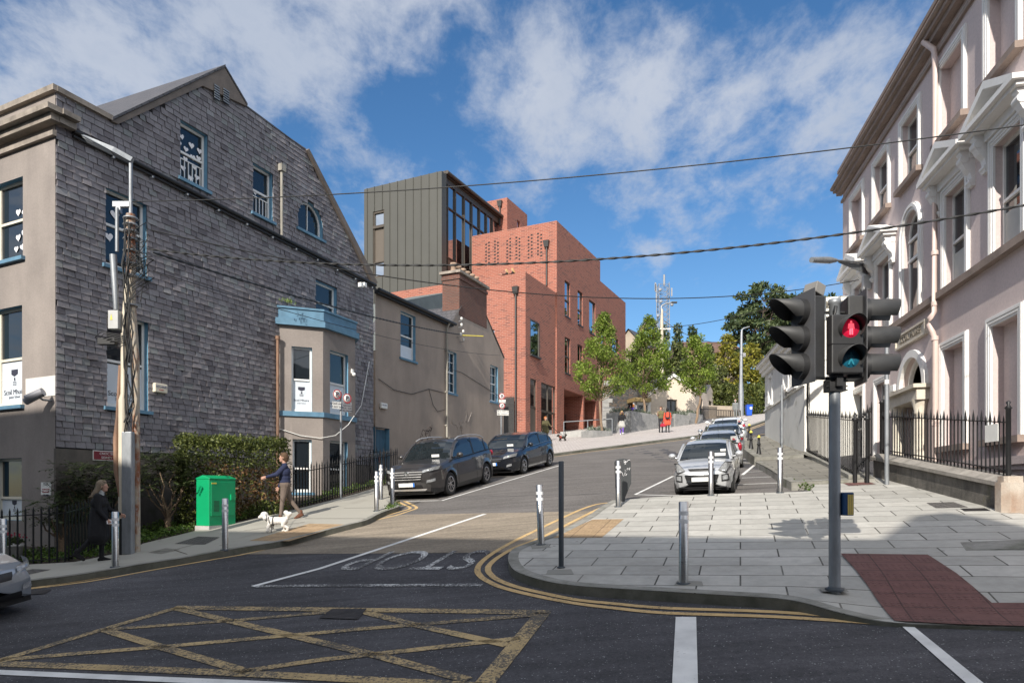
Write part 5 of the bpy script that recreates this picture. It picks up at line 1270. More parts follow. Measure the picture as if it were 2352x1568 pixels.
# carved name panel
sg=FK.rect(2063.7,2133,774.6,805.8)
pn=MB().box(sg[0],sg[1],-.06,-.002,sg[2],sg[3]).build('name_panel',M['limestone'],sc)
mb=MB(); 
for (a,b,c,d) in ((sg[0],sg[1],sg[2],sg[2]+.06),(sg[0],sg[1],sg[3]-.06,sg[3]),(sg[0],sg[0]+.06,sg[2]+.06,sg[3]-.06),(sg[1]-.06,sg[1],sg[2]+.06,sg[3]-.06)): mb.box(a,b,-.1,-.06,c,d)
mb.build('border',M['limestone'],pn)
text('carved_lettering','SCOIL MUIRE',(sg[3]-sg[2])*.62,M['carved'],pn,((sg[0]+sg[1])/2,-.062,(sg[2]+sg[3])/2),(R(90),0,0),.025,'CENTER',1.0*(sg[1]-sg[0]-.3)/((sg[3]-sg[2])*.62*7.3))
# downpipes
M['pipe_pink']=mk('pink_downpipe',(.60,.47,.42),.45,0,.06)
xp=FK.hx(2147,-.15); mb=MB(); zp=k(2147,735,-.15)[1]
mb.tube([(xp-.35,-.28,zc1),(xp-.05,-.15,zc1-.4),(xp,-.15,zc1-.7),(xp,-.15,zp+.2),(xp-.02,-.25,zp+.05),(xp-.03,-.3,zp-.1),(xp,-.2,zp-.3),(xp,-.14,zp-.5),(xp,-.14,-1)],.068,10)
for z in (zc1-3.2,zp+.35,zp+1.6,zp-.5,zp-2.6,zp-4.8): mb.tube([(xp,-.15,z),(xp,-.15,z+.1)],.085,10)
mb.build('downpipe',M['pipe_pink'],sc)
xp=FK.hx(1946,-.1); mb=MB(); mb.tube([(xp,-.1,zs-1),(xp,-.1,0)],.06,8); mb.build('downpipe',M['pipe_pink'],sc)
M['rust_stain']=M['rust_pipe']
# small fittings on the school wall
wallbox('alarm_box','white alarm box beside the arched school door','alarm box',FK,2054,2064,886,902,.14,M['white_box'])
wallbox('meter_box','yellow and cream meter box low on the pink wall behind the railings','meter box',FK,2230,2246,1078,1112,.2,M['cream_plastic'])
p=onwall(FK,2058,904); o=thing('alarm_beacon','small red alarm beacon on the pink wall by the door','alarm',p,FK.rz); MB().lathe([(.06,0),(.06,.05),(.04,.1)],10,0,Matrix.Rotation(R(90),4,'X')).build('lens',mk('red_plastic',(.5,.03,.04),.3),o)
p=onwall(FK,1952,908); o=thing('wall_camera','small white dome camera high on the pink wall','camera',p,FK.rz); MB().ball((0,-.12,0),.08).tube([(0,0,.03),(0,-.12,.03)],.04,8).build('housing',M['white_box'],o)
p=onwall(FK,2059,928); o=thing('wall_light','small steel cylinder light on the pink wall beside the door','light',p,FK.rz); MB().tube([(0,-.15,-.15),(0,-.15,.12)],.06,10).tube([(0,0,0),(0,-.15,0)],.02,6).build('body',M['galv'],o)
# ================================================================ low wall and railings in front of the school
a,b=G(2004,1094,.12),G(2352,1186,.12)
d=Vector((b.x-a.x,b.y-a.y)); FW_=Frame((a.x,a.y),(d.x,d.y)); Lw=d.length
pw=FW_.hx(2333)
lwall=thing('low_stone_wall','low weathered stone wall with pale end pier in front of the pink school','wall',frame=FW_,zb=gz(a.x,a.y))
def wz(x): p=FW_.w(x,0,0); return GA+GB*p.x+GC*p.y+.12
M['wall_stone']=plaster('mossy_stone',(.17,.155,.135),(.05,.047,.042),1.3,.014,35,(.36,.6),2,(.10,.10,.03)); M['coping']=plaster('pale_coping',(.36,.33,.29),(.18,.165,.145),1.5,.008,40,(.38,.65),1)
x0,x1=FW_.hx(2006),FW_.hx(2300)
hw=.52
def slopebox(mb,xa,xb,y0,y1,h0,h1):
    za,zb=wz(xa),wz(xb); mb.raw([(xa,y0,za+h0),(xb,y0,zb+h0),(xb,y1,zb+h0),(xa,y1,za+h0),(xa,y0,za+h1),(xb,y0,zb+h1),(xb,y1,zb+h1),(xa,y1,za+h1)],[(3,2,1,0),(4,5,6,7),(0,1,5,4),(1,2,6,5),(2,3,7,6),(3,0,4,7)])
mb=MB(); slopebox(mb,x0,x1,0,.32,-.3,hw-.12)
mb.build('wall_body',M['wall_stone'],lwall)
mb=MB(); za,zb=wz(x0),wz(x1)
mb.raw([(x0,-.06,za+hw-.12),(x1,-.06,zb+hw-.12),(x1,-.06,zb+hw-.05),(x0,-.06,za+hw-.05),(x0,.08,za+hw+.03),(x1,.08,zb+hw+.03),(x0,.38,za+hw+.03),(x1,.38,zb+hw+.03),(x0,.38,za+hw-.12),(x1,.38,zb+hw-.12)],[(0,1,2,3),(3,2,5,4),(4,5,7,6),(6,7,9,8),(0,3,4,6,8),(1,9,7,5,2)])
mb.build('coping',M['coping'],lwall)
M['pier']=plaster('stained_pier',(.5,.44,.37),(.3,.2,.14),1.6,.01,35,(.4,.7),2)
mb=MB(); xa,xb=x1,FW_.hx(2322); zz=wz(xb); ch_=.09
mb.prism([(xa,-.1),(xb-ch_,-.1),(xb,-.1+ch_),(xb,.42-ch_),(xb-ch_,.42),(xa,.42)],zz-.4,zz+hw-.02,0,'z'); mb.prism([(xa,-.06),(xb-ch_,-.06),(xb-.04,-.02),(xb-.04,.36),(xb-ch_,.38),(xa,.38)],zz+hw-.02,zz+hw+.08,0,'z'); mb.build('end_pier',M['pier'],lwall)
def railing(name,label,A,B,hgt,step,alt=True,base=0.0,off=.0,spear=.16,group=None,rails=(.12,.94),r_=.013,post0=True):
    """iron railing from ground point A to ground point B (z given): bars with spearheads"""
    d=B-A; L=math.hypot(d.x,d.y); o=thing(name,label,'railing',A,math.atan2(d.y,d.x),group); n=max(2,int(L/step)); mb=MB(); sl_=d.z/L
    for i in range(n+1):
        x=L*i/n; z=x*sl_+base; tall=hgt+(.07 if (alt and i%2==0) else 0)
        mb.box(x-r_,x+r_,-r_,r_,z,z+tall)
        if alt and i%2==0: 
            zt=z+tall; mb.raw([(x-.028,0,zt-.10),(x+.028,0,zt-.10),(x,.028,zt-.10),(x,-.028,zt-.10),(x,0,zt+spear*.6),(x,0,zt-.16)],[(0,3,4),(3,1,4),(1,2,4),(2,0,4),(0,5,3),(3,5,1),(1,5,2),(2,5,0)])
        else: mb.raw([(x-r_,-r_,z+tall),(x+r_,-r_,z+tall),(x+r_,r_,z+tall),(x-r_,r_,z+tall),(x,0,z+tall+.07)],[(0,1,4),(1,2,4),(2,3,4),(3,0,4)])
    mb.build('bars',M['black_iron'],o); mb=MB()
    for f in rails:
        z=hgt*f+base; mb.raw([(0,-.02,z),(L,-.02,z+d.z),(L,.02,z+d.z),(0,.02,z),(0,-.02,z+.02),(L,-.02,z+.02+d.z),(L,.02,z+.02+d.z),(0,.02,z+.02)],[(0,1,5,4),(2,3,7,6),(4,5,6,7),(3,2,1,0)])
    mb.build('rails',M['black_iron'],o); return o
def wp_(x,h): return FW_.w(x,.16,wz(x)+h)
o=railing('iron_railing','long black spearheaded railing on the low stone wall before the pink school',wp_(x0+.15,hw),wp_(x1-.1,hw),0.98,.135,r_=.010)
p0=wp_(x1-.15,hw); q0=wp_(x1,hw)
mb=MB(); Lr=(Vector((q0.x,q0.y))-Vector((o.location.x,o.location.y))).length
mb.lathe([(.04,-.1),(.04,1.15),(.06,1.17),(.02,1.22),(.04,1.27),(.0,1.30)],12,0,Matrix.Translation((Lr-.1,0,(q0.z-o.location.z)*(Lr-.1)/Lr))); mb.build('end_post',M['black_iron'],o)
MB().box(Lr-.75,Lr-.35,-.03,-.02,.62,.92,0,Matrix.Translation((0,0,(q0.z-o.location.z)*.95))).build('white_notice',M['white_box'],o)
mb=MB(); mb.lathe([(.05,-.3),(.05,1.25),(.075,1.27),(.0,1.36)],10,0,Matrix.Translation((-.05,0,0))); mb.build('end_post',M['black_iron'],o)
railing('iron_railing','black side railing running past the pier to the school basement',wp_(x1+.5,.1),wp_(x1+.5,.1)+Vector((2.2,-.5,.2)),1.35,.3,False)
# railing up to the white building, on a stone kerb
A=G(1962,1090,.3); B=G(1850,1035,.32); 
railing('iron_railing','black spiked railing along the stepped footpath below the white end wall',A,B,1.35,.27,True,rails=(.06,.93),r_=.012)
kb=thing('stone_kerb','low stone kerb under the spiked railing by the white end wall','kerb',A,math.atan2((B-A).y,(B-A).x)); Lk=math.hypot((B-A).x,(B-A).y)
MB().raw([(0,-.12,-.35),(Lk,-.12,-.35+(B-A).z),(Lk,.12,-.35+(B-A).z),(0,.12,-.35),(0,-.12,.0),(Lk,-.12,(B-A).z),(Lk,.12,(B-A).z),(0,.12,0)],[(0,1,5,4),(1,2,6,5),(2,3,7,6),(3,0,4,7),(4,5,6,7)]).build('kerb_stone',M['kerb'],kb)
A2=G(1966,1090,.3); railing('iron_railing','short black railing with tall gate posts at the school entrance path',A2,wp_(x0+.1,.4)+Vector((-.1,.3,0)),1.3,.15,True)
for px in (1964,1992):
    p=G(px,1091,.3); o=thing('gate_post','black iron gate post with ball finial at the school entrance','post',p,0,'black gate posts at the school entrance'); MB().lathe([(.045,-.3),(.045,1.25),(.065,1.28),(.065,1.31),(.03,1.33),(.05,1.39),(.0,1.45)],12).build('shaft',M['black_iron'],o)
# fan of spikes at the corner of the white building
pf=G(1852,1036,.32); fan=thing('spike_fan','black quarter round fan of iron spikes at the corner of the white building','railing',pf,math.atan2((A-B).y,(A-B).x)); mb=MB()
for i in range(13): a_=R(90-i*7.2); mb.tube([(0,0,1.3),(1.9*math.cos(a_)*.55,0,1.3+2.0*math.sin(a_))],[.012,.006],5)
mb.tube([(1.75*math.cos(R(90-i*7.2))*.55,0,1.3+1.82*math.sin(R(90-i*7.2))) for i in range(13)],.014,5); mb.tube([(0,0,0),(0,0,3.4)],.02,6); mb.build('spikes',M['black_iron'],fan)
# ================================================================ white and grey building further up
M['grey_render']=plaster('grey_render',(.62,.615,.585),(.53,.525,.50),.5,.003,45,(.42,.7),4,(.2,.19,.14),.07)
M['white_render']=plaster('white_render',(.80,.78,.72),(.74,.71,.64),.5,.002,45,(.45,.75),4,None,.04)
o_=G(1848,1037,.32); FG=Frame((o_.x,o_.y),(-(1485-1176)/1568,-1)); FGe=Frame((o_.x,o_.y),(FG.y.x,FG.y.y))
gb=thing('white_hall','pale hall with white end wall and grey street side below the trees','building',frame=FG,zb=o_.z)
g_=lambda px,py:FG.hit(px,py)
xfar=FG.hx(1757); ez=g_(1744,858)[1]; ez=(g_(1757,845)[1]+ez)/2
me_=rel(FG,FGe)
hw_=[FG.rect(1765.5,1775,864.6,930),FG.rect(1800,1813,835,901),FG.rect(1818,1832,815,893)]
mb=MB(); mb.wall([(xfar,o_.z-3),(0,o_.z-3),(0,ez),(xfar,ez)],[loop(h) for h in hw_],0,.18); mb.build('street_wall',M['grey_render'],gb)
mb=MB(); we=5.2; wallM(mb,[(0,o_.z-3),(we,o_.z-3),(we,ez+.8),(0,ez+.8)],[],.1,me_,0,0); mb.build('end_wall',M['white_render'],gb); MB().quad((xfar,0,o_.z-3),(xfar,6,o_.z-3),(xfar,6,ez),(xfar,0,ez)).build('far_wall',M['grey_render'],gb)
mb=MB(); zcn=o_.z
mb.box(xfar-.4,.1,-.35,0,ez-.02,ez+.12); mb.box(xfar-.3,.06,-.22,-.002,ez-.22,ez-.022); mb.box(xfar-.3,.05,-.12,-.002,ez-.4,ez-.222)
mb.raw([(xfar-.4,-.4,ez+.12),(.1,-.4,ez+.12),(.1,3,ez+1.3),(xfar-.4,3,ez+1.3)],[(0,1,2,3)])
mb.box(-.04,we,-.3,-.002,ez+.8,ez+.95,0,me_); mb.box(-.02,we,-.16,-.002,ez+.3,ez+.42,0,me_)
zst=g_(1792,918)[1]; mb.box(xfar,.0,-.06,-.002,zst-.08,zst); mb.build('cornice',M['white_render'],gb)
for i in range(24): pass
mb=MB()
for i in range(16): mb.box(.2+i*.3,.34+i*.3,-.12,-.003,ez+.12,ez+.24,0,me_)
mb.build('dentils',M['white_render'],gb)
for h in hw_:
    mb=MB(); mb.box(h[0],h[0]+.1,-.05,.12,h[2],h[3]); mb.box(h[1]-.1,h[1],-.05,.12,h[2],h[3]); mb.box(h[0],h[1],-.05,.12,h[3]-.1,h[3]); f=mb.build('window',M['white_trim'],gb)
    MB().quad((h[0],.1,h[2]),(h[1],.1,h[2]),(h[1],.1,h[3]),(h[0],.1,h[3])).build('pane',M['white_box'],f); MB().box(h[0]-.1,h[1]+.1,-.14,.1,h[2]-.12,h[2]-.002).build('sill',M['white_trim'],f)
# ================================================================ street furniture
def brushed():
    t=NT('brushed_stainless'); v=t.coord('Object',(1,1,14)); n=t.noise(v,9,3,.6)
    return t.out(t.ramp(n,.3,.7,(.50,.49,.475),(.58,.57,.555)),t.ramp(n,.3,.7,(.27,)*3,(.31,)*3),1.0)
M['steel']=brushed()
M['reflect']=mk('white_reflective_band',(.72,.72,.72),.4,0,.05)
M['dark_post']=mk('dark_grey_post',(.045,.055,.065),.5,.2,.15,8)
GZV=Vector((-GB,-GC,1)).normalized()
NB={}
def bollard(px,py,label,h=1.0,r=.058,lean=0):
    p=G(px,py,.12); o=thing('steel_bollard',label,'bollard',p,0,'stainless steel bollards with white bands')
    if 'b' not in NB:
        b=MB().lathe([(r,-.1),(r,h-.006),(r-.006,h),(0,h)],20).build('post',M['steel'],o)
        for z in (.835,.735): MB().lathe([(r+.0015,z),(r+.0015,z+.05)],20).build('band',M['reflect'],o)
        MB().lathe([(r+.03,-.02),(r+.03,.008),(r,.012)],20).build('collar',M['dark_post'],o)
        NB['b']=o
    else:
        for ch in NB['b'].children: c=ch.copy(); C.objects.link(c); c.parent=o
    if lean: o.rotation_euler=(0,lean,0)
    return o
for a in ((7,1314,'steel bollard at the far left edge behind the car nose'),(265,1301,'steel bollard beside the woman in the black coat'),(517,1262,'steel bollard in front of the green cabinet'),
  (865,1173,'steel bollard nearest the road among the three by the grey suv',1.0,.058),(875,1146,'rearmost steel bollard of the three by the grey suv, against the railing'),(901,1162,'steel bollard of the three standing closest to the grey suv'),
  (1243,1250,'leaning steel bollard at the curved kerb beside the dark post',1,.058,-.03),(1420,1163,'steel bollard in front of the grey panel with graffiti'),(1570,1339,'tallest looking steel bollard in the shade on the pale slabs'),
  (1633,1137,'steel bollard right in front of the small silver car'),(1792,1131,'steel bollard on the slabs right of the small silver car')): bollard(*a)
p=G(1289,1303,.12); o=thing('dark_post','plain dark grey steel post on the curved pavement corner','post',p); b=MB().lathe([(.037,-.1),(.037,1.5),(.03,1.506),(0,1.506)],14).build('shaft',M['dark_post'],o); MB().lathe([(.06,0),(.06,.012),(.037,.02)],14).build('base_ring',M['dark_post'],o)
# grey panel on a stub post, with paint scrawls
p=G(1430,1151,.12); o=thing('grey_panel','grey round topped back of a street bin panel with white graffiti','panel',p,R(8)); M['panel_grey']=mk('panel_grey',(.045,.048,.05),.55,0,.12,4)
sil=[(-.03,.0),(.05,.0),(.06,.1),(.2,.42),(.19,.9),(.15,.96),(0,.985),(-.14,.96),(-.185,.9),(-.17,.42),(-.05,.1)]
bevel(MB().prism(sil,-.03,.04).build('back',M['panel_grey'],o),.012); MB().prism([(a*.75,.32+b*.5) for a,b in [(-.1,-.4),(.12,-.4),(.22,.0),(.2,.15),(-.2,.15),(-.2,0)]],.04,.09).build('stub',M['black_plastic'],o)
mb=MB(); rg=random.Random(3)
for k in range(9):
    x,z=rg.uniform(-.12,.1),rg.uniform(.62,.9); pts=[(x,-.034,z)]
    for j in range(4): x+=rg.uniform(-.05,.05); z+=rg.uniform(-.05,.05); pts.append((x,-.034,z))
    mb.tube(pts,.006,4)
mb.build('graffiti',M['paper'],o)
# black heritage bollards with yellow caps
M['cap_yellow']=mk('yellow_cap_paint',(.72,.60,.08),.5,0,.15,10)
def hb(px,py,label,h,cap='cap_yellow'):
    p=G(px,py,.32); o=thing('heritage_bollard',label,'bollard',p,0,'black cast iron bollards'); s=h
    MB().lathe([(.13,-.15),(.13,.05),(.115,.09),(.09,.25),(.075,.42),(.075,.5),(.1,.52),(.1,.56),(.065,.58),(.06,.86),(.075,.88)],14,0,Matrix.Scale(s,4)).build('shaft',M['black_iron'],o)
    MB().lathe([(.08,.88),(.085,.92),(.05,.97),(.035,1.0),(0,1.02)],14,0,Matrix.Scale(s,4)).build('cap',M[cap],o)
hb(1743,1043,'black iron bollard with yellow cap, nearest the white hall',.72); hb(1725,1031,'black iron bollard with yellow cap, second from the white hall end',.77); hb(1721,1010,'black iron bollard with yellow cap, farthest up the footpath',.75); hb(1702,1014,'black iron bollard with white band beside the parked cars',.72,'reflect')
# green cabinet
a,b=G(480.5,1218,.1),None; fr=Frame((a.x,a.y),FS.x); gc=thing('green_cabinet','bright green metal telecom cabinet on a concrete plinth by the hedge','cabinet',a,fr.rz)
M['green']=mk('green_cabinet_paint',(.0,.30,.115),.45,0,.07,3,.001,60)
MB().box(-.02,.84,-.02,.44,-.3,.11).build('plinth',M['concrete_pale'],gc)
bevel(MB().box(0,.82,0,.42,.11,1.22).build('body',M['green'],gc),.012)
bevel(MB().prism([(-.015,1.22),(.435,1.22),(.435,1.25),(.21,1.32),(-.015,1.25)],-.01,.83,0,'x').build('roof',M['green'],gc),.01)
d_=bevel(MB().box(.04,.78,-.02,0,.34,1.17).build('door',M['green'],gc),.008); mb=MB(); mb.box(.62,.76,-.06,-.02,.72,.86); mb.build('lock_cover',M['green'],d_)
mb=MB()
for k in range(9): mb.box(.12,.28,-.024,-.018,.45+k*.03,.462+k*.03)
mb.build('vents',M['black_plastic'],d_); MB().box(.05,.2,-.024,-.02,1.11,1.14).build('sticker',M['cap_yellow'],d_)
# ---------------- traffic signal
p=G(1917,1354,.12); ts=thing('traffic_signal','traffic signal on grey pole with red man lit and vehicle heads both ways','traffic light',p)
u=p.y/1568                      # metres per picture unit at the pole
Z=lambda py:(1354-py)*u; X=lambda px:(px-1917)*u
MB().lathe([(.062,-.05),(.062,Z(905)),(.058,Z(900)),(.058,Z(700)),(.066,Z(698)),(.066,Z(688)),(0,Z(686))],20).build('pole',M['galv'],ts)
MB().lathe([(.10,-.01),(.10,.02),(.062,.035)],20).build('base_ring',M['dark_post'],ts)
M['signal_black']=mk('signal_black_plastic',(.022,.022,.023),.5,0,.15,10,.0008,200)
M['hood_grey']=mk('signal_hood',(.04,.04,.04),.55,0,.12,12,.0008,250)
M['sig_board']=mk('signal_board',(.10,.10,.105),.5,.2,.1)
def emis(name,col,e,dark):
    t=NT(name); v=t.coord('Object'); ck=t.n('TexChecker'); t.L.new(v,ck.inputs[0]); ck.inputs['Scale'].default_value=120
    c=t.mix(t.math('MULTIPLY',ck.outputs['Fac'],.5),col,dark); t.out(c,.25,0,.6); t.set(t.p,'Emission Color',c); t.p.inputs['Emission Strength'].default_value=e; return t.m
M['red_lens']=emis('red_lens',(.45,.01,.04),.28,(.3,.0,.02)); M['red_man']=emis('red_man',(1,.12,.16),.9,(.9,.05,.1)); M['green_lens']=mk('unlit_green_lens',(.01,.10,.16),.12,0,.3,60,spec=.8); M['green_man']=mk('unlit_green_man',(.03,.22,.30),.2,0,.1)
def cowl(mb,cx,cz,r,L,Mx,cut=.45,seg=24):
    """visor: a tube open in front and below"""
    vs=[];fs=[];a0=-PI*.18;a1=PI*1.18
    for i in range(seg+1):
        a=a0+(a1-a0)*i/seg; s=(math.sin(a)+.54)/1.54; Lq=L*(1-cut+cut*max(0,s)**.8)
        for rr in (r,r-.006): vs+=[(cx+rr*math.cos(a),0,cz+rr*math.sin(a)),(cx+rr*.97*math.cos(a),-Lq,cz+rr*.97*math.sin(a)-.01)]
    for i in range(seg):
        k=i*4; fs+=[(k,k+4,k+5,k+1),(k+2,k+3,k+7,k+6),(k+1,k+5,k+7,k+3)]
    mb.raw(vs,fs,0,True,Mx)
def vehicle_head(name,px,ang,cut):
    """three aspects seen from the side; local -y is where it faces"""
    Mx=Matrix.Translation((X(px),.02,0))@Matrix.Rotation(ang,4,'Z'); zt,zb_=Z(684),Z(872)
    h=bevel(MB().box(-.15,.15,-.02,.15,zb_,zt,0,Mx).build(name,M['signal_black'],ts),.02)
    mb=MB(); mb.raw([Mx@Vector(v) for v in [(-.215,-.03,zb_-.05),(.215,-.03,zb_-.05),(.215,-.03,zt+.06),(-.215,-.03,zt+.06),(-.215,-.022,zb_-.05),(.215,-.022,zb_-.05),(.215,-.022,zt+.06),(-.215,-.022,zt+.06)]],[(0,1,2,3),(7,6,5,4),(0,4,5,1),(1,5,6,2),(2,6,7,3),(3,7,4,0)]); mb.build('backing_board',M['sig_board'],h)
    Hh=(zt-zb_)/3
    for k in range(3):
        cz=zb_+Hh*(k+.5); mb=MB(); mb.tube([Mx@Vector((0,-.03,cz)),Mx@Vector((0,-.10,cz))],.142,24); mb.build('lens_housing',M['signal_black'],h)
        mb=MB(); cowl(mb,0,cz,.138,.34,Mx@Matrix.Translation((0,-.08,0)),cut); mb.build('hood',M['hood_grey'],h)
        mb=MB(); mb.tube([Mx@Vector((0,-.1,cz)),Mx@Vector((0,-.105,cz))],.105,20); mb.build('lens',M['signal_black'],h)
vehicle_head('vehicle_head',1851,R(-79),.7); vehicle_head('vehicle_head',1973,R(80),.16)
# pedestrian head facing the viewer
zt,zb_=Z(732),Z(864); x0,x1=X(1891),X(1963); yb=-.12
phd=bevel(MB().box(x0,x1,yb-.08,yb+.06,zb_,zt).build('pedestrian_head',M['signal_black'],ts),.015)
MB().box(x0-.004,x1+.004,yb-.086,yb-.0,(zt+zb_)/2-.004,(zt+zb_)/2+.004).build('joint',M['black_plastic'],phd)
for cz,ln in ((Z(763.5),'red'),(Z(830.5),'green')):
    cx=X(1932); Mx=Matrix.Translation((cx,yb-.08,0)); mb=MB(); cowl(mb,0,cz,.132,.2,Mx,.85); mb.build('hood',M['hood_grey'],phd)
    L_=MB().lathe([(0,.022),(.05,.02),(.10,.004),(.104,0)],28,0,Matrix.Translation((cx,yb-.078,cz))@Matrix.Rotation(R(90),4,'X')).build('red_light' if ln=='red' else 'green_light',M[ln+'_lens'],phd)
    mb=MB()
    def pt(x,z): return (cx+x,yb-.106,cz+z)
    if ln=='red': figs=[[(-.012,.05),(-.03,.045),(-.035,-.01),(-.027,-.012),(-.02,.02),(-.02,-.075),(-.004,-.075),(-.001,-.01),(.001,-.01),(.004,-.075),(.02,-.075),(.02,.02),(.027,-.012),(.035,-.01),(.03,.045),(.012,.05)],[( .012*math.cos(a),.064+.012*math.sin(a)) for a in [2*PI*k/12 for k in range(12)]]]
    else: figs=[[(-.01,.04),(-.03,.01),(-.024,.005),(-.012,.02),(-.012,-.015),(-.035,-.07),(-.022,-.075),(0,-.03),(.022,-.075),(.035,-.07),(.012,-.015),(.012,.02),(.03,.0),(.034,.008),(.01,.04)],[(.011*math.cos(a),.053+.011*math.sin(a)) for a in [2*PI*k/12 for k in range(12)]]]
    for f in figs: mb.raw([pt(*q) for q in f],[tuple(range(len(f)))])
    mb.build('figure',M['red_man' if ln=='red' else 'green_man'],phd)
mb=MB(); mb.box(-.09,.09,-.08,.08,Z(900),Z(872)); mb.box(-.035,.035,-.13,-.05,Z(890),Z(862))
for z in (876,888,897): mb.tube([(-.12,-.05,Z(z)),(.12,-.05,Z(z))],.008,6)
for z in (717,868): mb.tube([(X(1849),.02,Z(z)),(X(1973),.02,Z(z))],.018,8)
mb.tube([(-.02,-.07,Z(708)),(-.05,-.1,Z(722)),(-.05,-.1,Z(740))],.02,8)
mb.build('bracket',M['signal_black'],ts)
mb=MB(); mb.tube([(X(1868),.02,Z(690)),(X(1868),.02,Z(682)),(X(1897),.02,Z(682)),(X(1897),.02,Z(735))],.012,6); mb.tube([(X(1930),.02,Z(735)),(X(1930),.02,Z(679)),(X(1955),.02,Z(679))],.012,6); mb.build('top_frame',M['galv'],ts)
bx=bevel(MB().box(-.07,.07,-.09,.09,-.06,.07,0,Matrix.Translation((X(1870),0,Z(668)))@Matrix.Rotation(R(25),4,'Z')@Matrix.Rotation(R(18),4,'Y')).build('detector_camera',mk('detector_grey',(.2,.19,.175),.5),ts),.01)
# push button box
pbx=bevel(MB().box(X(1929),X(1954),-.08,.06,Z(1183),Z(1130)).build('push_button_box',mk('navy_box',(.012,.05,.13),.4,0,.1),ts),.012)
mb=MB(); 
for k in range(3): mb.box(X(1939)+k*.022,X(1939)+k*.022+.018,-.084,-.078,Z(1181),Z(1135))
mb.build('yellow_stripe',mk('yellow_panel',(.55,.42,.12),.4),pbx)
# ---------------- utility pole with lamp and cables
p=G(297,1272,.1); up_=thing('utility_pole','rusty cable hung utility pole with street lamp in front of the slate house','pole',p); u=p.y/1568
X=lambda px:(px-297)*u; Z=lambda py:(1272-py)*u
M['rust_pole']=None
def rustpole():
    t=NT('rusty_pole'); v=t.coord('Object',(1,1,.35)); f=t.ramp(t.noise(v,4,5,.65),.44,.56)
    c=t.mix(f,(.42,.36,.28),(.22,.085,.04)); c=t.mix(t.math('MULTIPLY',t.ramp(t.noise(t.coord('Object'),14,3),.5,.62),.5),c,(.3,.3,.29)); t.bump(t.noise(v,30,3),.004,.7); return t.out(c,.75,.1)
M['rust_pole']=rustpole(); M['cream_pole']=mk('cream_painted_steel',(.52,.46,.36),.5,0,.2,4,.001,50,streak=4); M['cable']=mk('black_cable',(.018,.018,.018),.55,0,.2,20)
MB().tube([(X(309),.08,-.3),(X(307),.08,Z(830)),(X(298),.05,Z(690)),(X(297),.05,Z(490))],[.07,.07,.085,.085],12).build('pole',M['rust_pole'],up_)
MB().tube([(X(287),-.05,-.3),(X(287),-.05,Z(1190))],.085,12).build('black_base',M['black_plastic'],up_)
MB().tube([(X(286),-.05,Z(1190)),(X(286),-.05,Z(920)),(X(287),-.05,Z(905)),(X(288),-.05,Z(760)),(X(293),.0,Z(640))],[.085,.085,.055,.055,.05],12).build('lamp_column',M['cream_pole'],up_)
bevel(MB().box(X(289),X(312),-.16,-.02,0,Z(992)).build('cable_guard',M['galv'],up_),.02)
MB().tube([(X(297),.05,Z(490)),(X(297),.05,Z(372))],.036,10).build('lamp_tube',M['galv'],up_)
lh=MB(); Mx=Matrix.Translation((X(300),.05,Z(368)))@Matrix.Rotation(R(192),4,'Z')@Matrix.Rotation(R(-24),4,'Y')
lh.raw([(0,-.07,-.03),(0,.07,-.03),(.35,.14,-.03),(.95,.14,-.02),(.95,-.14,-.02),(.35,-.14,-.03),(0,-.05,.07),(0,.05,.07),(.35,.11,.07),(.93,.10,.02),(.93,-.10,.02),(.35,-.11,.07)],[(5,4,3,2,1,0),(6,7,8,9,10,11),(0,1,7,6),(1,2,8,7),(2,3,9,8),(3,4,10,9),(4,5,11,10),(5,0,6,11)],0,False,Mx)
lho=lh.build('street_lamp_head',M['galv'],up_); MB().box(.4,.92,-.11,.11,-.036,-.031,0,Mx).build('lens',M['film'],lho)
M['sign_back_']=mk('grey_box',(.42,.42,.41),.5)
bevel(MB().box(X(261),X(284),-.2,-.05,Z(760),Z(718)).build('fuse_box',M['sign_back_'],up_),.01); MB().raw([(X(266),-.205,Z(740)),(X(272),-.205,Z(740)),(X(269),-.205,Z(726))],[(0,1,2)]).build('warning_mark',M['cap_yellow'],up_)
bevel(MB().box(X(238),X(278),-.22,-.1,Z(796),Z(781)).build('cable_joint_box',M['black_plastic'],up_),.01)
mb=MB(); mb.box(X(258),X(296),-.0,.1,Z(474),Z(462)); mb.box(X(266),X(276),-.0,.08,Z(488),Z(474))
for z in (500,515,530,548,575,605,632,700): mb.tube([(X(297)+.125*math.cos(a),.05+.125*math.sin(a),Z(z)) for a in [2*PI*k/14 for k in range(14)]],.022,5,0,False,True,True)
mb.tube([(X(272),-.05,Z(480)),(X(272),-.05,Z(580))],.035,8); mb.tube([(X(268),-.12,Z(590)),(X(275),-.12,Z(715))],[.07,.05],8); mb.build('clamp',M['galv'],up_)
mb=MB(); rg=random.Random(11)
for k in range(7):
    a=rg.uniform(0,6); pts=[(X(297+rg.uniform(-8,16)),-.12+rg.uniform(-.05,.05),Z(z+rg.uniform(-15,15))) for z in (520,600,680,760,850,930,985)]; mb.tube(pts,rg.uniform(.008,.015),6)
for k in range(20):
    z=rg.uniform(520,650); c0=Vector((X(300+rg.uniform(-5,10)),-.08,Z(z))); c1=c0+Vector((rg.uniform(.1,.45),-.1,rg.uniform(-.3,.25))); c2=c0+Vector((rg.uniform(.15,.5),-.05,rg.uniform(-.7,-.1))); c3=c0+Vector((rg.uniform(-.05,.1),-.05,rg.uniform(-.9,-.3)))
    mb.tube([c0,c1,c2,c3],rg.uniform(.006,.011),5)
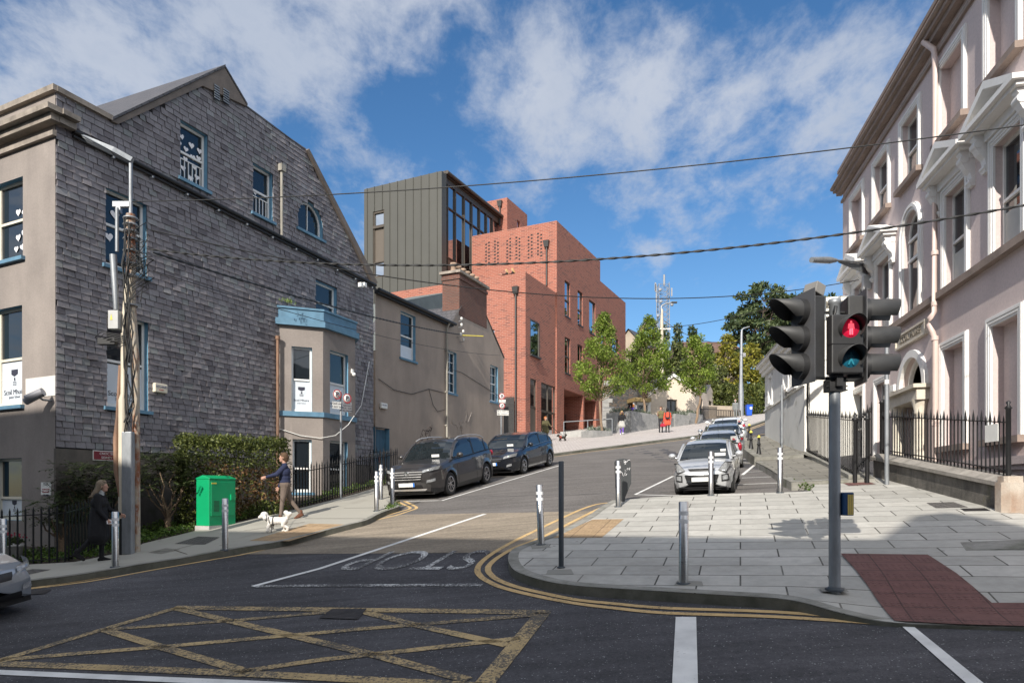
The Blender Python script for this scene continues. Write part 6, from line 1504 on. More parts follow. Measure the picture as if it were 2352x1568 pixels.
for k in range(5): mb.tube([(X(298),-.1,Z(775+k*4)),(X(250+k*6),-.25,Z(768+k*5)),(X(232+k*8),-.2,Z(780+k*3)),(X(245+k*6),-.16,Z(790))],.01,5)
mb.build('cable_tangle',M['cable'],up_)
mb=MB(); mb.tube([(X(279),-.05,Z(840)),(X(275),-.08,Z(960)),(X(271),-.08,Z(1010)),(X(273),-.1,Z(1080)),(X(282),-.1,Z(1140))],[.03,.035,.05,.045,.03],8); mb.build('frayed_wrap',M['rust_pipe'],up_)
def cable(name,label,A,B,sag,r=.012,n=24,twist=False,group='overhead cables across the street'):
    o=thing(name,label,'cable',A,0,group); pts=[]
    for i in range(n+1): t=i/n; q=A.lerp(B,t); q.z-=sag*4*t*(1-t); pts.append(q-A)
    mb=MB(); mb.tube(pts,r,6)
    if twist:
        m=n*10; 
        for ph in (0,PI):
            tw=[]
            for i in range(m+1):
                t=i/m; q=A.lerp(B,t); q.z-=sag*4*t*(1-t); a=ph+t*2*PI*34; tw.append(q-A+Vector((0,math.cos(a)*r*1.1,math.sin(a)*r*1.1)))
            mb.tube(tw,r*.75,5)
    mb.build('wire',M['cable'],o); return o
YP=p.y
A=lambda px,py:at(px,py,YP)
cable('overhead_cable','thin topmost overhead wire from lamp pole to the upper right edge',A(304,463),at(2460,272,10.5),.26,.010,30)
cable('overhead_cable','thick twisted overhead cable crossing the whole street below the thin wire',A(340,572),at(2460,452,10),.62,.0125,40,True)
cable('overhead_cable','overhead cable from the pole to the lamp bracket on the pink school',A(345,528),FK.w(*(lambda q:(q[0],-.5,q[1]))(FK.hit(1972,643,-.5))),.95,.013,40)
cable('overhead_cable','twisted cable from the pole to the white insulators on the brown gable',A(352,580),onwall(FP,1056,768,-.22),.2,.018,30,True)
cable('overhead_cable','thin sagging wire from the pole past the bay to the brown gable end',A(352,622),onwall(FP,1150,816,-.1),.35,.009,30)
cable('overhead_cable','thin wire on the far side of the street between lamp column and trees',at(1524,752,72),at(1790,700,60),.35,.03,16)
cable('overhead_cable','dark wire sagging from far pole to the lamp column up the street',at(1524,735,72),at(1703,783,68),1.0,.03,16)
o=thing('yellow_sleeve','yellow plastic cable sleeve on the wire beside the gable insulators','cable sleeve',onwall(FP,1062,770,-.25)); q=onwall(FP,1110,772,-.9)-o.location; MB().tube([(0,0,0),q],.024,8).build('tube',M['cap_yellow'],o)
for nm,lb,pts,m_,rr in (('wall_cable','looped grey cable draped across the brown house wall',[(FP,870,870),(FP,905,895),(FP,945,905),(FP,985,893),(FP,1020,902)],'cable',.014),('wall_cable','hanging cable loop at the downpipe of the brown house',[(FP,985,893),(FP,995,930),(FP,1005,945),(FP,1022,940)],'cable',.012),('wall_cable','dark cable along the gable of the brown house',[(FP,1025,845),(FP,1060,855),(FP,1100,880),(FP,1155,915)],'cable',.013)):
    P=[onwall(f,a,b,-.04) for f,a,b in pts]; o=thing(nm,lb,'cable',P[0]); MB().tube([Vector(x)-P[0] for x in [P[0]]+[P[i].lerp(P[i+1],t) for i in range(len(P)-1) for t in (.5,1)]],rr,5).build('wire',M[m_],o)
P=[onwall(FBc,643,985,-.04),onwall(FBc,690,1000,-.05),onwall(FBc,735,1006,-.06),onwall(FBf,770,1000,-.3),onwall(FBf,800,975,-.35),onwall(FS,830,930,-.5),onwall(FS,848,830,-.1)]
o=thing('wall_cable','white cable hanging in a loop across the bay of the slate house','cable',P[0]); MB().tube([x-P[0] for x in P],.014,5).build('wire',M['white_box'],o)
# ---------------- lamp on the pink school
q=FK.hit(1994,612); o=thing('wall_lamp','slim led street lamp on a long bracket from the pink school wall','street lamp',FK.w(q[0],0,q[1]),FK.rz)
def wl(px,py,y): h=FK.hit(px,py,y); return Vector((h[0]-q[0],y,h[1]-q[1]))
tip=wl(1921,598,-1.75); MB().tube([Vector((0,-.02,.08)),wl(1960,601,-.9),tip],.03,8).build('arm',M['galv'],o)
mb=MB(); b0=Vector((0,-.05,.0)); mb.raw([Vector((0,-.02,.06)),Vector((0,-.02,-.28)),wl(1925,603,-1.65),wl(1925,600,-1.65)],[(0,1,2,3)]); mb.build('bracket_plate',M['galv'],o)
e=wl(1864,597,-2.6); d=(e-tip); mb=MB(); mb.tube([tip,tip+d*.3,e],[.05,.1,.08],8); mb.build('lamp_head',M['galv'],o)
MB().box(-.12,.12,-.25,-.02,-.85,-.4,0,Matrix.Translation((.3,0,0))).build('control_box',M['sign_back_'],o)
# ---------------- sign posts
M['sign_white']=mk('sign_white',(.74,.73,.69),.4,0,.05); M['sign_ring']=mk('sign_red_ring',(.45,.03,.04),.4); M['sign_back']=mk('sign_grey_back',(.3,.3,.31),.5,.3,.1)
def roundsign(par,x,z,r,strike,txt,y=-.05):
    mb=MB(); mb.lathe([(0,0),(r,0),(r,.008),(0,.008)],28,0,Matrix.Translation((x,y,z))@Matrix.Rotation(R(90),4,'X')); s=mb.build('sign_disc',M['sign_white'],par)
    mb=MB(); ro,ri=r,r*.82
    mb.raw([(x+rr*math.cos(a),y-.0105,z+rr*math.sin(a)) for a in [2*PI*k/32 for k in range(32)] for rr in (ro,ri)],[(2*k,2*((k+1)%32),2*((k+1)%32)+1,2*k+1) for k in range(32)])
    if strike: mb.box(-r*.9,r*.9,-.0112,-.0105,-r*.07,r*.07,0,Matrix.Translation((x,y,z))@Matrix.Rotation(R(45),4,'Y'))
    mb.build('ring',M['sign_ring'],s); text('letter',txt,r*1.25,M['ink'],s,(x,y-.0100,z),bold=.008)
def plate(par,x0,x1,z0,z1,lines,y=-.05,mat='sign_white'):
    s=MB().box(x0,x1,y-.004,y+.004,z0,z1).build('sign_plate',M[mat],par); n=len(lines)
    for i,(t,f) in enumerate(lines): text('lettering',t,(z1-z0)/n*f,M['ink'],s,((x0+x1)/2,y-.0052,z1-(z1-z0)*(i+.5)/n))
p=G(783,1142,.12); u=p.y/1568; o=thing('parking_sign_post','galvanised post with two round parking signs and plates before the bay window','sign post',p,R(48)); Z=lambda py:(1142-py)*u
MB().tube([(0,0,-.2),(0,0,Z(898))],.035,10).build('post',M['galv'],o)
k=1/.72
roundsign(o,-.17,Z(907),.15,True,'P'); roundsign(o,.19,Z(913.5),.15,False,'P'); plate(o,-.34,-.03,Z(940),Z(924),(('Gach am',.8),('AT ANY TIME',.72))); plate(o,.03,.36,Z(945),Z(922),(('DIOSCA',.8),('PAIRCEALA',.8),('9.30 - 18.30',.8),('DISC PARKING',.8)),mat='sign_back')
p=Vector((*yat(1151,36.6),0)); p.z=gz(p.x,p.y)+.12; u=p.y/1568; Z=lambda py:at(1151,py,p.y).z-p.z
o=thing('parking_sign_post','white sign post with stacked parking signs at the corner of the brown house','sign post',p,R(20)); MB().tube([(0,0,-.2),(0,0,Z(901))],.04,10).build('post',M['galv'],o)
roundsign(o,.03,Z(910),.17,True,'P'); roundsign(o,.04,Z(932),.16,False,'P'); plate(o,-.14,.24,Z(925),Z(917.5),(('Gach am',.8),('AT ANY TIME',.72))); plate(o,-.25,.42,Z(953.5),Z(942),(('DIOSCA PAIRCEALA',.8),('DISC PARKING',.8)))
p=G(1796,1028,.32); u=p.y/1568; Z=lambda py:(1028-py)*u; o=thing('sign_post','galvanised sign post seen edge on against the grey hall wall','sign post',p,R(72)); MB().tube([(0,0,-.2),(0,0,Z(884))],.045,10).build('post',M['galv'],o); plate(o,-.32,.32,Z(912),Z(901),(('',1),),-.06,'sign_back'); roundsign(o,0,Z(892),.2,True,'P',-.06)
p=G(2037,1112,.12); u=p.y/1568; o=thing('steel_pole','tall plain galvanised pole beside the low stone wall','pole',p); MB().tube([(0,0,-.2),(0,0,(1112-770)*u)],.048,12).build('shaft',M['galv'],o); MB().tube([(0,0,(1112-882)*u),(0,0,(1112-872)*u)],.051,12).build('white_band',M['white_box'],o)
# ---------------- far lamp column, old pole, mast, bin
p=Vector((*yat(1702,68),0)); p.z=gz(p.x,p.y); u=68/1568; Z=lambda py:at(1702,py,68).z-p.z
o=thing('lamp_column','tall pale steel lamp column up the street before the yellow green trees','street lamp',p); MB().tube([(0,0,-.3),(0,0,Z(905)),(0,0,Z(870)),(.05,0,Z(765)),(.1,0,Z(757)),(.25,0,Z(754)),(.85,0,Z(750))],[.26,.26,.17,.12,.08,.07,.05],10).build('column',M['galv'],o); MB().box(.1,.4,-.2,0,Z(820),Z(811)).build('box',M['sign_back'],o)
p=Vector((*yat(1520,72),0)); p.z=gz(p.x,p.y); Z=lambda py:at(1520,py,72).z-p.z; u=72/1568
o=thing('old_lamp_pole','old concrete pole with curved lamp arm in front of the radio mast','street lamp',p); MB().tube([(0,0,-.3),(0,0,Z(740)),(.02,0,Z(710))],[.22,.17,.12],10).build('pole',M['cream_pole'],o)
MB().tube([(0,0,Z(735)),(-.05,0,Z(705)),(0,0,Z(702)),(.35,0,Z(698)),(1.15,0,Z(694))],[.12,.1,.09,.08,.08],8).build('lamp_arm',M['galv'],o); MB().box(1.0,1.6,-.15,.15,Z(696),Z(693)).build('lamp_head',M['panel_grey'],o); MB().box(-.5,.9,-.1,0,Z(757),Z(754)).build('crossarm',M['sign_white'],o)
p=Vector((*yat(1523,125),0)); p.z=gz(p.x,p.y); u=125/1568; Z=lambda py:at(1523,py,125).z-p.z; M['mast']=mk('white_mast_steel',(.27,.28,.30),.5,.1,.1)
o=thing('radio_mast','tall white lattice telecom mast with dishes on the hill','mast',p); mb=MB(); z0,z1=Z(830),Z(655); w=.95
cs=[(-w,-w),(w,-w),(w,w),(-w,w)]
for c in cs: mb.tube([(c[0],c[1],z0),(c[0],c[1],z1)],.07,5)
ns=15
for i in range(ns):
    a,b=z0+(z1-z0)*i/ns,z0+(z1-z0)*(i+1)/ns
    for j in range(4):
        c,d=cs[j],cs[(j+1)%4]; mb.tube([(c[0],c[1],a),(d[0],d[1],b)],.03,4); mb.tube([(c[0],c[1],b),(d[0],d[1],b)],.03,4); mb.tube([(d[0],d[1],a),(c[0],c[1],b)],.03,4)
mb.build('lattice',M['mast'],o); MB().tube([(.2,0,z1),(.2,0,Z(631))],.2,8).build('top_antenna',M['mast'],o); rg=random.Random(5)
for k in range(15):
    z=rg.uniform(Z(780),Z(660)); s=rg.choice((-1,1)); x=s*rg.uniform(.8,1.7); t=k%3
    if t==0: MB().lathe([(0,0),(.3,.1),(.3,.22),(0,.25)],12,0,Matrix.Translation((x*.8,-1.6,z))@Matrix.Rotation(R(90),4,'X')).build('dish',M['mast'],o)
    elif t==1: MB().box(x-.12,x+.12,-1.3,-1.1,z-.7,z+.8).build('panel_antenna',M['mast'],o)
    else: MB().tube([(x,-1.3,z-1),(x,-1.3,z+1.6)],.06,5).build('whip_antenna',M['mast'],o)
p=Vector((*yat(1720,66),0)); p.z=gz(p.x,p.y)+.12; u=66/1568; o=thing('wheelie_bin','bright blue wheelie bin on the footpath up the street','bin',p,R(-5)); s=25*u/1.07
M['bin_blue']=mk('bin_blue',(.015,.09,.55),.4,0,.08)
MB().raw([(a*s,b*s,c*s) for a,b,c in [(-.22,-.2,.05),(.22,-.2,.05),(.22,.25,.05),(-.22,.25,.05),(-.29,-.32,1.0),(.29,-.32,1.0),(.29,.35,1.0),(-.29,.35,1.0)]],[(3,2,1,0),(0,1,5,4),(1,2,6,5),(2,3,7,6),(3,0,4,7)]).build('body',M['bin_blue'],o)
bevel(MB().box(-.32*s,.32*s,-.38*s,.4*s,1.0*s,1.07*s).build('lid',M['bin_blue'],o),.03); MB().box(.02*s,.24*s,-.30*s,-.27*s,.62*s,.92*s).build('sticker',M['paper'],o)
for x in (-.25,.25): MB().tube([(x*s,.25*s,.1*s),((x+.08)*s,.25*s,.1*s)],.12*s,12).build('wheel',M['black_plastic'],o)
# ---------------- railings in front of the slate house
A_,B_=G(674,1170,.12),G(912,1104,.12)
railing('iron_railing','black spiked railing along the pavement in front of the bay','',1,1) if False else railing('iron_railing','black spiked railing along the pavement in front of the bay',A_,B_,1.1,.145,True,rails=(.08,.9),group=None)
C_=G(897,1085,.12); railing('iron_railing','short black railing returning to the blue door',B_,Vector((B_.x-1.1,B_.y+.5,B_.z+.05)),1.1,.15,True)
railing('iron_railing','black railing along the pavement at the far left by the rendered corner',G(-120,1304,.12),G(150,1290,.12),1.05,.17,False,rails=(.05,.9),r_=.012)
railing('iron_railing','black railing curving back behind the woman in the black coat',G(150,1290,.12),G(262,1246,.12),1.05,.12,False,rails=(.05,.9),r_=.012)

# faint scrawls on the brown house wall, lamps and sensor on the slate house
for cols,px0,py0,sd,m_ in (('pale',1062,975,2,'graffiti_pale'),('dark',975,1000,5,'graffiti_dark')):
    M[m_]=mk(m_,(.34,.30,.27) if cols=='pale' else (.10,.08,.07),.9,0,.2,9)
    rg=random.Random(sd); mb=MB(); x0,z0=FP.hit(px0,py0)
    for k in range(7):
        x,z=x0+rg.uniform(-.5,.4),z0+rg.uniform(-.3,.3); pts=[(x,-.006,z)]; a=rg.uniform(0,6)
        for j in range(7): a+=rg.uniform(-1.3,1.3); x+=.13*math.cos(a); z+=.13*math.sin(a); pts.append((x,-.006,z))
        mb.tube(pts,.014,4)
    mb.build('graffiti',M[m_],ph)
for px,lb in ((817,'left one of the two small floodlights under the slate house gutter'),(825,'right one of the two small floodlights under the slate house gutter')):
    p=onwall(FS,px,656); o=thing('floodlight',lb,'light',p,FS.rz,'floodlights under the gutter'); MB().box(-.07,.07,-.3,-.16,-.08,.08).build('lamp',M['white_box'],o); MB().tube([(0,0,.12),(0,-.2,.1)],.015,5).build('arm',M['black_plastic'],o)
p=FBf.w(FBf.hx(808),0,FBf.hit(808,857)[1]); o=thing('motion_sensor','white motion sensor on the front of the bay','sensor',p,FBf.rz); MB().ball((0,-.09,-.05),.07).box(-.05,.05,-.06,0,0,.14).build('housing',M['white_box'],o)
p=FL.w(FL.hx(6),-.9,-1.5); pt_=thing('flower_pot','stone flower pot with red flowers behind the far left railing','flower pot',(G(22,1290,.1))); MB().lathe([(.14,-.05),(.2,.05),(.24,.3),(.28,.33),(.26,.36),(.2,.34)],14).build('pot',M['concrete_pale'],pt_)
# ================================================================ vehicles
def carpaint(name,col,metal=.35,rough=.28):
    t=NT(name); t.bump(t.noise(t.coord('Object'),3.0,2),.0015,.2); return t.out(t.ramp(t.noise(t.coord('Object'),1.2,4,.6),.3,.7,tuple(c*.93 for c in col),tuple(c*1.05 for c in col)),rough,metal,.5,.8)
M['car_glass']=glassmat('car_glass',(.012,.016,.018),.03,.0003,.9)
M['tyre']=mk('tyre_rubber',(.02,.02,.02),.85,0,.15,15,.002,60)
M['alloy']=mk('alloy_rim',(.55,.54,.53),.35,.45,.1)
M['alloy_bronze']=mk('dark_alloy_rim',(.48,.45,.43),.35,.45,.1)
M['chrome']=mk('chrome_trim',(.62,.62,.62),.15,1.0,.05)
M['plate_white']=mk('number_plate',(.74,.74,.72),.4,0,.03)
M['plate_blue']=mk('plate_blue_strip',(.02,.16,.55),.4)
M['lamp_glass']=mk('headlight_glass',(.34,.35,.36),.08,.3,.35,26,.004,30,1.0)
M['tail_red']=mk('tail_light_red',(.32,.015,.03),.15,0,.1)
M['interior']=mk('car_interior',(.02,.02,.022),.8)
def interp(pts,x):
    if x<=pts[0][0]: return pts[0][1]
    for (a,b),(c,d) in zip(pts,pts[1:]):
        if x<=c: 
            t=(x-a)/(c-a); t=t*t*(3-2*t)*.35+t*.65; return b+(d-b)*t
    return pts[-1][1]
def car(name,label,P,head,L,W,H,wb,fo,rw,paint_,belt,roof,wsb,group=None,rim='alloy',spokes=5,front=None,chrome_line=False,trim_dark=False,rear=None,rails=False,lplate=None,scale=1.0):
    """x forward, y left, z up. belt: (x,z) bonnet and belt line front to back in fractions; roof: (x,z) roof line; fo: front overhang"""
    hd=Vector((head[0],head[1],head[0]*GB+head[1]*GC)).normalized(); nz=(GZV-hd*GZV.dot(hd)).normalized(); yl=nz.cross(hd).normalized()
    root=thing(name,label,'car',P,0,group)
    root.matrix_world=Matrix(((hd.x*scale,yl.x*scale,nz.x*scale,P.x),(hd.y*scale,yl.y*scale,nz.y*scale,P.y),(hd.z*scale,yl.z*scale,nz.z*scale,P.z),(0,0,0,1)))
    pm=M[paint_]; fx=L/2; xf=fx-fo; xr=xf-wb; hw=W/2; ra=rw+.055
    belt=[(fx-a*L,z) for a,z in belt][::-1]; roof=[(fx-a*L,z) for a,z in roof][::-1]
    zb=lambda x:interp(belt,x)
    def plan(x):
        uf=max(0,(x-(fx-.75))/.75); ur=max(0,((-fx+.6)-x)/.6); return hw*(1-.22*uf**2.4-.16*ur**2.4)
    def zl(x):
        uf=max(0,(x-(fx-.3))/.3); ur=max(0,((-fx+.3)-x)/.3); return .2+.06*uf**2+.1*ur**2
    n=110; xs=[-fx+L*i/n for i in range(n+1)]
    groups={}
    def G_(k): return groups.setdefault(k,MB())
    def ringpts(x):
        w=plan(x); z1=zb(x); z0=zl(x); arch=0
        for xc in (xf,xr):
            d=abs(x-xc)
            if d<ra: arch=max(arch,rw*.98+math.sqrt(ra*ra-d*d))
        zs=max(z0,arch); zm=max(zs+.02,.52+.1*(z1-.8)); zsh=max(z1-.16,zm+.05)
        fl=.018 if arch else 0     # wheel arch lip
        return [(w*.80,zs if not arch else zs),(w*.955+fl,zs),(w*.985+fl,max(zs+.03,z0+.12)),(w*1.0+fl*.6,zm),(w*.985,(zm+zsh)/2),(w*.975,zsh),(w*.925,z1-.045),(w*.86,z1-.008),(w*.45,z1+.018),(0,z1+.025)]
    rings=[ringpts(x) for x in xs]; m=len(rings[0])
    for i in range(n):
        for j in range(m-1):
            xm=(xs[i]+xs[i+1])/2; zc=(rings[i][j][1]+rings[i][j+1][1])/2
            for s in (1,-1):
                a=(xs[i],s*rings[i][j][0],rings[i][j][1]);b=(xs[i+1],s*rings[i+1][j][0],rings[i+1][j][1]);c=(xs[i+1],s*rings[i+1][j+1][0],rings[i+1][j+1][1]);d=(xs[i],s*rings[i][j+1][0],rings[i][j+1][1])
                k='body'
                G_(k).raw([a,b,c,d] if s<0 else [d,c,b,a],[(0,1,2,3)],1 if (trim_dark and j<=1) else 0,True)
    # nose and tail: rounded caps
    for s,x,rg_ in ((1,fx,rings[-1]),(-1,-fx,rings[0])):
        z0,z1=rg_[0][1],rg_[-1][1]; prof=[p for p in rg_]; nn=10
        def row(t): # outline scaled toward the centre and bulged
            f=1-t; zc=(z0+z1)/2; return [(x+s*.10*(1-f*f)*(1 if True else 0),q[0]*f,zc+(q[1]-zc)*(f if f>.0 else 0)) for q in prof]
        R_=[row(t) for t in (0,.06,.14,.26,.45,.7,1)]
        for a,b in zip(R_,R_[1:]):
            for j in range(len(a)-1):
                for q in (1,-1):
                    A_,B_,C_,D_=[Vector((v[0],q*v[1],v[2])) for v in (a[j],a[j+1],b[j+1],b[j])]
                    G_('body').raw([A_,B_,C_,D_] if q*s<0 else [D_,C_,B_,A_],[(0,1,2,3)],0,True)
    G_('under').box(-fx+.1,fx-.1,-hw*.82,hw*.82,.16,.34)
    for xc in (xf,xr): G_('under').box(xc-ra,xc+ra,-hw*.86,hw*.86,.3,min(.78,zb(xc)-.08))
    # greenhouse
    x0,x1=roof[0][0],roof[-1][0]; ng=46; gx=[x0+(x1-x0)*i/ng for i in range(ng+1)]
    rt=max(z for _,z in roof)
    gr=[]
    for x in gx:
        w=plan(x)*.93; z1=zb(x)-.03; zr=max(interp(roof,x),z1+.005); h=(zr-z1)/(rt-z1+1e-6); ins=.17*h*hw/.85
        wr=w-ins*.9
        gr.append([(w,z1),(w-ins*.28,z1+(zr-z1)*.33),(w-ins*.58,z1+(zr-z1)*.68),(wr-.02,zr-.055*h),(wr-.07,zr-.015*h),(wr*.6,zr+.012*h),(0,zr+.02*h)])
    wsx0,wsx1,rwx0,rwx1=[fx-f*L for f in wsb]   # base/top of the windscreen, top/base of the rear window
    for i in range(ng):
        xm=(gx[i]+gx[i+1])/2
        for j in range(6):
            if j>=4: k='windscreen' if xm>wsx1 else ('rear_window' if xm<rwx0 else 'roof')
            elif j==3: k='roof'
            else: k='side_glass'
            if k=='side_glass':
                zr=(interp(roof,xm)); hN=(zr-zb(xm))
                if hN<.10 or xm<rwx1+.16 : k='roof'
            k0=k
            for s in (1,-1):
                k=k0+('+' if s>0 else '-') if k0=='side_glass' else k0
                a=(gx[i],s*gr[i][j][0],gr[i][j][1]);b=(gx[i+1],s*gr[i+1][j][0],gr[i+1][j][1]);c=(gx[i+1],s*gr[i+1][j+1][0],gr[i+1][j+1][1]);d=(gx[i],s*gr[i][j+1][0],gr[i][j+1][1])
                G_(k).raw([a,b,c,d] if s<0 else [d,c,b,a],[(0,1,2,3)],0,True)
    # pillars B and C, waist strip
    def gpt(x,f,out=.006):
        w=plan(x)*.93; z1=zb(x)-.03; zr=max(interp(roof,x),z1+.005); h=(zr-z1)/(rt-z1+1e-6); ins=.17*h*hw/.85
        return (x,w-ins*.85*f+out,z1+(zr-z1)*f)
    xb=(wsx0+rwx1)/2-.05
    for s in (1,-1):
        mir=lambda p:(p[0],s*p[1],p[2])
        for xp,wd,mt in ((xb,.05,'trim'),(xb-.92*(wb/2.6),.045,'trim')):
            a,b=gpt(xp-wd,.02),gpt(xp+wd,.02); c,d=gpt(xp+wd*.6-.06,.93),gpt(xp-wd-.06,.93)
            G_('trim').raw([mir(q) for q in (a,b,c,d)],[(0,1,2,3)])
        A0=gpt(wsx0-.02,.05); 
        G_('pillar').tube([mir(gpt(wsx0-(wsx0-wsx1)*t,.93 if t>.0 else .2,.0)) for t in (.12,.35,.6,.8,1.0,1.15)],.032,6)
        line=[mir(gpt(wsx0-.1-(wsx0-.1-rwx1-.1)*t,.03,.012)) for t in [i/10 for i in range(11)]]
        G_('chrome' if chrome_line else 'trim').tube(line,.011,5)
        if chrome_line: G_('chrome').tube([mir(gpt(wsx0-.12-(wsx0-.12-rwx1-.12)*t,.03+.90*min(1,math.sin(PI*t)*2.2),.012)) for t in [i/16 for i in range(17)]],.010,5)
        # door shut lines and handles
        for xd in (xb-.02,xf-ra-.12,xr+ra*.55):
            ps=[]
            for z in (.32,.5,.7,.88,zb(xd)-.03):
                r_=ringpts(xd); y=interp(sorted([(q[1],q[0]) for q in r_[1:8]]),z); ps.append((xd,s*(y+.001),z))
            G_('trim').tube(ps,.004,4)
        for xd in (xb+.12,xb-.80*(wb/2.6)): 
            y=plan(xd)*.985; hb_=MB().box(-.09,.09,-.02,.02,-.014,.014,0,Matrix.Translation((xd,s*y,zb(xd)-.14))); G_('hand').raw(hb_.v,hb_.f)
        # mirrors
        mx=wsx0-.28; y=plan(mx)*.95
        mm=MB().ball((mx,s*(y+.14),zb(mx)+.09),.11,0,12,8,(.75,1.0,.72)).tube([(mx,s*(y-.03),zb(mx)+.02),(mx,s*(y+.1),zb(mx)+.05)],.025,6); mm.build('mirror',pm,root)
        if rails: G_('rail').tube([mir((x,gpt(x,.99)[1]-.05,interp(roof,x)+.055)) for x in [wsx1-.05-(wsx1-rwx0+.1)*t for t in [i/8 for i in range(9)]]],.018,6)
    body=groups['body'].build('body',[pm,M['black_plastic']],root)
    groups['roof'].build('roof',pm,root); groups['under'].build('underside',M['black_plastic'],root)
    for k in('windscreen','rear_window','side_glass+','side_glass-'):
        if k in groups: groups[k].build(k.strip('+-'),M['car_glass'],root)
    groups['pillar'].build('pillar',pm,root); groups['trim'].build('trim',M['black_plastic'],body); groups['hand'].build('door_handle',pm,body)
    if 'chrome' in groups: groups['chrome'].build('chrome_trim',M['chrome'],body)
    if 'rail' in groups: groups['rail'].build('roof_rail',M['alloy'],root)
    # wheels
    for xc in (xf,xr):
        for s in (1,-1):
            y=s*(hw-.115); Mx=Matrix.Translation((xc,y,rw))@Matrix.Rotation(R(-90)*s,4,'X'); mb=MB()
            mb.lathe([(rw*.62,-.09),(rw*.93,-.09),(rw,-.06),(rw,.06),(rw*.94,.095),(rw*.66,.1),(rw*.64,.0)],28,0,Mx,True,False); tw=mb.build('wheel',M['tyre'],root)
            mb=MB(); mb.lathe([(0,.02),(rw*.64,.02)],24,1,Mx); mb.lathe([(rw*.57,.092),(rw*.66,.1),(rw*.66,.04)],24,0,Mx,True,False); mb.lathe([(rw*.13,.05),(rw*.13,.088),(0,.09)],12,0,Mx)
            for q in range(spokes):
                for dl in (-.12,.12):
                    a=2*PI*q/spokes+dl; a2=2*PI*q/spokes+dl*1.9; mb.raw([Mx@Vector(v) for v in [(rw*.1*math.cos(a-.3),rw*.1*math.sin(a-.3),.08),(rw*.1*math.cos(a+.3),rw*.1*math.sin(a+.3),.08),(rw*.62*math.cos(a2+.07),rw*.62*math.sin(a2+.07),.092),(rw*.62*math.cos(a2-.07),rw*.62*math.sin(a2-.07),.092)]],[(0,1,2,3)])
            mb.build('rim',[M[rim],M['black_plastic']],tw)
    return root,dict(fx=fx,hw=hw,plan=plan,zb=zb,ring=ringpts,xf=xf,xr=xr,wsx0=wsx0,wsx1=wsx1)
def face_pt(d,y,z,out=.0,end=1):
    """a point on the nose of the car at side y, height z"""
    fx=d['fx']; lo,hi=fx-.75,fx
    w_end=d['plan'](fx)
    if abs(y)<=w_end*.96:
        t=1-abs(y)/w_end; f=1-t; zc=(d['ring'](fx)[0][1]+d['ring'](fx)[-1][1])/2; half=(d['ring'](fx)[-1][1]-d['ring'](fx)[0][1])/2; g=max(f,abs(z-zc)/half); g=min(1,g); return Vector((fx+.10*(1-g*g)+out,y,z))
    for _ in range(30):
        m=(lo+hi)/2
        if d['plan'](m)*.985>abs(y): lo=m
        else: hi=m
    return Vector((lo+out,y+(out if y>0 else -out),z))
def patch(d,pts,out,n=6):
    """a panel over the nose through corner points (y,z): quad grid following the surface"""
    (y0,z0),(y1,z1),(y2,z2),(y3,z3)=pts; vs=[];fs=[]
    for i in range(n+1):
        for j in range(n+1):
            u,v=i/n,j/n; y=(y0*(1-u)+y1*u)*(1-v)+(y3*(1-u)+y2*u)*v; z=(z0*(1-u)+z1*u)*(1-v)+(z3*(1-u)+z2*u)*v
            vs.append(face_pt(d,y,z,out))
    for i in range(n):
        for j in range(n): a=i*(n+1)+j; fs.append((a,a+n+1,a+n+2,a+1))
    return vs,fs
def panel(root,d,name,mat,pts,out,n=6,both=False):
    for s in ((1,-1) if both else (1,)):
        q=[(s*a,b) for a,b in pts]; mb=MB(); vs,fs=patch(d,q,out,n); mb.raw(vs,[f if s>0 else f[::-1] for f in fs],0,True); mb.build(name,M[mat],root)
def plate_front(root,d,z,w=.26,h=.055,out=.035,y=0):
    a=face_pt(d,y,z,out); MB().box(-.01,.01,-w+y,w+y,-h,h,0,Matrix.Translation((a.x,0,z))).build('number_plate',M['plate_white'],root); MB().box(.0,.012,w-.05+y,w+y,-h,h,0,Matrix.Translation((a.x,0,z))).build('plate_strip',M['plate_blue'],root)
def disc_card(root,d,y,s=.13):
    """permit card standing on the dashboard behind the windscreen"""
    x=d['wsx0']-.12; z=d['zb'](x)+.10; MB().box(-.004,.004,y-s,y+s,z-.03,z+.05,0,Matrix.Translation((x+.055,0,0))).build('permit_card',M['plate_white'],root)
M['paint_grey']=carpaint('dark_grey_car_paint',(.050,.047,.047)); M['paint_black']=carpaint('black_car_paint',(.016,.018,.024),.3,.2); M['paint_silver']=carpaint('silver_car_paint',(.54,.55,.56),.45,.3); M['paint_blue']=carpaint('silver_blue_car_paint',(.33,.36,.40),.6,.3); M['paint_white']=carpaint('white_car_paint',(.74,.74,.72),.0,.3)
def heading(f,r): v=f-r; v.z=0; return v.normalized()
def place(fw,rw_,hw,side,dx=0):
    """centre of a car from its two visible wheel contact points; side: +1 when they are the left wheels"""
    h=heading(fw,rw_); mid=(fw+rw_)/2+h*dx; left=Vector((-h.y,h.x,0)); c=mid-left*side*(hw-.1); c.z=gp(c.x,c.y); return c,h
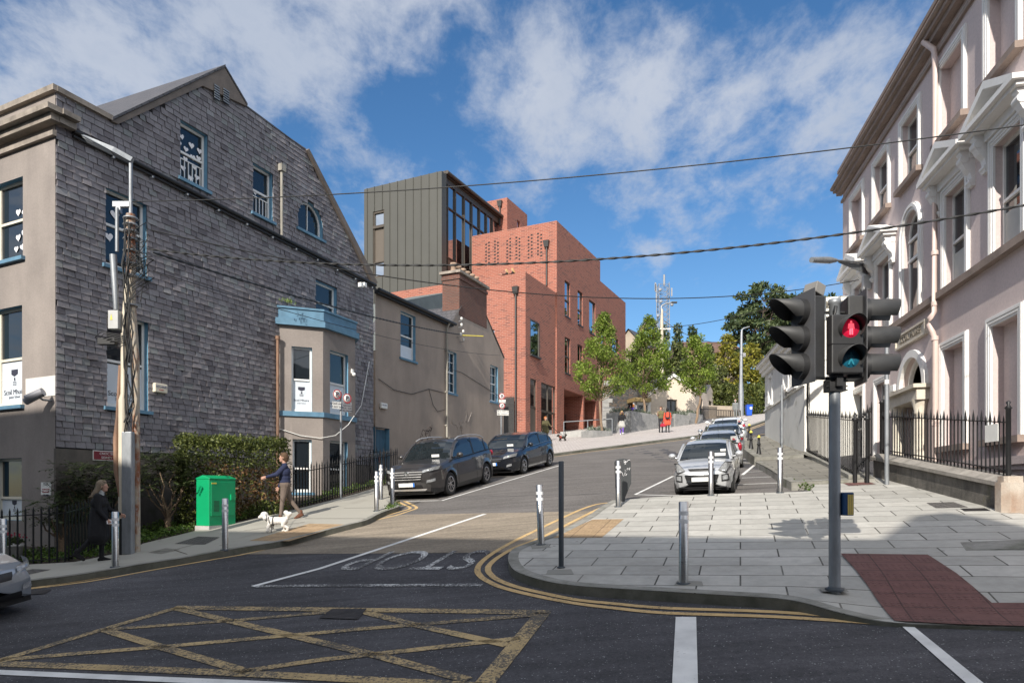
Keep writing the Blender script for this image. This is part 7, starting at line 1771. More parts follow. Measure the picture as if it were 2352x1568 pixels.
# ---- dark grey suv, nose downhill
fw,rw_=G(1028,1139),G(1121,1109)
c,h=place(fw,rw_,.93,1,.06)
suv,d=car('parked_suv','dark grey suv with roof rails parked nose downhill behind three steel bollards',c,h,4.5,1.86,1.66,2.72,.92,.355,'paint_grey',[(0,.86),(.03,.92),(.12,1.0),(.27,1.08),(.5,1.1),(.75,1.15),(.93,1.17),(1,1.02)],[(.26,1.06),(.335,1.38),(.40,1.56),(.47,1.64),(.62,1.655),(.8,1.61),(.88,1.53),(.97,1.14)],(.26,.41,.86,.965),'parked cars',rim='alloy_bronze',spokes=5,rails=True,trim_dark=True)
panel(suv,d,'grille','black_plastic',[(-.42,.56),(.42,.56),(.52,.86),(-.52,.86)],.012)
for z in (.62,.69,.76,.83): 
    w=.43+(z-.56)*.28; MB().tube([face_pt(d,-w+2*w*t,z,.022) for t in [i/10 for i in range(11)]],.014,5).build('grille_bar',M['alloy'],suv)
MB().lathe([(.095,0),(.095,.014),(.07,.02),(.07,0)],20,0,Matrix.Translation(face_pt(d,0,.79,.03))@Matrix.Rotation(R(90),4,'Y')@Matrix.Diagonal((.62,1,1,1))).tube([face_pt(d,-.045,.76,.045),face_pt(d,-.02,.82,.045)],.011,5).tube([face_pt(d,.02,.76,.045),face_pt(d,.045,.82,.045)],.011,5).tube([face_pt(d,-.03,.785,.046),face_pt(d,.03,.795,.046)],.010,5).build('badge',M['chrome'],suv)
panel(suv,d,'headlight','lamp_glass',[(.50,.80),(.86,.87),(.88,.97),(.50,.87)],.012,8,True)
panel(suv,d,'fog_light','lamp_glass',[(.60,.50),(.80,.54),(.80,.62),(.62,.58)],.012,5,True)
panel(suv,d,'lower_grille','black_plastic',[(-.5,.36),(.5,.36),(.45,.46),(-.45,.46)],.010); panel(suv,d,'skid_plate','alloy',[(-.55,.28),(.55,.28),(.62,.34),(-.62,.34)],.014)
plate_front(suv,d,.47); disc_card(suv,d,.3)
for s in(1,-1): MB().ball((-d['fx']+.1,s*.80,1.0),.12,0,10,6,(.8,.6,.8)).build('tail_light',M['tail_red'],suv)
# ---- black hatchback behind it
fw,rw_=G(1199,1088.5),G(1261,1070.5); c,h=place(fw,rw_,.9,1,.03)
hb_,d=car('parked_hatchback','black hatchback with chrome window line parked behind the dark grey suv',c,h,4.42,1.81,1.5,2.68,.93,.33,'paint_black',[(0,.72),(.04,.78),(.13,.87),(.27,.97),(.5,1.0),(.75,1.06),(.92,1.08),(1,.92)],[(.25,.95),(.36,1.28),(.43,1.43),(.52,1.49),(.66,1.49),(.82,1.40),(.90,1.30),(.98,1.03)],(.25,.44,.86,.97),'parked cars',rim='alloy',spokes=5,chrome_line=True)
panel(hb_,d,'grille','black_plastic',[(-.38,.58),(.38,.58),(.45,.70),(-.45,.70)],.012); MB().tube([face_pt(d,-.44+.88*t,.645,.022) for t in [i/8 for i in range(9)]],.02,6).build('grille_bar',M['chrome'],hb_)
panel(hb_,d,'headlight','lamp_glass',[(.48,.66),(.84,.73),(.86,.84),(.50,.75)],.012,8,True); panel(hb_,d,'fog_light','lamp_glass',[(.58,.36),(.74,.40),(.74,.48),(.6,.44)],.012,5,True); panel(hb_,d,'lower_grille','black_plastic',[(-.5,.28),(.5,.28),(.48,.38),(-.48,.38)],.01)
plate_front(hb_,d,.49); disc_card(hb_,d,.25)
# ---- small silver hatchback facing the junction
fw,rw_=G(1674,1129),G(1699,1111); c,h=place(fw,rw_,.74,1,0.0)
h=Vector((h.x*.75,h.y,0)).normalized()
pic,d=car('parked_hatchback','small silver hatchback facing the junction behind a steel bollard',c,h,3.5,1.6,1.38,2.35,.62,.285,'paint_silver',[(0,.68),(.035,.75),(.14,.87),(.25,.93),(.5,.95),(.75,.99),(.93,.99),(1,.85)],[(.22,.91),(.32,1.18),(.40,1.31),(.5,1.37),(.68,1.37),(.84,1.30),(.92,1.19),(.985,.95)],(.22,.41,.88,.98),'parked cars',spokes=6,scale=.90)
panel(pic,d,'upper_grille','black_plastic',[(-.30,.69),(.30,.69),(.36,.755),(-.36,.755)],.018); panel(pic,d,'lower_grille','black_plastic',[(-.36,.34),(.36,.34),(.44,.58),(-.44,.58)],.014)
mb=MB()
for z in (.40,.44): mb.tube([face_pt(d,-.4+.8*t,z,.022) for t in [i/8 for i in range(9)]],.008,5)
mb.tube([face_pt(d,-.43+.86*t,.59,.02) for t in [i/8 for i in range(9)]],.010,5); mb.build('grille_bars',M['dark_post'],pic)
text('badge_lettering','KIA',.055,M['chrome'],pic,tuple(face_pt(d,0,.725,.035)),(R(90),0,R(90)),.004)
panel(pic,d,'headlight','lamp_glass',[(.44,.72),(.60,.66),(.735,.86),(.60,.90)],.018,9,True); panel(pic,d,'headlight_rim','black_plastic',[(.42,.70),(.62,.63),(.75,.88),(.60,.925)],.012,9,True)
panel(pic,d,'fog_surround','black_plastic',[(.50,.40),(.68,.42),(.66,.60),(.50,.58)],.014,5,True); panel(pic,d,'fog_light','lamp_glass',[(.53,.44),(.645,.455),(.63,.57),(.53,.555)],.022,5,True)
panel(pic,d,'bumper_lip','black_plastic',[(-.6,.24),(.6,.24),(.62,.27),(-.62,.27)],.012); plate_front(pic,d,.48,.25,.055,.04); disc_card(pic,d,.42,.14)
for yy,zz in ((.48,.16),):
    x=d['wsx0']-.25; MB().box(-.004,.004,yy-.06,yy+.08,0,.06,0,Matrix.Translation((x+.05,0,d['zb'](x)+.18))).build('permit_card',M['plate_white'],pic)
mb=MB(); 
for s in (-1,1): mb.tube([(d['wsx0']-.06,-.05+s*.35,d['zb'](d['wsx0'])+.05),(d['wsx0']-.02,-.3+s*.35,d['zb'](d['wsx0'])+.02)],.008,4)
mb.build('wiper',M['black_plastic'],pic)
# ---- three cars parked beyond, seen from behind
def away(name,label,px,Y,paint_,L,W,H,lp=None,rf_=None,ant=True):
    P=Vector(((px-1176)/1568*Y,Y,0)); P.z=gp(P.x,P.y); h=Vector((.27,1,0)).normalized(); H=H*.93
    o,d=car(name,label,P,h,L,W,H,L*.64,L*.19,.3,paint_,[(0,.7),(.04,.77),(.14,.88),(.27,.96),(.5,.99),(.75,1.02),(.92,1.03),(1,.86)],[(.25,.94),(.36,H-.22),(.43,H-.07),(.52,H-.01),(.7,H-.01),(.84,H-.09),(.91,H-.2),(.985,.99)],(.25,.44,.83,.975),'parked cars')
    if ant: MB().tube([(-.35*L/2*1.5,0,H),(-.46*L/2*1.5,0,H+.25)],.008,5).build('antenna',M['black_plastic'],o)
    for s in (1,-1): MB().ball((-L/2+.06,s*W*.42,.82),.13,0,10,6,(.7,.6,1.2)).build('tail_light',M['tail_red'],o)
    if lp:
        x=-L/2+.22; b=MB().box(-.004,.004,-.10,.10,-.08,.08,0,Matrix.Translation((x-.13,-W*.30,1.13))@Matrix.Rotation(R(-30),4,'Y')).build('learner_plate',M['plate_white'],o)
        text('letter','L',.16,M['tail_red'],b,(x-.137,-W*.30,1.13),(R(90),0,R(-90)),.002,bold=.01)
    MB().box(-L/2-.13,-L/2-.09,-.26,.26,.6,.71).build('number_plate',M['plate_white'],o)
    return o
away('parked_hatchback','silver hatchback with red learner plate directly behind the small silver one',1651,25.8,'paint_silver',3.7,1.62,1.47,True)
away('parked_hatchback','grey blue hatchback third in the row of parked cars',1661,30.4,'paint_blue',3.8,1.66,1.48,None)
away('parked_hatchback','white hatchback with black rear window farthest up the parked row',1671,34.6,'paint_white',3.75,1.68,1.36,True,None,False)
# ---- car nose entering at the left edge
P=G(-262,1428); P.z=gp(P.x,P.y); h=Vector((.93,-.30,0)).normalized()
nz_,d=car('silver_car','silver grey car whose nose enters at the left edge',P,h,4.2,1.75,1.45,2.6,.85,.31,'paint_blue',[(0,.68),(.04,.76),(.14,.86),(.27,.95),(.5,.98),(.75,1.02),(.92,1.03),(1,.86)],[(.25,.93),(.36,1.24),(.43,1.39),(.52,1.45),(.7,1.45),(.84,1.36),(.91,1.25),(.985,1.0)],(.25,.44,.83,.975),'moving cars')
panel(nz_,d,'headlight','lamp_glass',[(.46,.62),(.80,.68),(.82,.80),(.50,.72)],.012,8,True); panel(nz_,d,'fog_light','lamp_glass',[(.5,.36),(.66,.38),(.66,.46),(.52,.44)],.012,5,True); panel(nz_,d,'grille','black_plastic',[(-.35,.55),(.35,.55),(.4,.66),(-.4,.66)],.012); panel(nz_,d,'lower_grille','black_plastic',[(-.5,.26),(.5,.26),(.48,.36),(-.48,.36)],.01)
# ================================================================ people and dogs
import numpy as np
def cloth(name,col,var=.15): return mk(name,col,.85,0,var,8,.003,50,.3)
for n_,c_ in (('skin',(.46,.27,.20)),('navy_knit',(.022,.028,.065)),('taupe_trouser',(.15,.115,.095)),('black_cloth',(.014,.014,.016)),('boot_black',(.012,.012,.013)),('brown_shoe',(.12,.05,.03)),('olive_cloth',(.085,.075,.035)),('olive_shirt',(.13,.115,.055)),('grey_dress',(.38,.37,.35)),('purple_tights',(.16,.08,.42)),('purple_top',(.14,.07,.45)),('coral_coat',(.72,.085,.045)),('grey_suit',(.17,.18,.18)),('denim',(.05,.07,.12)),('white_shoe',(.7,.7,.75)),('charcoal',(.035,.035,.04)),('scarf_pale',(.40,.42,.42)),('blond',(.50,.34,.15)),('ash_hair',(.20,.155,.11)),('brown_hair',(.10,.06,.035)),('ginger',(.38,.13,.04)),('black_hair',(.015,.012,.012)),('plum',(.3,.04,.25))): M[n_]=cloth(n_,c_)
M['white_fur']=mk('white_fur',(.72,.69,.64),.9,0,.12,40,.02,60,.2); M['black_fur']=mk('black_fur',(.035,.03,.026),.9,0,.5,30,.02,50,.2)
def remeshed(name,segs,mats,parent,vox,disp=0.0):
    """one continuous skin over tapered limbs: segs are (a, b, ra, rb, material number)"""
    mb=MB()
    for a,b,ra,rb,_ in segs:
        a,b=Vector(a),Vector(b); mb.ball(a,ra,0,12,8)
        if (b-a).length>1e-4: mb.ball(b,rb,0,12,8); mb.tube([a,b],[ra,rb],12)
    me=bpy.data.meshes.new(name); me.from_pydata([tuple(v) for v in mb.v],[],mb.f); o=bpy.data.objects.new(name,me); C.objects.link(o)
    rm=o.modifiers.new('r','REMESH'); rm.mode='VOXEL'; rm.voxel_size=vox; sm_=o.modifiers.new('s','SMOOTH'); sm_.iterations=4; sm_.factor=.5
    dg=bpy.context.evaluated_depsgraph_get(); new=bpy.data.meshes.new_from_object(o.evaluated_get(dg)); new.name=name; o.modifiers.clear(); o.data=new; bpy.data.meshes.remove(me)
    for m in mats: new.materials.append(M[m])
    nf=len(new.polygons); ct=np.empty(nf*3); new.polygons.foreach_get('center',ct); ct=ct.reshape(-1,3); best=np.full(nf,1e9); idx=np.zeros(nf,int)
    for a,b,ra,rb,k in segs:
        a=np.array(a,float); b=np.array(b,float); ab=b-a; L=ab@ab; t=np.clip(((ct-a)@ab)/L,0,1) if L>1e-8 else np.zeros(nf)
        d=np.linalg.norm(ct-(a+t[:,None]*ab),axis=1)-(ra+(rb-ra)*t); w=d<best; best[w]=d[w]; idx[w]=k
    new.polygons.foreach_set('material_index',idx.astype(np.int32)); new.polygons.foreach_set('use_smooth',np.ones(nf,bool))
    if disp:
        for v in new.vertices: 
            n=mnoise.noise(v.co*30)*.6+mnoise.noise(v.co*62)*.6; v.co+=v.normal*disp*n
    new.update(); o.parent=parent; return o
def rot(v,ang): return (v[0]*math.cos(ang)-v[2]*math.sin(ang)*-1,v[1],-v[0]*math.sin(ang)+v[2]*math.cos(ang))
def hand(segs,wr,d,up,k,curl=.5,s=1.0):
    """palm with four bent fingers of unequal length and a thumb leaving its side"""
    d=Vector(d).normalized(); sd=d.cross(Vector(up)).normalized(); pn=sd.cross(d).normalized(); w=Vector(wr)
    for q in (-.022,0,.022): segs.append((w+sd*q*.5,w+d*.075*s+sd*q,.018*s,.016*s,k))
    for i,(off,l) in enumerate(((-.030,.07),(-.010,.082),(.011,.076),(.031,.058))):
        b=w+d*.082*s+sd*off*s; m=b+(d*math.cos(curl)-pn*math.sin(curl))*l*.5*s; e=m+(d*math.cos(curl*2)-pn*math.sin(curl*2))*l*.5*s; segs.append((b,m,.010*s,.009*s,k)); segs.append((m,e,.009*s,.0075*s,k))
    tb=w+d*.03*s-sd*.028*s; tm=tb+(d*.6-sd*.7-pn*.3).normalized()*.038*s; segs.append((tb,tm,.013*s,.011*s,k)); segs.append((tm,tm+(d*.85-sd*.1-pn*.5).normalized()*.032*s,.011*s,.009*s,k))
def person(label,P,yaw,h,top,legs_,shoe,legL,legR,armL,armR,vox=.014,hair='brown_hair',long_hair=0,coat=None,lean=0.0,headturn=0.0,bare=True,sleeve=None,bulk=1.0,skirt=None,bald=False,headdrop=0,neck=None):
    """faces local +x, left is +y; legs (thigh, knee bend), arms (swing, elbow, outward)"""
    s=h/1.75; o=thing('person',label,'person',P,yaw); mats=['skin',top,legs_,shoe,coat or top,neck or top]; g=[]
    def add(a,b,ra,rb,k): g.append((tuple(Vector(a)*s),tuple(Vector(b)*s),ra*s,rb*s,k))
    hipz=.93; feet=[]
    legs=[]
    for sd,(th,kn) in ((1,legL),(-1,legR)):
        hp_=Vector((0,sd*.09,hipz)); kd=Vector((math.sin(th),0,-math.cos(th))); kn_=hp_+kd*.43; ad=Vector((math.sin(th-kn),0,-math.cos(th-kn))); an=kn_+ad*.42; legs.append((hp_,kn_,an,th-kn))
    low=min(l[2].z for l in legs)-.07; 
    dz=-low; D_=Vector((0,0,dz))
    for hp_,kn_,an,a in legs:
        hp_,kn_,an=hp_+D_,kn_+D_,an+D_
        add(hp_,kn_,.092*bulk,.062,2); add(kn_,an,.060,.043,2); add(an+Vector((0,0,.05)),an,.047,.045,3)
        fd=Vector((math.cos(a*.8),0,math.sin(a*.8)*1.0)); heel=an+Vector((-.035*fd.x,0,-.035-.0*abs(a))); toe=an+fd*.16+Vector((0,0,-.045)); add(heel,toe,.045,.036,3); add(an,toe,.04,.033,3)
    ln=lambda z:Vector((math.sin(lean)*(z-hipz),0,(z-hipz)*math.cos(lean)+hipz+dz))
    y_=lambda z,y:ln(z)+Vector((0,y,0))
    add(y_(.95,-.075),y_(.95,.075),.115*bulk,.115*bulk,2); add(y_(1.02,-.07),y_(1.02,.07),.115*bulk,.115*bulk,1); add(y_(1.12,-.07),y_(1.12,.07),.118*bulk,.118*bulk,1); add(y_(1.27,-.10),y_(1.27,.10),.122*bulk,.122*bulk,1); add(y_(1.38,-.12),y_(1.38,.12),.085,.085,1); add(y_(1.38,0),y_(1.47,0),.10,.065,1)
    add(y_(1.47,0),y_(1.56,0)+Vector((.01,0,0)),.056,.052,0)
    if neck: add(y_(1.45,0),y_(1.50,0)+Vector((.015,0,0)),.082,.07,5)
    ha=headturn; hc=y_(1.655-headdrop,0)+Vector((.02+headdrop*.8,0,0)); hx=Vector((math.cos(ha),math.sin(ha),0)); hy=Vector((-hx.y,hx.x,0))
    add(hc-hx*.02+Vector((0,0,.015)),hc-hx*.02+Vector((0,0,.02)),.094,.094,0); add(hc+hx*.02,hc+hx*.03+Vector((0,0,-.075)),.078,.056,0); add(hc+hx*.088+Vector((0,0,-.005)),hc+hx*.103+Vector((0,0,-.033)),.012,.016,0); add(hc+hx*.07+Vector((0,0,-.072)),hc+hx*.073+Vector((0,0,-.1)),.028,.025,0)
    for sd in (1,-1): add(hc+hy*sd*.084+Vector((0,0,.0)),hc+hy*sd*.088+Vector((0,0,-.04)),.016,.012,0)
    hands=[]
    for sd,(sw,el,out) in ((1,armL),(-1,armR)):
        sh_=y_(1.41,sd*.185); ud=Vector((math.sin(sw)*math.cos(out),sd*math.sin(out),-math.cos(sw)*math.cos(out))); eb=sh_+ud*.29; fd=Vector((math.sin(sw+el)*math.cos(out*.5),sd*math.sin(out*.5)*.8,-math.cos(sw+el)*math.cos(out*.5))).normalized(); wr=eb+fd*.25
        add(sh_,eb,.060*bulk,.048*bulk,1); add(eb,wr,.047*bulk,.036 if not sleeve else .03,1 if not sleeve else 0); hs=[]; hand(hs,wr+fd*.01,fd,(0,sd,.15),0,.55); g.extend([(tuple(Vector(a)*s),tuple(Vector(b)*s),ra*s,rb*s,k) for a,b,ra,rb,k in hs]); hands.append((wr+fd*.07)*s)
    if coat is not None or skirt:
        zt_,zb2,w0,w1=skirt or (1.0,.55,.13,.17)
        add(y_(zt_,-.06)+Vector((0,0,0)),Vector((.01,-.09,zb2+dz)),w0,w1,4); add(y_(zt_,.06),Vector((.01,.09,zb2+dz)),w0,w1,4)
    body=remeshed('body',g,mats,o,vox)
    hcS=hc*s; HM=Matrix.Translation(hcS)@Matrix.Rotation(ha,4,'Z')
    mb=MB()
    if not bald:
        for a,b,ra,rb in (((-.025,0,.03),(-.035,0,.0),.103,.10),((-.05,0,-.03),(-.06,0,-.06),.085,.07),((.03,.03,.085),(.03,-.03,.085),.04,.04)):
            a,b=Vector(a)*s,Vector(b)*s; mb.ball(HM@a,ra*s,0,14,10); mb.ball(HM@b,rb*s,0,14,10)
    else:
        for q in (1,-1): mb.ball(HM@Vector((-.05*s,q*.055*s,-.02*s)),.06*s,0,10,8)
    if long_hair:
        rg=random.Random(int(h*1000)+len(label))
        for k in range(46):
            a=rg.uniform(.45,1.55)*PI; x,y=math.cos(a)*.095,math.sin(a)*.095; pts=[HM@(Vector((x,y,.05))*s),HM@(Vector((x*1.15-.02,y*1.15,-.06))*s),HM@(Vector((x*1.1-.05-rg.uniform(0,.05),y*1.25+rg.uniform(-.03,.03),-.12-long_hair*rg.uniform(.3,.6)))*s),HM@(Vector((x-.08-rg.uniform(0,.1),y*1.3+rg.uniform(-.06,.06),-.12-long_hair*rg.uniform(.8,1.1)))*s)]; mb.tube(pts,[.014*s,.016*s,.014*s,.004*s],5)
    mb.build('hair',M[hair],o)
    e=MB(); 
    for sd in (1,-1): e.ball(HM@Vector((.079*s,sd*.033*s,.005*s)),.0085*s,0,6,4)
    e.build('eyes',M['black_hair'],o)
    return o,hands,hcS
def gp12(px,py,h=.12): return G(px,py,h)
rt=0.0
# woman in black coat walking right along the pavement, phone in hand
P=G(226,1289,.12); W1=math.atan2(.30,.95)*.9
o,hd,hc=person('woman in long black coat with grey blond hair walking past the utility pole',P,W1,1.56,'black_cloth','black_cloth','boot_black',(.10,.12),(-.22,.55),(.35,.75,.08),(.12,.55,.12),.0085,'ash_hair',.13,'black_cloth',.06,0.0,True,None,1.22,(1.05,.56,.16,.19),False,.02,'scarf_pale')
t=o.matrix_basis; q=Matrix.Translation(P)@Matrix.Rotation(W1,4,'Z')@hd[1]; ph_=thing('phone','white phone held by the woman in the black coat','phone',q,W1+.3); bevel(MB().box(-.035,.085,-.008,.008,-.04,.04).build('case',M['paper'],ph_),.004)
# man in navy sweater with a white dog
P=G(655,1194,.12); W2=PI+.32
o,hd,hc=person('man in navy sweater and taupe trousers walking a white dog on the left pavement',P,W2,1.66,'navy_knit','taupe_trouser','brown_shoe',(.16,.05),(-.34,.30),(.75,.55,.25),(.10,.35,.1),.0085,'brown_hair',0,None,.03,-.12,True,None,1.27)
lh_=Matrix.Translation(P)@Matrix.Rotation(W2,4,'Z')@hd[0]
def dog(label,P,yaw,L,fur,shaggy,vox=.009,harness=None,disp=.007,tailup=True):
    o=thing('dog',label,'dog',P,yaw); s=L/.55; g=[]
    def add(a,b,ra,rb,k=0): g.append((tuple(Vector(a)*s),tuple(Vector(b)*s),ra*s,rb*s,k))
    add((.15,0,.27),(.02,0,.265),.105,.098); add((.02,0,.265),(-.17,0,.275),.095,.088); add((.16,0,.25),(.17,0,.21),.085,.06)
    add((.20,0,.31),(.28,0,.37),.075,.07); add((.31,0,.40),(.30,0,.40),.092,.092); add((.36,0,.375),(.41,0,.36),.055,.04); add((.427,0,.372),(.43,0,.37),.016,.015,1)
    for sd in (1,-1):
        add((.28,sd*.075,.42),(.27,sd*.10,.335),.035,.045)
        fx=.15+(.05 if sd>0 else -.03); add((.16,sd*.055,.21),(fx+.01,sd*.055,.11),.05,.038); add((fx+.01,sd*.055,.11),(fx,sd*.055,.035),.036,.034); add((fx,sd*.055,.03),(fx+.03,sd*.055,.025),.034,.03)
        hx=-.18+(-.04 if sd>0 else .05); add((-.17,sd*.055,.25),(-.15+.03*(1 if sd<0 else 0),sd*.06,.16),.07,.05); add((-.15+.03*(1 if sd<0 else 0),sd*.06,.16),(hx-.04,sd*.055,.10),.045,.034); add((hx-.04,sd*.055,.10),(hx-.02,sd*.055,.03),.033,.032); add((hx-.02,sd*.055,.028),(hx+.015,sd*.055,.024),.032,.028)
    if tailup: add((-.22,0,.32),(-.26,0,.42),.04,.055); add((-.26,0,.42),(-.20,0,.47),.065,.055); add((-.26,0,.42),(-.30,0,.44),.06,.05)
    b=remeshed('body',g,[fur,'black_hair'],o,vox*s,disp*s)
    mb=MB(); [mb.ball(Vector((.375,sd*.042,.42))*s,.012*s,0,6,4) for sd in (1,-1)]; mb.build('eyes',M['black_hair'],o)
    if harness:
        mb=MB(); 
        for x,tilt in ((.17,.25),(.09,0)): mb.tube([Vector((x+tilt*.1*math.sin(a),.105*math.cos(a)*1.02,.265+.112*math.sin(a)))*s for a in [2*PI*k/18 for k in range(18)]],.011*s,5,0,False,True,True)
        mb.tube([Vector((.09,0,.385))*s,Vector((.2,0,.36))*s],.011*s,5); mb.build('harness',M[harness],o)
    return o
Pd=G(637,1221,.12); dog('fluffy white small dog with black harness on the buff paving',Pd,PI+.12,.50,'white_fur',1,.009,'black_cloth',.008)
ls=thing('leash','thin black dog leash from the man to the white dog','leash',lh_); dpt=Pd+Vector((-.05,0,.36)); MB().tube([Vector((0,0,0)),(dpt-lh_)*.5+Vector((0,0,-.1)),dpt-lh_],.006,5).build('strap',M['black_cloth'],ls)
# people further up
def far(px,py,Y,dz=.12): p=Vector((*yat(px,Y),0)); p.z=gp(p.x,p.y)+dz; return p
P=far(1253,1015,47); o,hd,hc=person('red haired woman in olive coat with a black dog by the tall glass door',P,R(-75),1.68,'olive_cloth','charcoal','charcoal',(.05,.05),(-.05,.05),(.25,1.0,.35),(-.05,.15,.2),.016,'ginger',0,'olive_cloth',0,.5,True,None,1.15,(1.0,.72,.14,.19))
lh_=Matrix.Translation(P)@Matrix.Rotation(R(-75),4,'Z')@hd[0]
Pd=far(1292,1022,45.4); dog('small black dog with red harness on the pale plaza',Pd,PI-.2,.50,'black_fur',1,.014,'coral_coat',.012)
ls=thing('leash','thin dark leash of the small black dog on the plaza','leash',lh_); dpt=Pd+Vector((0,0,.38))-lh_; MB().tube([Vector((0,0,0)),dpt*.5+Vector((0,0,-.05)),dpt],.018,5).build('strap',M['black_cloth'],ls)
P=far(1428,1000,48); person('woman in black jacket, grey dress and purple leggings walking downhill',P,R(-98),1.66,'black_cloth','purple_tights','white_shoe',(.14,.1),(-.14,.2),(.5,1.9,.25),(-.05,.15,.15),.016,'blond',.26,'grey_dress',0,0,True,None,1.0,(1.0,.66,.12,.19))
P=far(1446,960,55.5,.45); person('dark haired woman in black jacket talking in front of the glass lobby',P,R(-10),1.68,'black_cloth','denim','black_cloth',(0,0),(0,0),(.1,.3,.1),(.1,.3,.1),.016,'black_hair',.12,None,0,0,True,None,1,None,False,0,'plum')
P=far(1455,960,55,.45); person('red haired woman in purple top seen from behind at the glass lobby',P,R(100),1.68,'purple_top','denim','black_cloth',(0,0),(0,0),(.05,.5,.15),(.05,.5,.15),.016,'ginger')
bg=thing('shoulder_bag','pale grey shoulder bag of the woman in the purple top','bag',P+Vector((.32,.0,.75))); bevel(MB().box(-.14,.14,-.05,.05,-.15,.15).build('pouch',M['scarf_pale'],bg),.03); MB().tube([(-.1,0,.14),(-.22,-.02,.5),(-.3,0,.68),(-.05,0,.4),(.1,0,.14)],.015,5).build('strap',M['scarf_pale'],bg)
P=far(1518,1000,46.5); person('young man in olive shirt and dark jeans strolling on the plaza',P,R(-100),1.76,'olive_shirt','charcoal','black_cloth',(.16,.1),(-.12,.22),(-.1,.25,.12),(.35,1.9,.1),.016,'brown_hair',0,None,0,-.5,True,'skin')
P=far(1533,1003,46); yw=R(80); o,hd,hc=person('woman in coral coat with orange backpack walking uphill across the plaza',P,yw,1.62,'coral_coat','black_cloth','black_cloth',(.14,.05),(-.16,.35),(.05,.2,.2),(.1,.5,.2),.016,'black_hair',0,'coral_coat',0,0,True,None,.98,(1.0,.66,.12,.165))
mx=Matrix.Translation(P)@Matrix.Rotation(yw,4,'Z'); bp_=thing('backpack','orange and grey backpack on the woman in the coral coat','backpack',mx@Vector((-.22,0,1.12)),yw)
bevel(MB().box(-.1,.1,-.15,.15,-.22,.24).build('pack',M['charcoal'],bp_),.05); bevel(MB().box(-.125,-.09,-.09,.09,-.12,.2).build('front_panel',M['coral_coat'],bp_),.02)
du=thing('duffel_bag','red patterned duffel bag hanging from the hand of the woman in the coral coat','bag',mx@(hd[0]+Vector((0,.03,-.22))),yw+.6); bevel(MB().prism([(-.2,-.13),(.2,-.13),(.21,.02),(.12,.10),(-.12,.10),(-.21,.02)],-.1,.1).build('bag_body',mk('red_pattern',(.42,.02,.05),.7,0,.6,30),du),.03); MB().tube([(-.12,0,.13),(-.06,0,.24),(.06,0,.24),(.12,0,.13)],.014,5).build('handle',M['coral_coat'],du)
P=far(1689,985,61,.12); yw=R(70); o,hd,hc=person('elderly bald man in grey suit walking away up the street with a cane',P,yw,1.74,'grey_suit','grey_suit','black_cloth',(.12,.05),(-.14,.3),(-.1,.2,.12),(.1,.2,.14),.016,'scarf_pale',0,'grey_suit',.03,0,True,None,1.12,(1.0,.85,.13,.14),True)
cq=Matrix.Translation(P)@Matrix.Rotation(yw,4,'Z')@hd[1]; ca_=thing('cane','walking cane in the right hand of the man in grey','cane',cq); MB().tube([(0,0,0),(.12,.05,-.72)],.025,6).build('shaft',M['galv'],ca_)
fl=zt1-.9
for px,lab,hr,arm,yw in ((1163,'blond woman on the roof terrace pointing to the left','blond',(1.45,.05,.15),R(205)),(1177,'second blond woman on the roof terrace shading her eyes','blond',(1.3,1.6,.3),R(190))):
    q=FBl.hx(px,1.0); p=FBl.w(q,1.0,fl-.02); person(lab,p,yw,1.7,'black_cloth','denim','black_cloth',(0,0),(0,0),(.1,.4,.1),arm,.016,hr,.14,None,0,0,True,'skin')
# ================================================================ trees, hedges and plants
M['bark']=mk('tree_bark',(.23,.16,.105),.9,0,.3,6,.02,30,streak=4); M['bark_dark']=mk('dark_bark',(.08,.06,.045),.9,0,.3,6,.03,20)
M['leaf_street']=leaf_mat('street_tree_leaf',(.075,.13,.014),(.29,.37,.065),.4); M['leaf_pine']=leaf_mat('pine_needles',(.03,.055,.022),(.12,.15,.06),.2); M['leaf_yellow']=leaf_mat('yellow_green_leaf',(.10,.12,.018),(.36,.32,.05),.3); M['leaf_hill']=leaf_mat('hill_shrub_leaf',(.03,.05,.015),(.15,.17,.05),.2)
M['leaf_hedge']=leaf_mat('hedge_leaf',(.035,.055,.012),(.17,.19,.05),.25); M['leaf_brown']=leaf_mat('brown_hedge_leaf',(.09,.045,.02),(.24,.14,.06),.2); M['leaf_shrub']=leaf_mat('shrub_leaf',(.022,.04,.014),(.09,.115,.04),.2); M['leaf_ivy']=leaf_mat('ivy_leaf',(.03,.07,.012),(.13,.2,.035),.25)
def branch(mb,a,b,ra,rb,rg,n=4,wob=.06):
    a,b=Vector(a),Vector(b); L=(b-a).length; pts=[a.lerp(b,i/n)+(Vector((rg.uniform(-1,1),rg.uniform(-1,1),rg.uniform(-.3,.3)))*wob*L if 0<i<n else Vector()) for i in range(n+1)]
    mb.tube(pts,[ra+(rb-ra)*i/n for i in range(n+1)],7); return pts
def crown_leaves(mb,cs,rg,per,size,flat=.0):
    for c,r in cs:
        for k in range(int(per*r*r/.25)):
            v=rdir(0,rg); q=rg.random()**.45; p=c+Vector((v.x*r,v.y*r,v.z*r*(.8-flat)))*q; d=(v*.7+rdir(-.1,rg)).normalized(); s=rg.uniform(.55,1.2)*size; leaf(mb,p,d,d.cross(rdir(0,rg)).normalized(),s,s*.62)
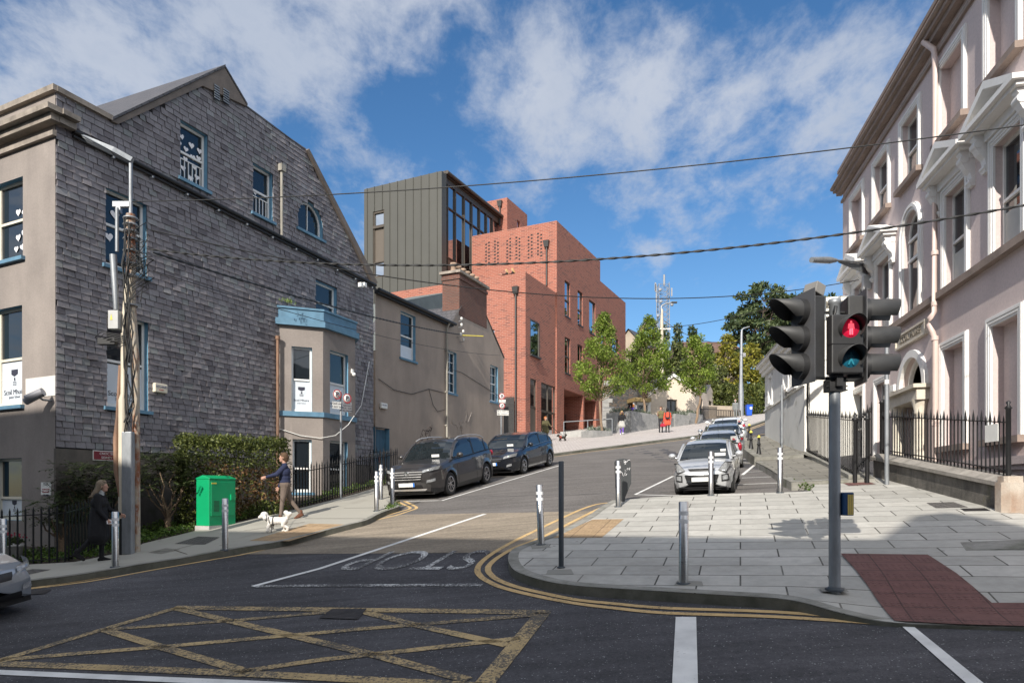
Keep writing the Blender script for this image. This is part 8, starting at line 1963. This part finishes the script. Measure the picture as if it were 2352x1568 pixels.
def tree(name,label,P,H,crown,ncl,per,size,lm,bark='bark',seed=1,trunk=.12,clear=.3,group=None,spread=1.0,multi=2,mati=0):
    """crown: list of (height fraction, half width in metres) outline"""
    rg=random.Random(seed); o=thing(name,label,'tree',P,0,group); tb=MB(); cs=[]
    fork=Vector((rg.uniform(-.05,.05)*H,rg.uniform(-.05,.05)*H,H*clear)); branch(tb,(0,0,-.4),fork,trunk,trunk*.75,rg,4,.02)
    tops=[]
    for k in range(multi): a=2*PI*k/multi+rg.uniform(-.5,.5); t=Vector((math.cos(a)*crown[len(crown)//2][1]*.35,math.sin(a)*crown[len(crown)//2][1]*.35,H*rg.uniform(.75,.92))); tops.append(branch(tb,fork,t,trunk*.62,trunk*.12,rg,6,.03))
    for i in range(ncl):
        f=crown[0][0]+(crown[-1][0]-crown[0][0])*((i+rg.random())/ncl); w=interp(crown,f); a=rg.uniform(0,2*PI); rr=w*math.sqrt(rg.uniform(.05,1)); c=Vector((math.cos(a)*rr,math.sin(a)*rr,f*H)); r=rg.uniform(.32,.62)*spread*max(.5,w/2.0)**.5; cs.append((c,r))
        tp=rg.choice(tops); st=min(tp,key=lambda q:abs(q.z-(c.z-.5*w))); branch(tb,st,c,trunk*.16,.012,rg,3,.06)
    tb.build('trunk',M[bark],o,uvs=False); mb=MB(); crown_leaves(mb,cs,rg,per,size,.42 if name=='pine_tree' else 0); mb.build('crown',M[lm],o,uvs=False); return o
def base(px,Y,dz=0): p=Vector((*yat(px,Y),0)); p.z=gz(p.x,p.y)+dz; return p
def hgt(p,px,py): return at(px,py,p.y).z-p.z
P=base(1385,47.2,.3); tree('street_tree','young bright green street tree nearest the brick building',P,hgt(P,1383,722),[(.33,.7),(.38,1.95),(.5,2.0),(.62,1.75),(.75,1.25),(.88,.65),(1.0,.2)],84,165,.175,'leaf_street',seed=3,trunk=.10,clear=.27,group='young street trees on the plaza')
P=base(1487,54,.6); tree('street_tree','young bright green street tree between stone wing and cream cottage',P,hgt(P,1487,730),[(.31,.9),(.38,1.9),(.5,2.0),(.64,1.75),(.78,1.3),(.9,.7),(1.0,.3)],84,150,.185,'leaf_street',seed=8,trunk=.11,clear=.24,group='young street trees on the plaza')
P=base(1598,56,.6); tree('street_tree','young green street tree in front of the right side of the cottage',P,hgt(P,1598,775),[(.32,.8),(.44,1.3),(.54,1.4),(.68,1.25),(.84,1.0),(1.0,.3)],70,150,.185,'leaf_street',seed=15,trunk=.11,clear=.26,group='young street trees on the plaza')
def bgtree(label,px,Y,py,w,lm,seed,n=46,per=26,size=.5,bark='bark_dark',shape=None,name='background_tree',sp=1.9,clear=.2):
    P=base(px,Y,-.5); H=hgt(P,px,py); W_=w/1568*Y/2; sh_=shape or [(.12,.55),(.3,.95),(.5,1.0),(.7,.85),(.88,.5),(1,.15)]
    return tree(name,label,P,H,[(a,b*W_) for a,b in sh_],n,per,size,lm,bark,seed,.3,clear,'trees on the hill behind the street',sp,3)
PN=[(.38,.45),(.5,.95),(.62,1.15),(.74,1.0),(.88,.75),(1,.3)]; CN=[(.1,1),(.35,.8),(.6,.55),(.8,.3),(1,.05)]
bgtree('large dark spreading pine on the hill at the right',1752,84,658,175,'leaf_pine',21,84,40,.45,shape=PN,name='pine_tree',sp=1.5,clear=.35)
bgtree('dark pine behind the pedestrian signal',1842,88,676,120,'leaf_pine',22,44,30,.55,shape=PN,name='pine_tree',sp=1.6,clear=.35)
bgtree('dark pine top showing right of the pedestrian signal',1908,92,680,70,'leaf_pine',23,26,30,.5,shape=PN,name='pine_tree',sp=1.5)
for i,(px,Y,py,w,lb) in enumerate(((1503,98,742,60,'dark pointed conifer left of the radio mast'),(1525,104,748,60,'dark conifer directly below the radio mast'),(1556,100,745,56,'dark conifer just right of the radio mast'),(1590,106,752,70,'broad dark conifer right of the mast above the cottage'))): bgtree(lb,px,Y,py,w,'leaf_pine',31+i,34,30,.5,shape=CN,name='conifer_tree',sp=1.6,clear=.1)
bgtree('yellow green tree left of the tall lamp column',1668,76,772,74,'leaf_yellow',41,60,60,.34,sp=1.25)
bgtree('yellow green ivy clad tree right of the tall lamp column',1725,78,790,90,'leaf_yellow',42,70,60,.34,sp=1.25)
bgtree('dark green tree in shade at the corner of the grey hall',1768,74,860,70,'leaf_hill',43,40,60,.34,sp=1.2)
bgtree('green hillside tree above the cottage roof',1622,82,800,90,'leaf_hill',44,46,50,.4,sp=1.4)
bgtree('grey green tree between the two street trees',1548,80,790,90,'leaf_hill',45,46,50,.4,sp=1.4)
bgtree('bushy green tree above the right end of the cottage',1650,72,845,70,'leaf_hill',48,44,60,.36,sp=1.2)
bgtree('broad green hillside tree over the cottage ridge',1580,76,830,110,'leaf_hill',49,60,60,.38,sp=1.4)
bgtree('dense olive green bush on the bank left of the yellow trees',1625,71,868,80,'leaf_hedge',50,50,70,.3,sp=1.1)
bgtree('low green tree left of the mast behind the stone wing',1468,84,785,70,'leaf_hill',46,36,50,.4,sp=1.4)
bgtree('tall green tree on the hill behind the pink school corner',1800,96,720,110,'leaf_hill',47,50,40,.5,sp=1.6)
def hedgebox(name,label,fr,L,D_,h0,h1,n,size,mats,seed,zb,shape=None,part='foliage',cat='hedge',stems=0):
    rg=random.Random(seed); o=thing(name,label,cat,frame=fr,zb=zb); mbs=[MB() for _ in mats]
    for k in range(n):
        x=rg.uniform(-.1,L+.1); y=rg.uniform(0,D_); z=h0+(h1-h0)*rg.random()
        q=rg.random()
        if q<.45: y=rg.uniform(-.08,.12)+.12*mnoise.noise(Vector((x*1.7,z*1.7,seed)))
        elif q<.7: z=h1+rg.uniform(-.16,.12)+.12*mnoise.noise(Vector((x*2,y*2,seed)))
        elif q<.8: x=rg.uniform(-.1,.1)
        d=rdir(.2,rg); d.y-=.3; d.normalize(); s=rg.uniform(.6,1.25)*size; t=(z-h0)/(h1-h0)+.35*mnoise.noise(Vector((x*.9,z*.9,seed+3)))
        m=0 if len(mats)==1 or t>.60 or t<.25 or rg.random()<.35 or x<L*.3*rg.random() else 1
        leaf(mbs[m],Vector((x,y,z)),d,d.cross(rdir(0,rg)).normalized(),s,s*.5)
    for mb,m,nm in zip(mbs,mats,(part,'brown_twigs')): mb.build(nm,M[m],o,uvs=False)
    mb=MB(); 
    for k in range(int(L*5)): 
        x=rg.uniform(0,L); y=rg.uniform(.25,D_-.2); mb.tube([(x,y,h0-.2),(x+rg.uniform(-.2,.2),y,h0+(h1-h0)*.5),(x+rg.uniform(-.4,.4),y+rg.uniform(-.1,.1),h1-.15)],[.02,.014,.006],5)
    mb.build('stems',M['bark_dark'],o,uvs=False); return o
p=G(652,1183,.1); q=G(490,1208,.1); d=Vector((p.x-q.x,p.y-q.y)); fr=Frame((q.x-d.normalized().x*.9+.05,q.y-d.normalized().y*.9+.55),d); zb=q.z-.1
hedgebox('clipped_hedge','tall clipped hedge, green on top and brown below, behind the green cabinet',fr,d.length+.75,1.15,zb+.0,hgt(q,480,1012)*1.03+q.z,15000,.088,['leaf_hedge','leaf_brown'],5,zb)
p=base(1640,70); fr=Frame((p.x,p.y),(1,.15)); hedgebox('clipped_hedge','rounded green hedge above the tan wall up the street',fr,5.2,2.6,p.z,at(1680,884,70).z,3600,.3,['leaf_hedge'],6,p.z)
def shrub(label,px,py,Ht,wd,seed,n=1500):
    rg=random.Random(seed); P=G(px,py,.1); o=thing('shrub',label,'shrub',P,0,'shrubs in the bed by the slate house'); mb=MB(); tb=MB(); tips=[]
    tb.tube([(0,0,-.1),(.02,0,.22),(0,0,.3)],[.07,.08,.1],8)
    for k in range(9):
        a=2*PI*k/9; e=Vector((math.cos(a)*wd*rg.uniform(.2,.5),math.sin(a)*wd*rg.uniform(.15,.3),Ht*rg.uniform(.55,.8))); branch(tb,(0,0,.25),e,.022,.012,rg,4,.06); tips.append(e)
    for k in range(n//7):
        c=Vector((rg.gauss(0,wd*.26),rg.gauss(0,wd*.18),Ht*rg.uniform(.55,.98))); 
        if abs(c.x)>wd*.55: continue
        d0=rdir(.0,rg); d0.z*=.4; d0.normalize(); ax=d0*rg.uniform(.22,.34)
        for j in range(7):   # pinnate sprays of narrow leaflets
            b=c+ax*(j/7); sd=d0.cross(Vector((0,0,1))).normalized()
            for s_ in (1,-1): dd=(sd*s_+d0*.5+Vector((0,0,rg.uniform(-.4,.1)))).normalized(); leaf(mb,b,dd,dd.cross(Vector((0,0,1))).normalized(),.11,.035)
    tb.build('stems',M['bark'],o,uvs=False); mb.build('foliage',M['leaf_shrub'],o,uvs=False)
shrub('dark leafy shrub with bare stems between pole and green cabinet',384,1219,2.0,1.9,4,2600); shrub('dark leafy shrub behind the woman in the black coat',222,1250,1.9,1.7,9,2600); shrub('low dark shrub filling the bed corner by the railing',140,1272,1.2,1.3,12,1000)
# ivy and weeds: nobody would count these
mb=MB(); rg=random.Random(77)
def scatter(poly,n,size,hmax):
    x0,x1=min(a for a,_ in poly),max(a for a,_ in poly); y0,y1=min(b for _,b in poly),max(b for _,b in poly); k=0
    while k<n:
        a,b=rg.uniform(x0,x1),rg.uniform(y0,y1)
        if not inside((a,b),poly): continue
        p=G(a,b,.1)+Vector((0,0,rg.uniform(.0,hmax)*(.4+mnoise.noise(Vector((a*.05,b*.1,1)))+.4))); d=rdir(.5,rg); s=rg.uniform(.6,1.3)*size; leaf(mb,p,d,d.cross(rdir(0,rg)).normalized(),s,s*.8); k+=1
scatter([(322,1250),(450,1219),(440,1196),(360,1205),(318,1225)],1900,.055,.16); scatter([(545,1198),(660,1171),(655,1155),(560,1172),(480,1198)],1900,.055,.2); scatter([(675,1168),(905,1106),(890,1098),(760,1130)],1500,.055,.16); scatter([(0,1298),(170,1289),(290,1264),(270,1240),(150,1262),(0,1272)],2200,.055,.14)
mb.build('ground_cover',M['leaf_ivy'],kind='stuff',uvs=False)
mb=MB()
scatter([(893,1172),(922,1162),(912,1155),(880,1170)],160,.05,.12); scatter([(1795,1100),(1860,1128),(1870,1120),(1800,1094)],220,.05,.1); scatter([(1735,1064),(1765,1082),(1768,1079),(1738,1060)],120,.045,.08)
mb.build('kerb_weeds',M['leaf_ivy'],kind='stuff',uvs=False)

rg=random.Random(91); mb=MB(); m2=MB()
for k in range(160):
    d=rdir(.8,rg); leaf(mb,Vector((rg.gauss(0,.12),rg.gauss(0,.12),.34+rg.uniform(0,.12))),d,d.cross(rdir(0,rg)).normalized(),.09,.05)
for k in range(40): m2.ball((rg.gauss(0,.13),rg.gauss(0,.13),.5+rg.uniform(0,.1)),.018,0,6,4)
mb.build('leaves',M['leaf_shrub'],pt_,uvs=False); m2.build('flowers',mk('red_flowers',(.35,.02,.05),.6),pt_,uvs=False,kind='stuff')
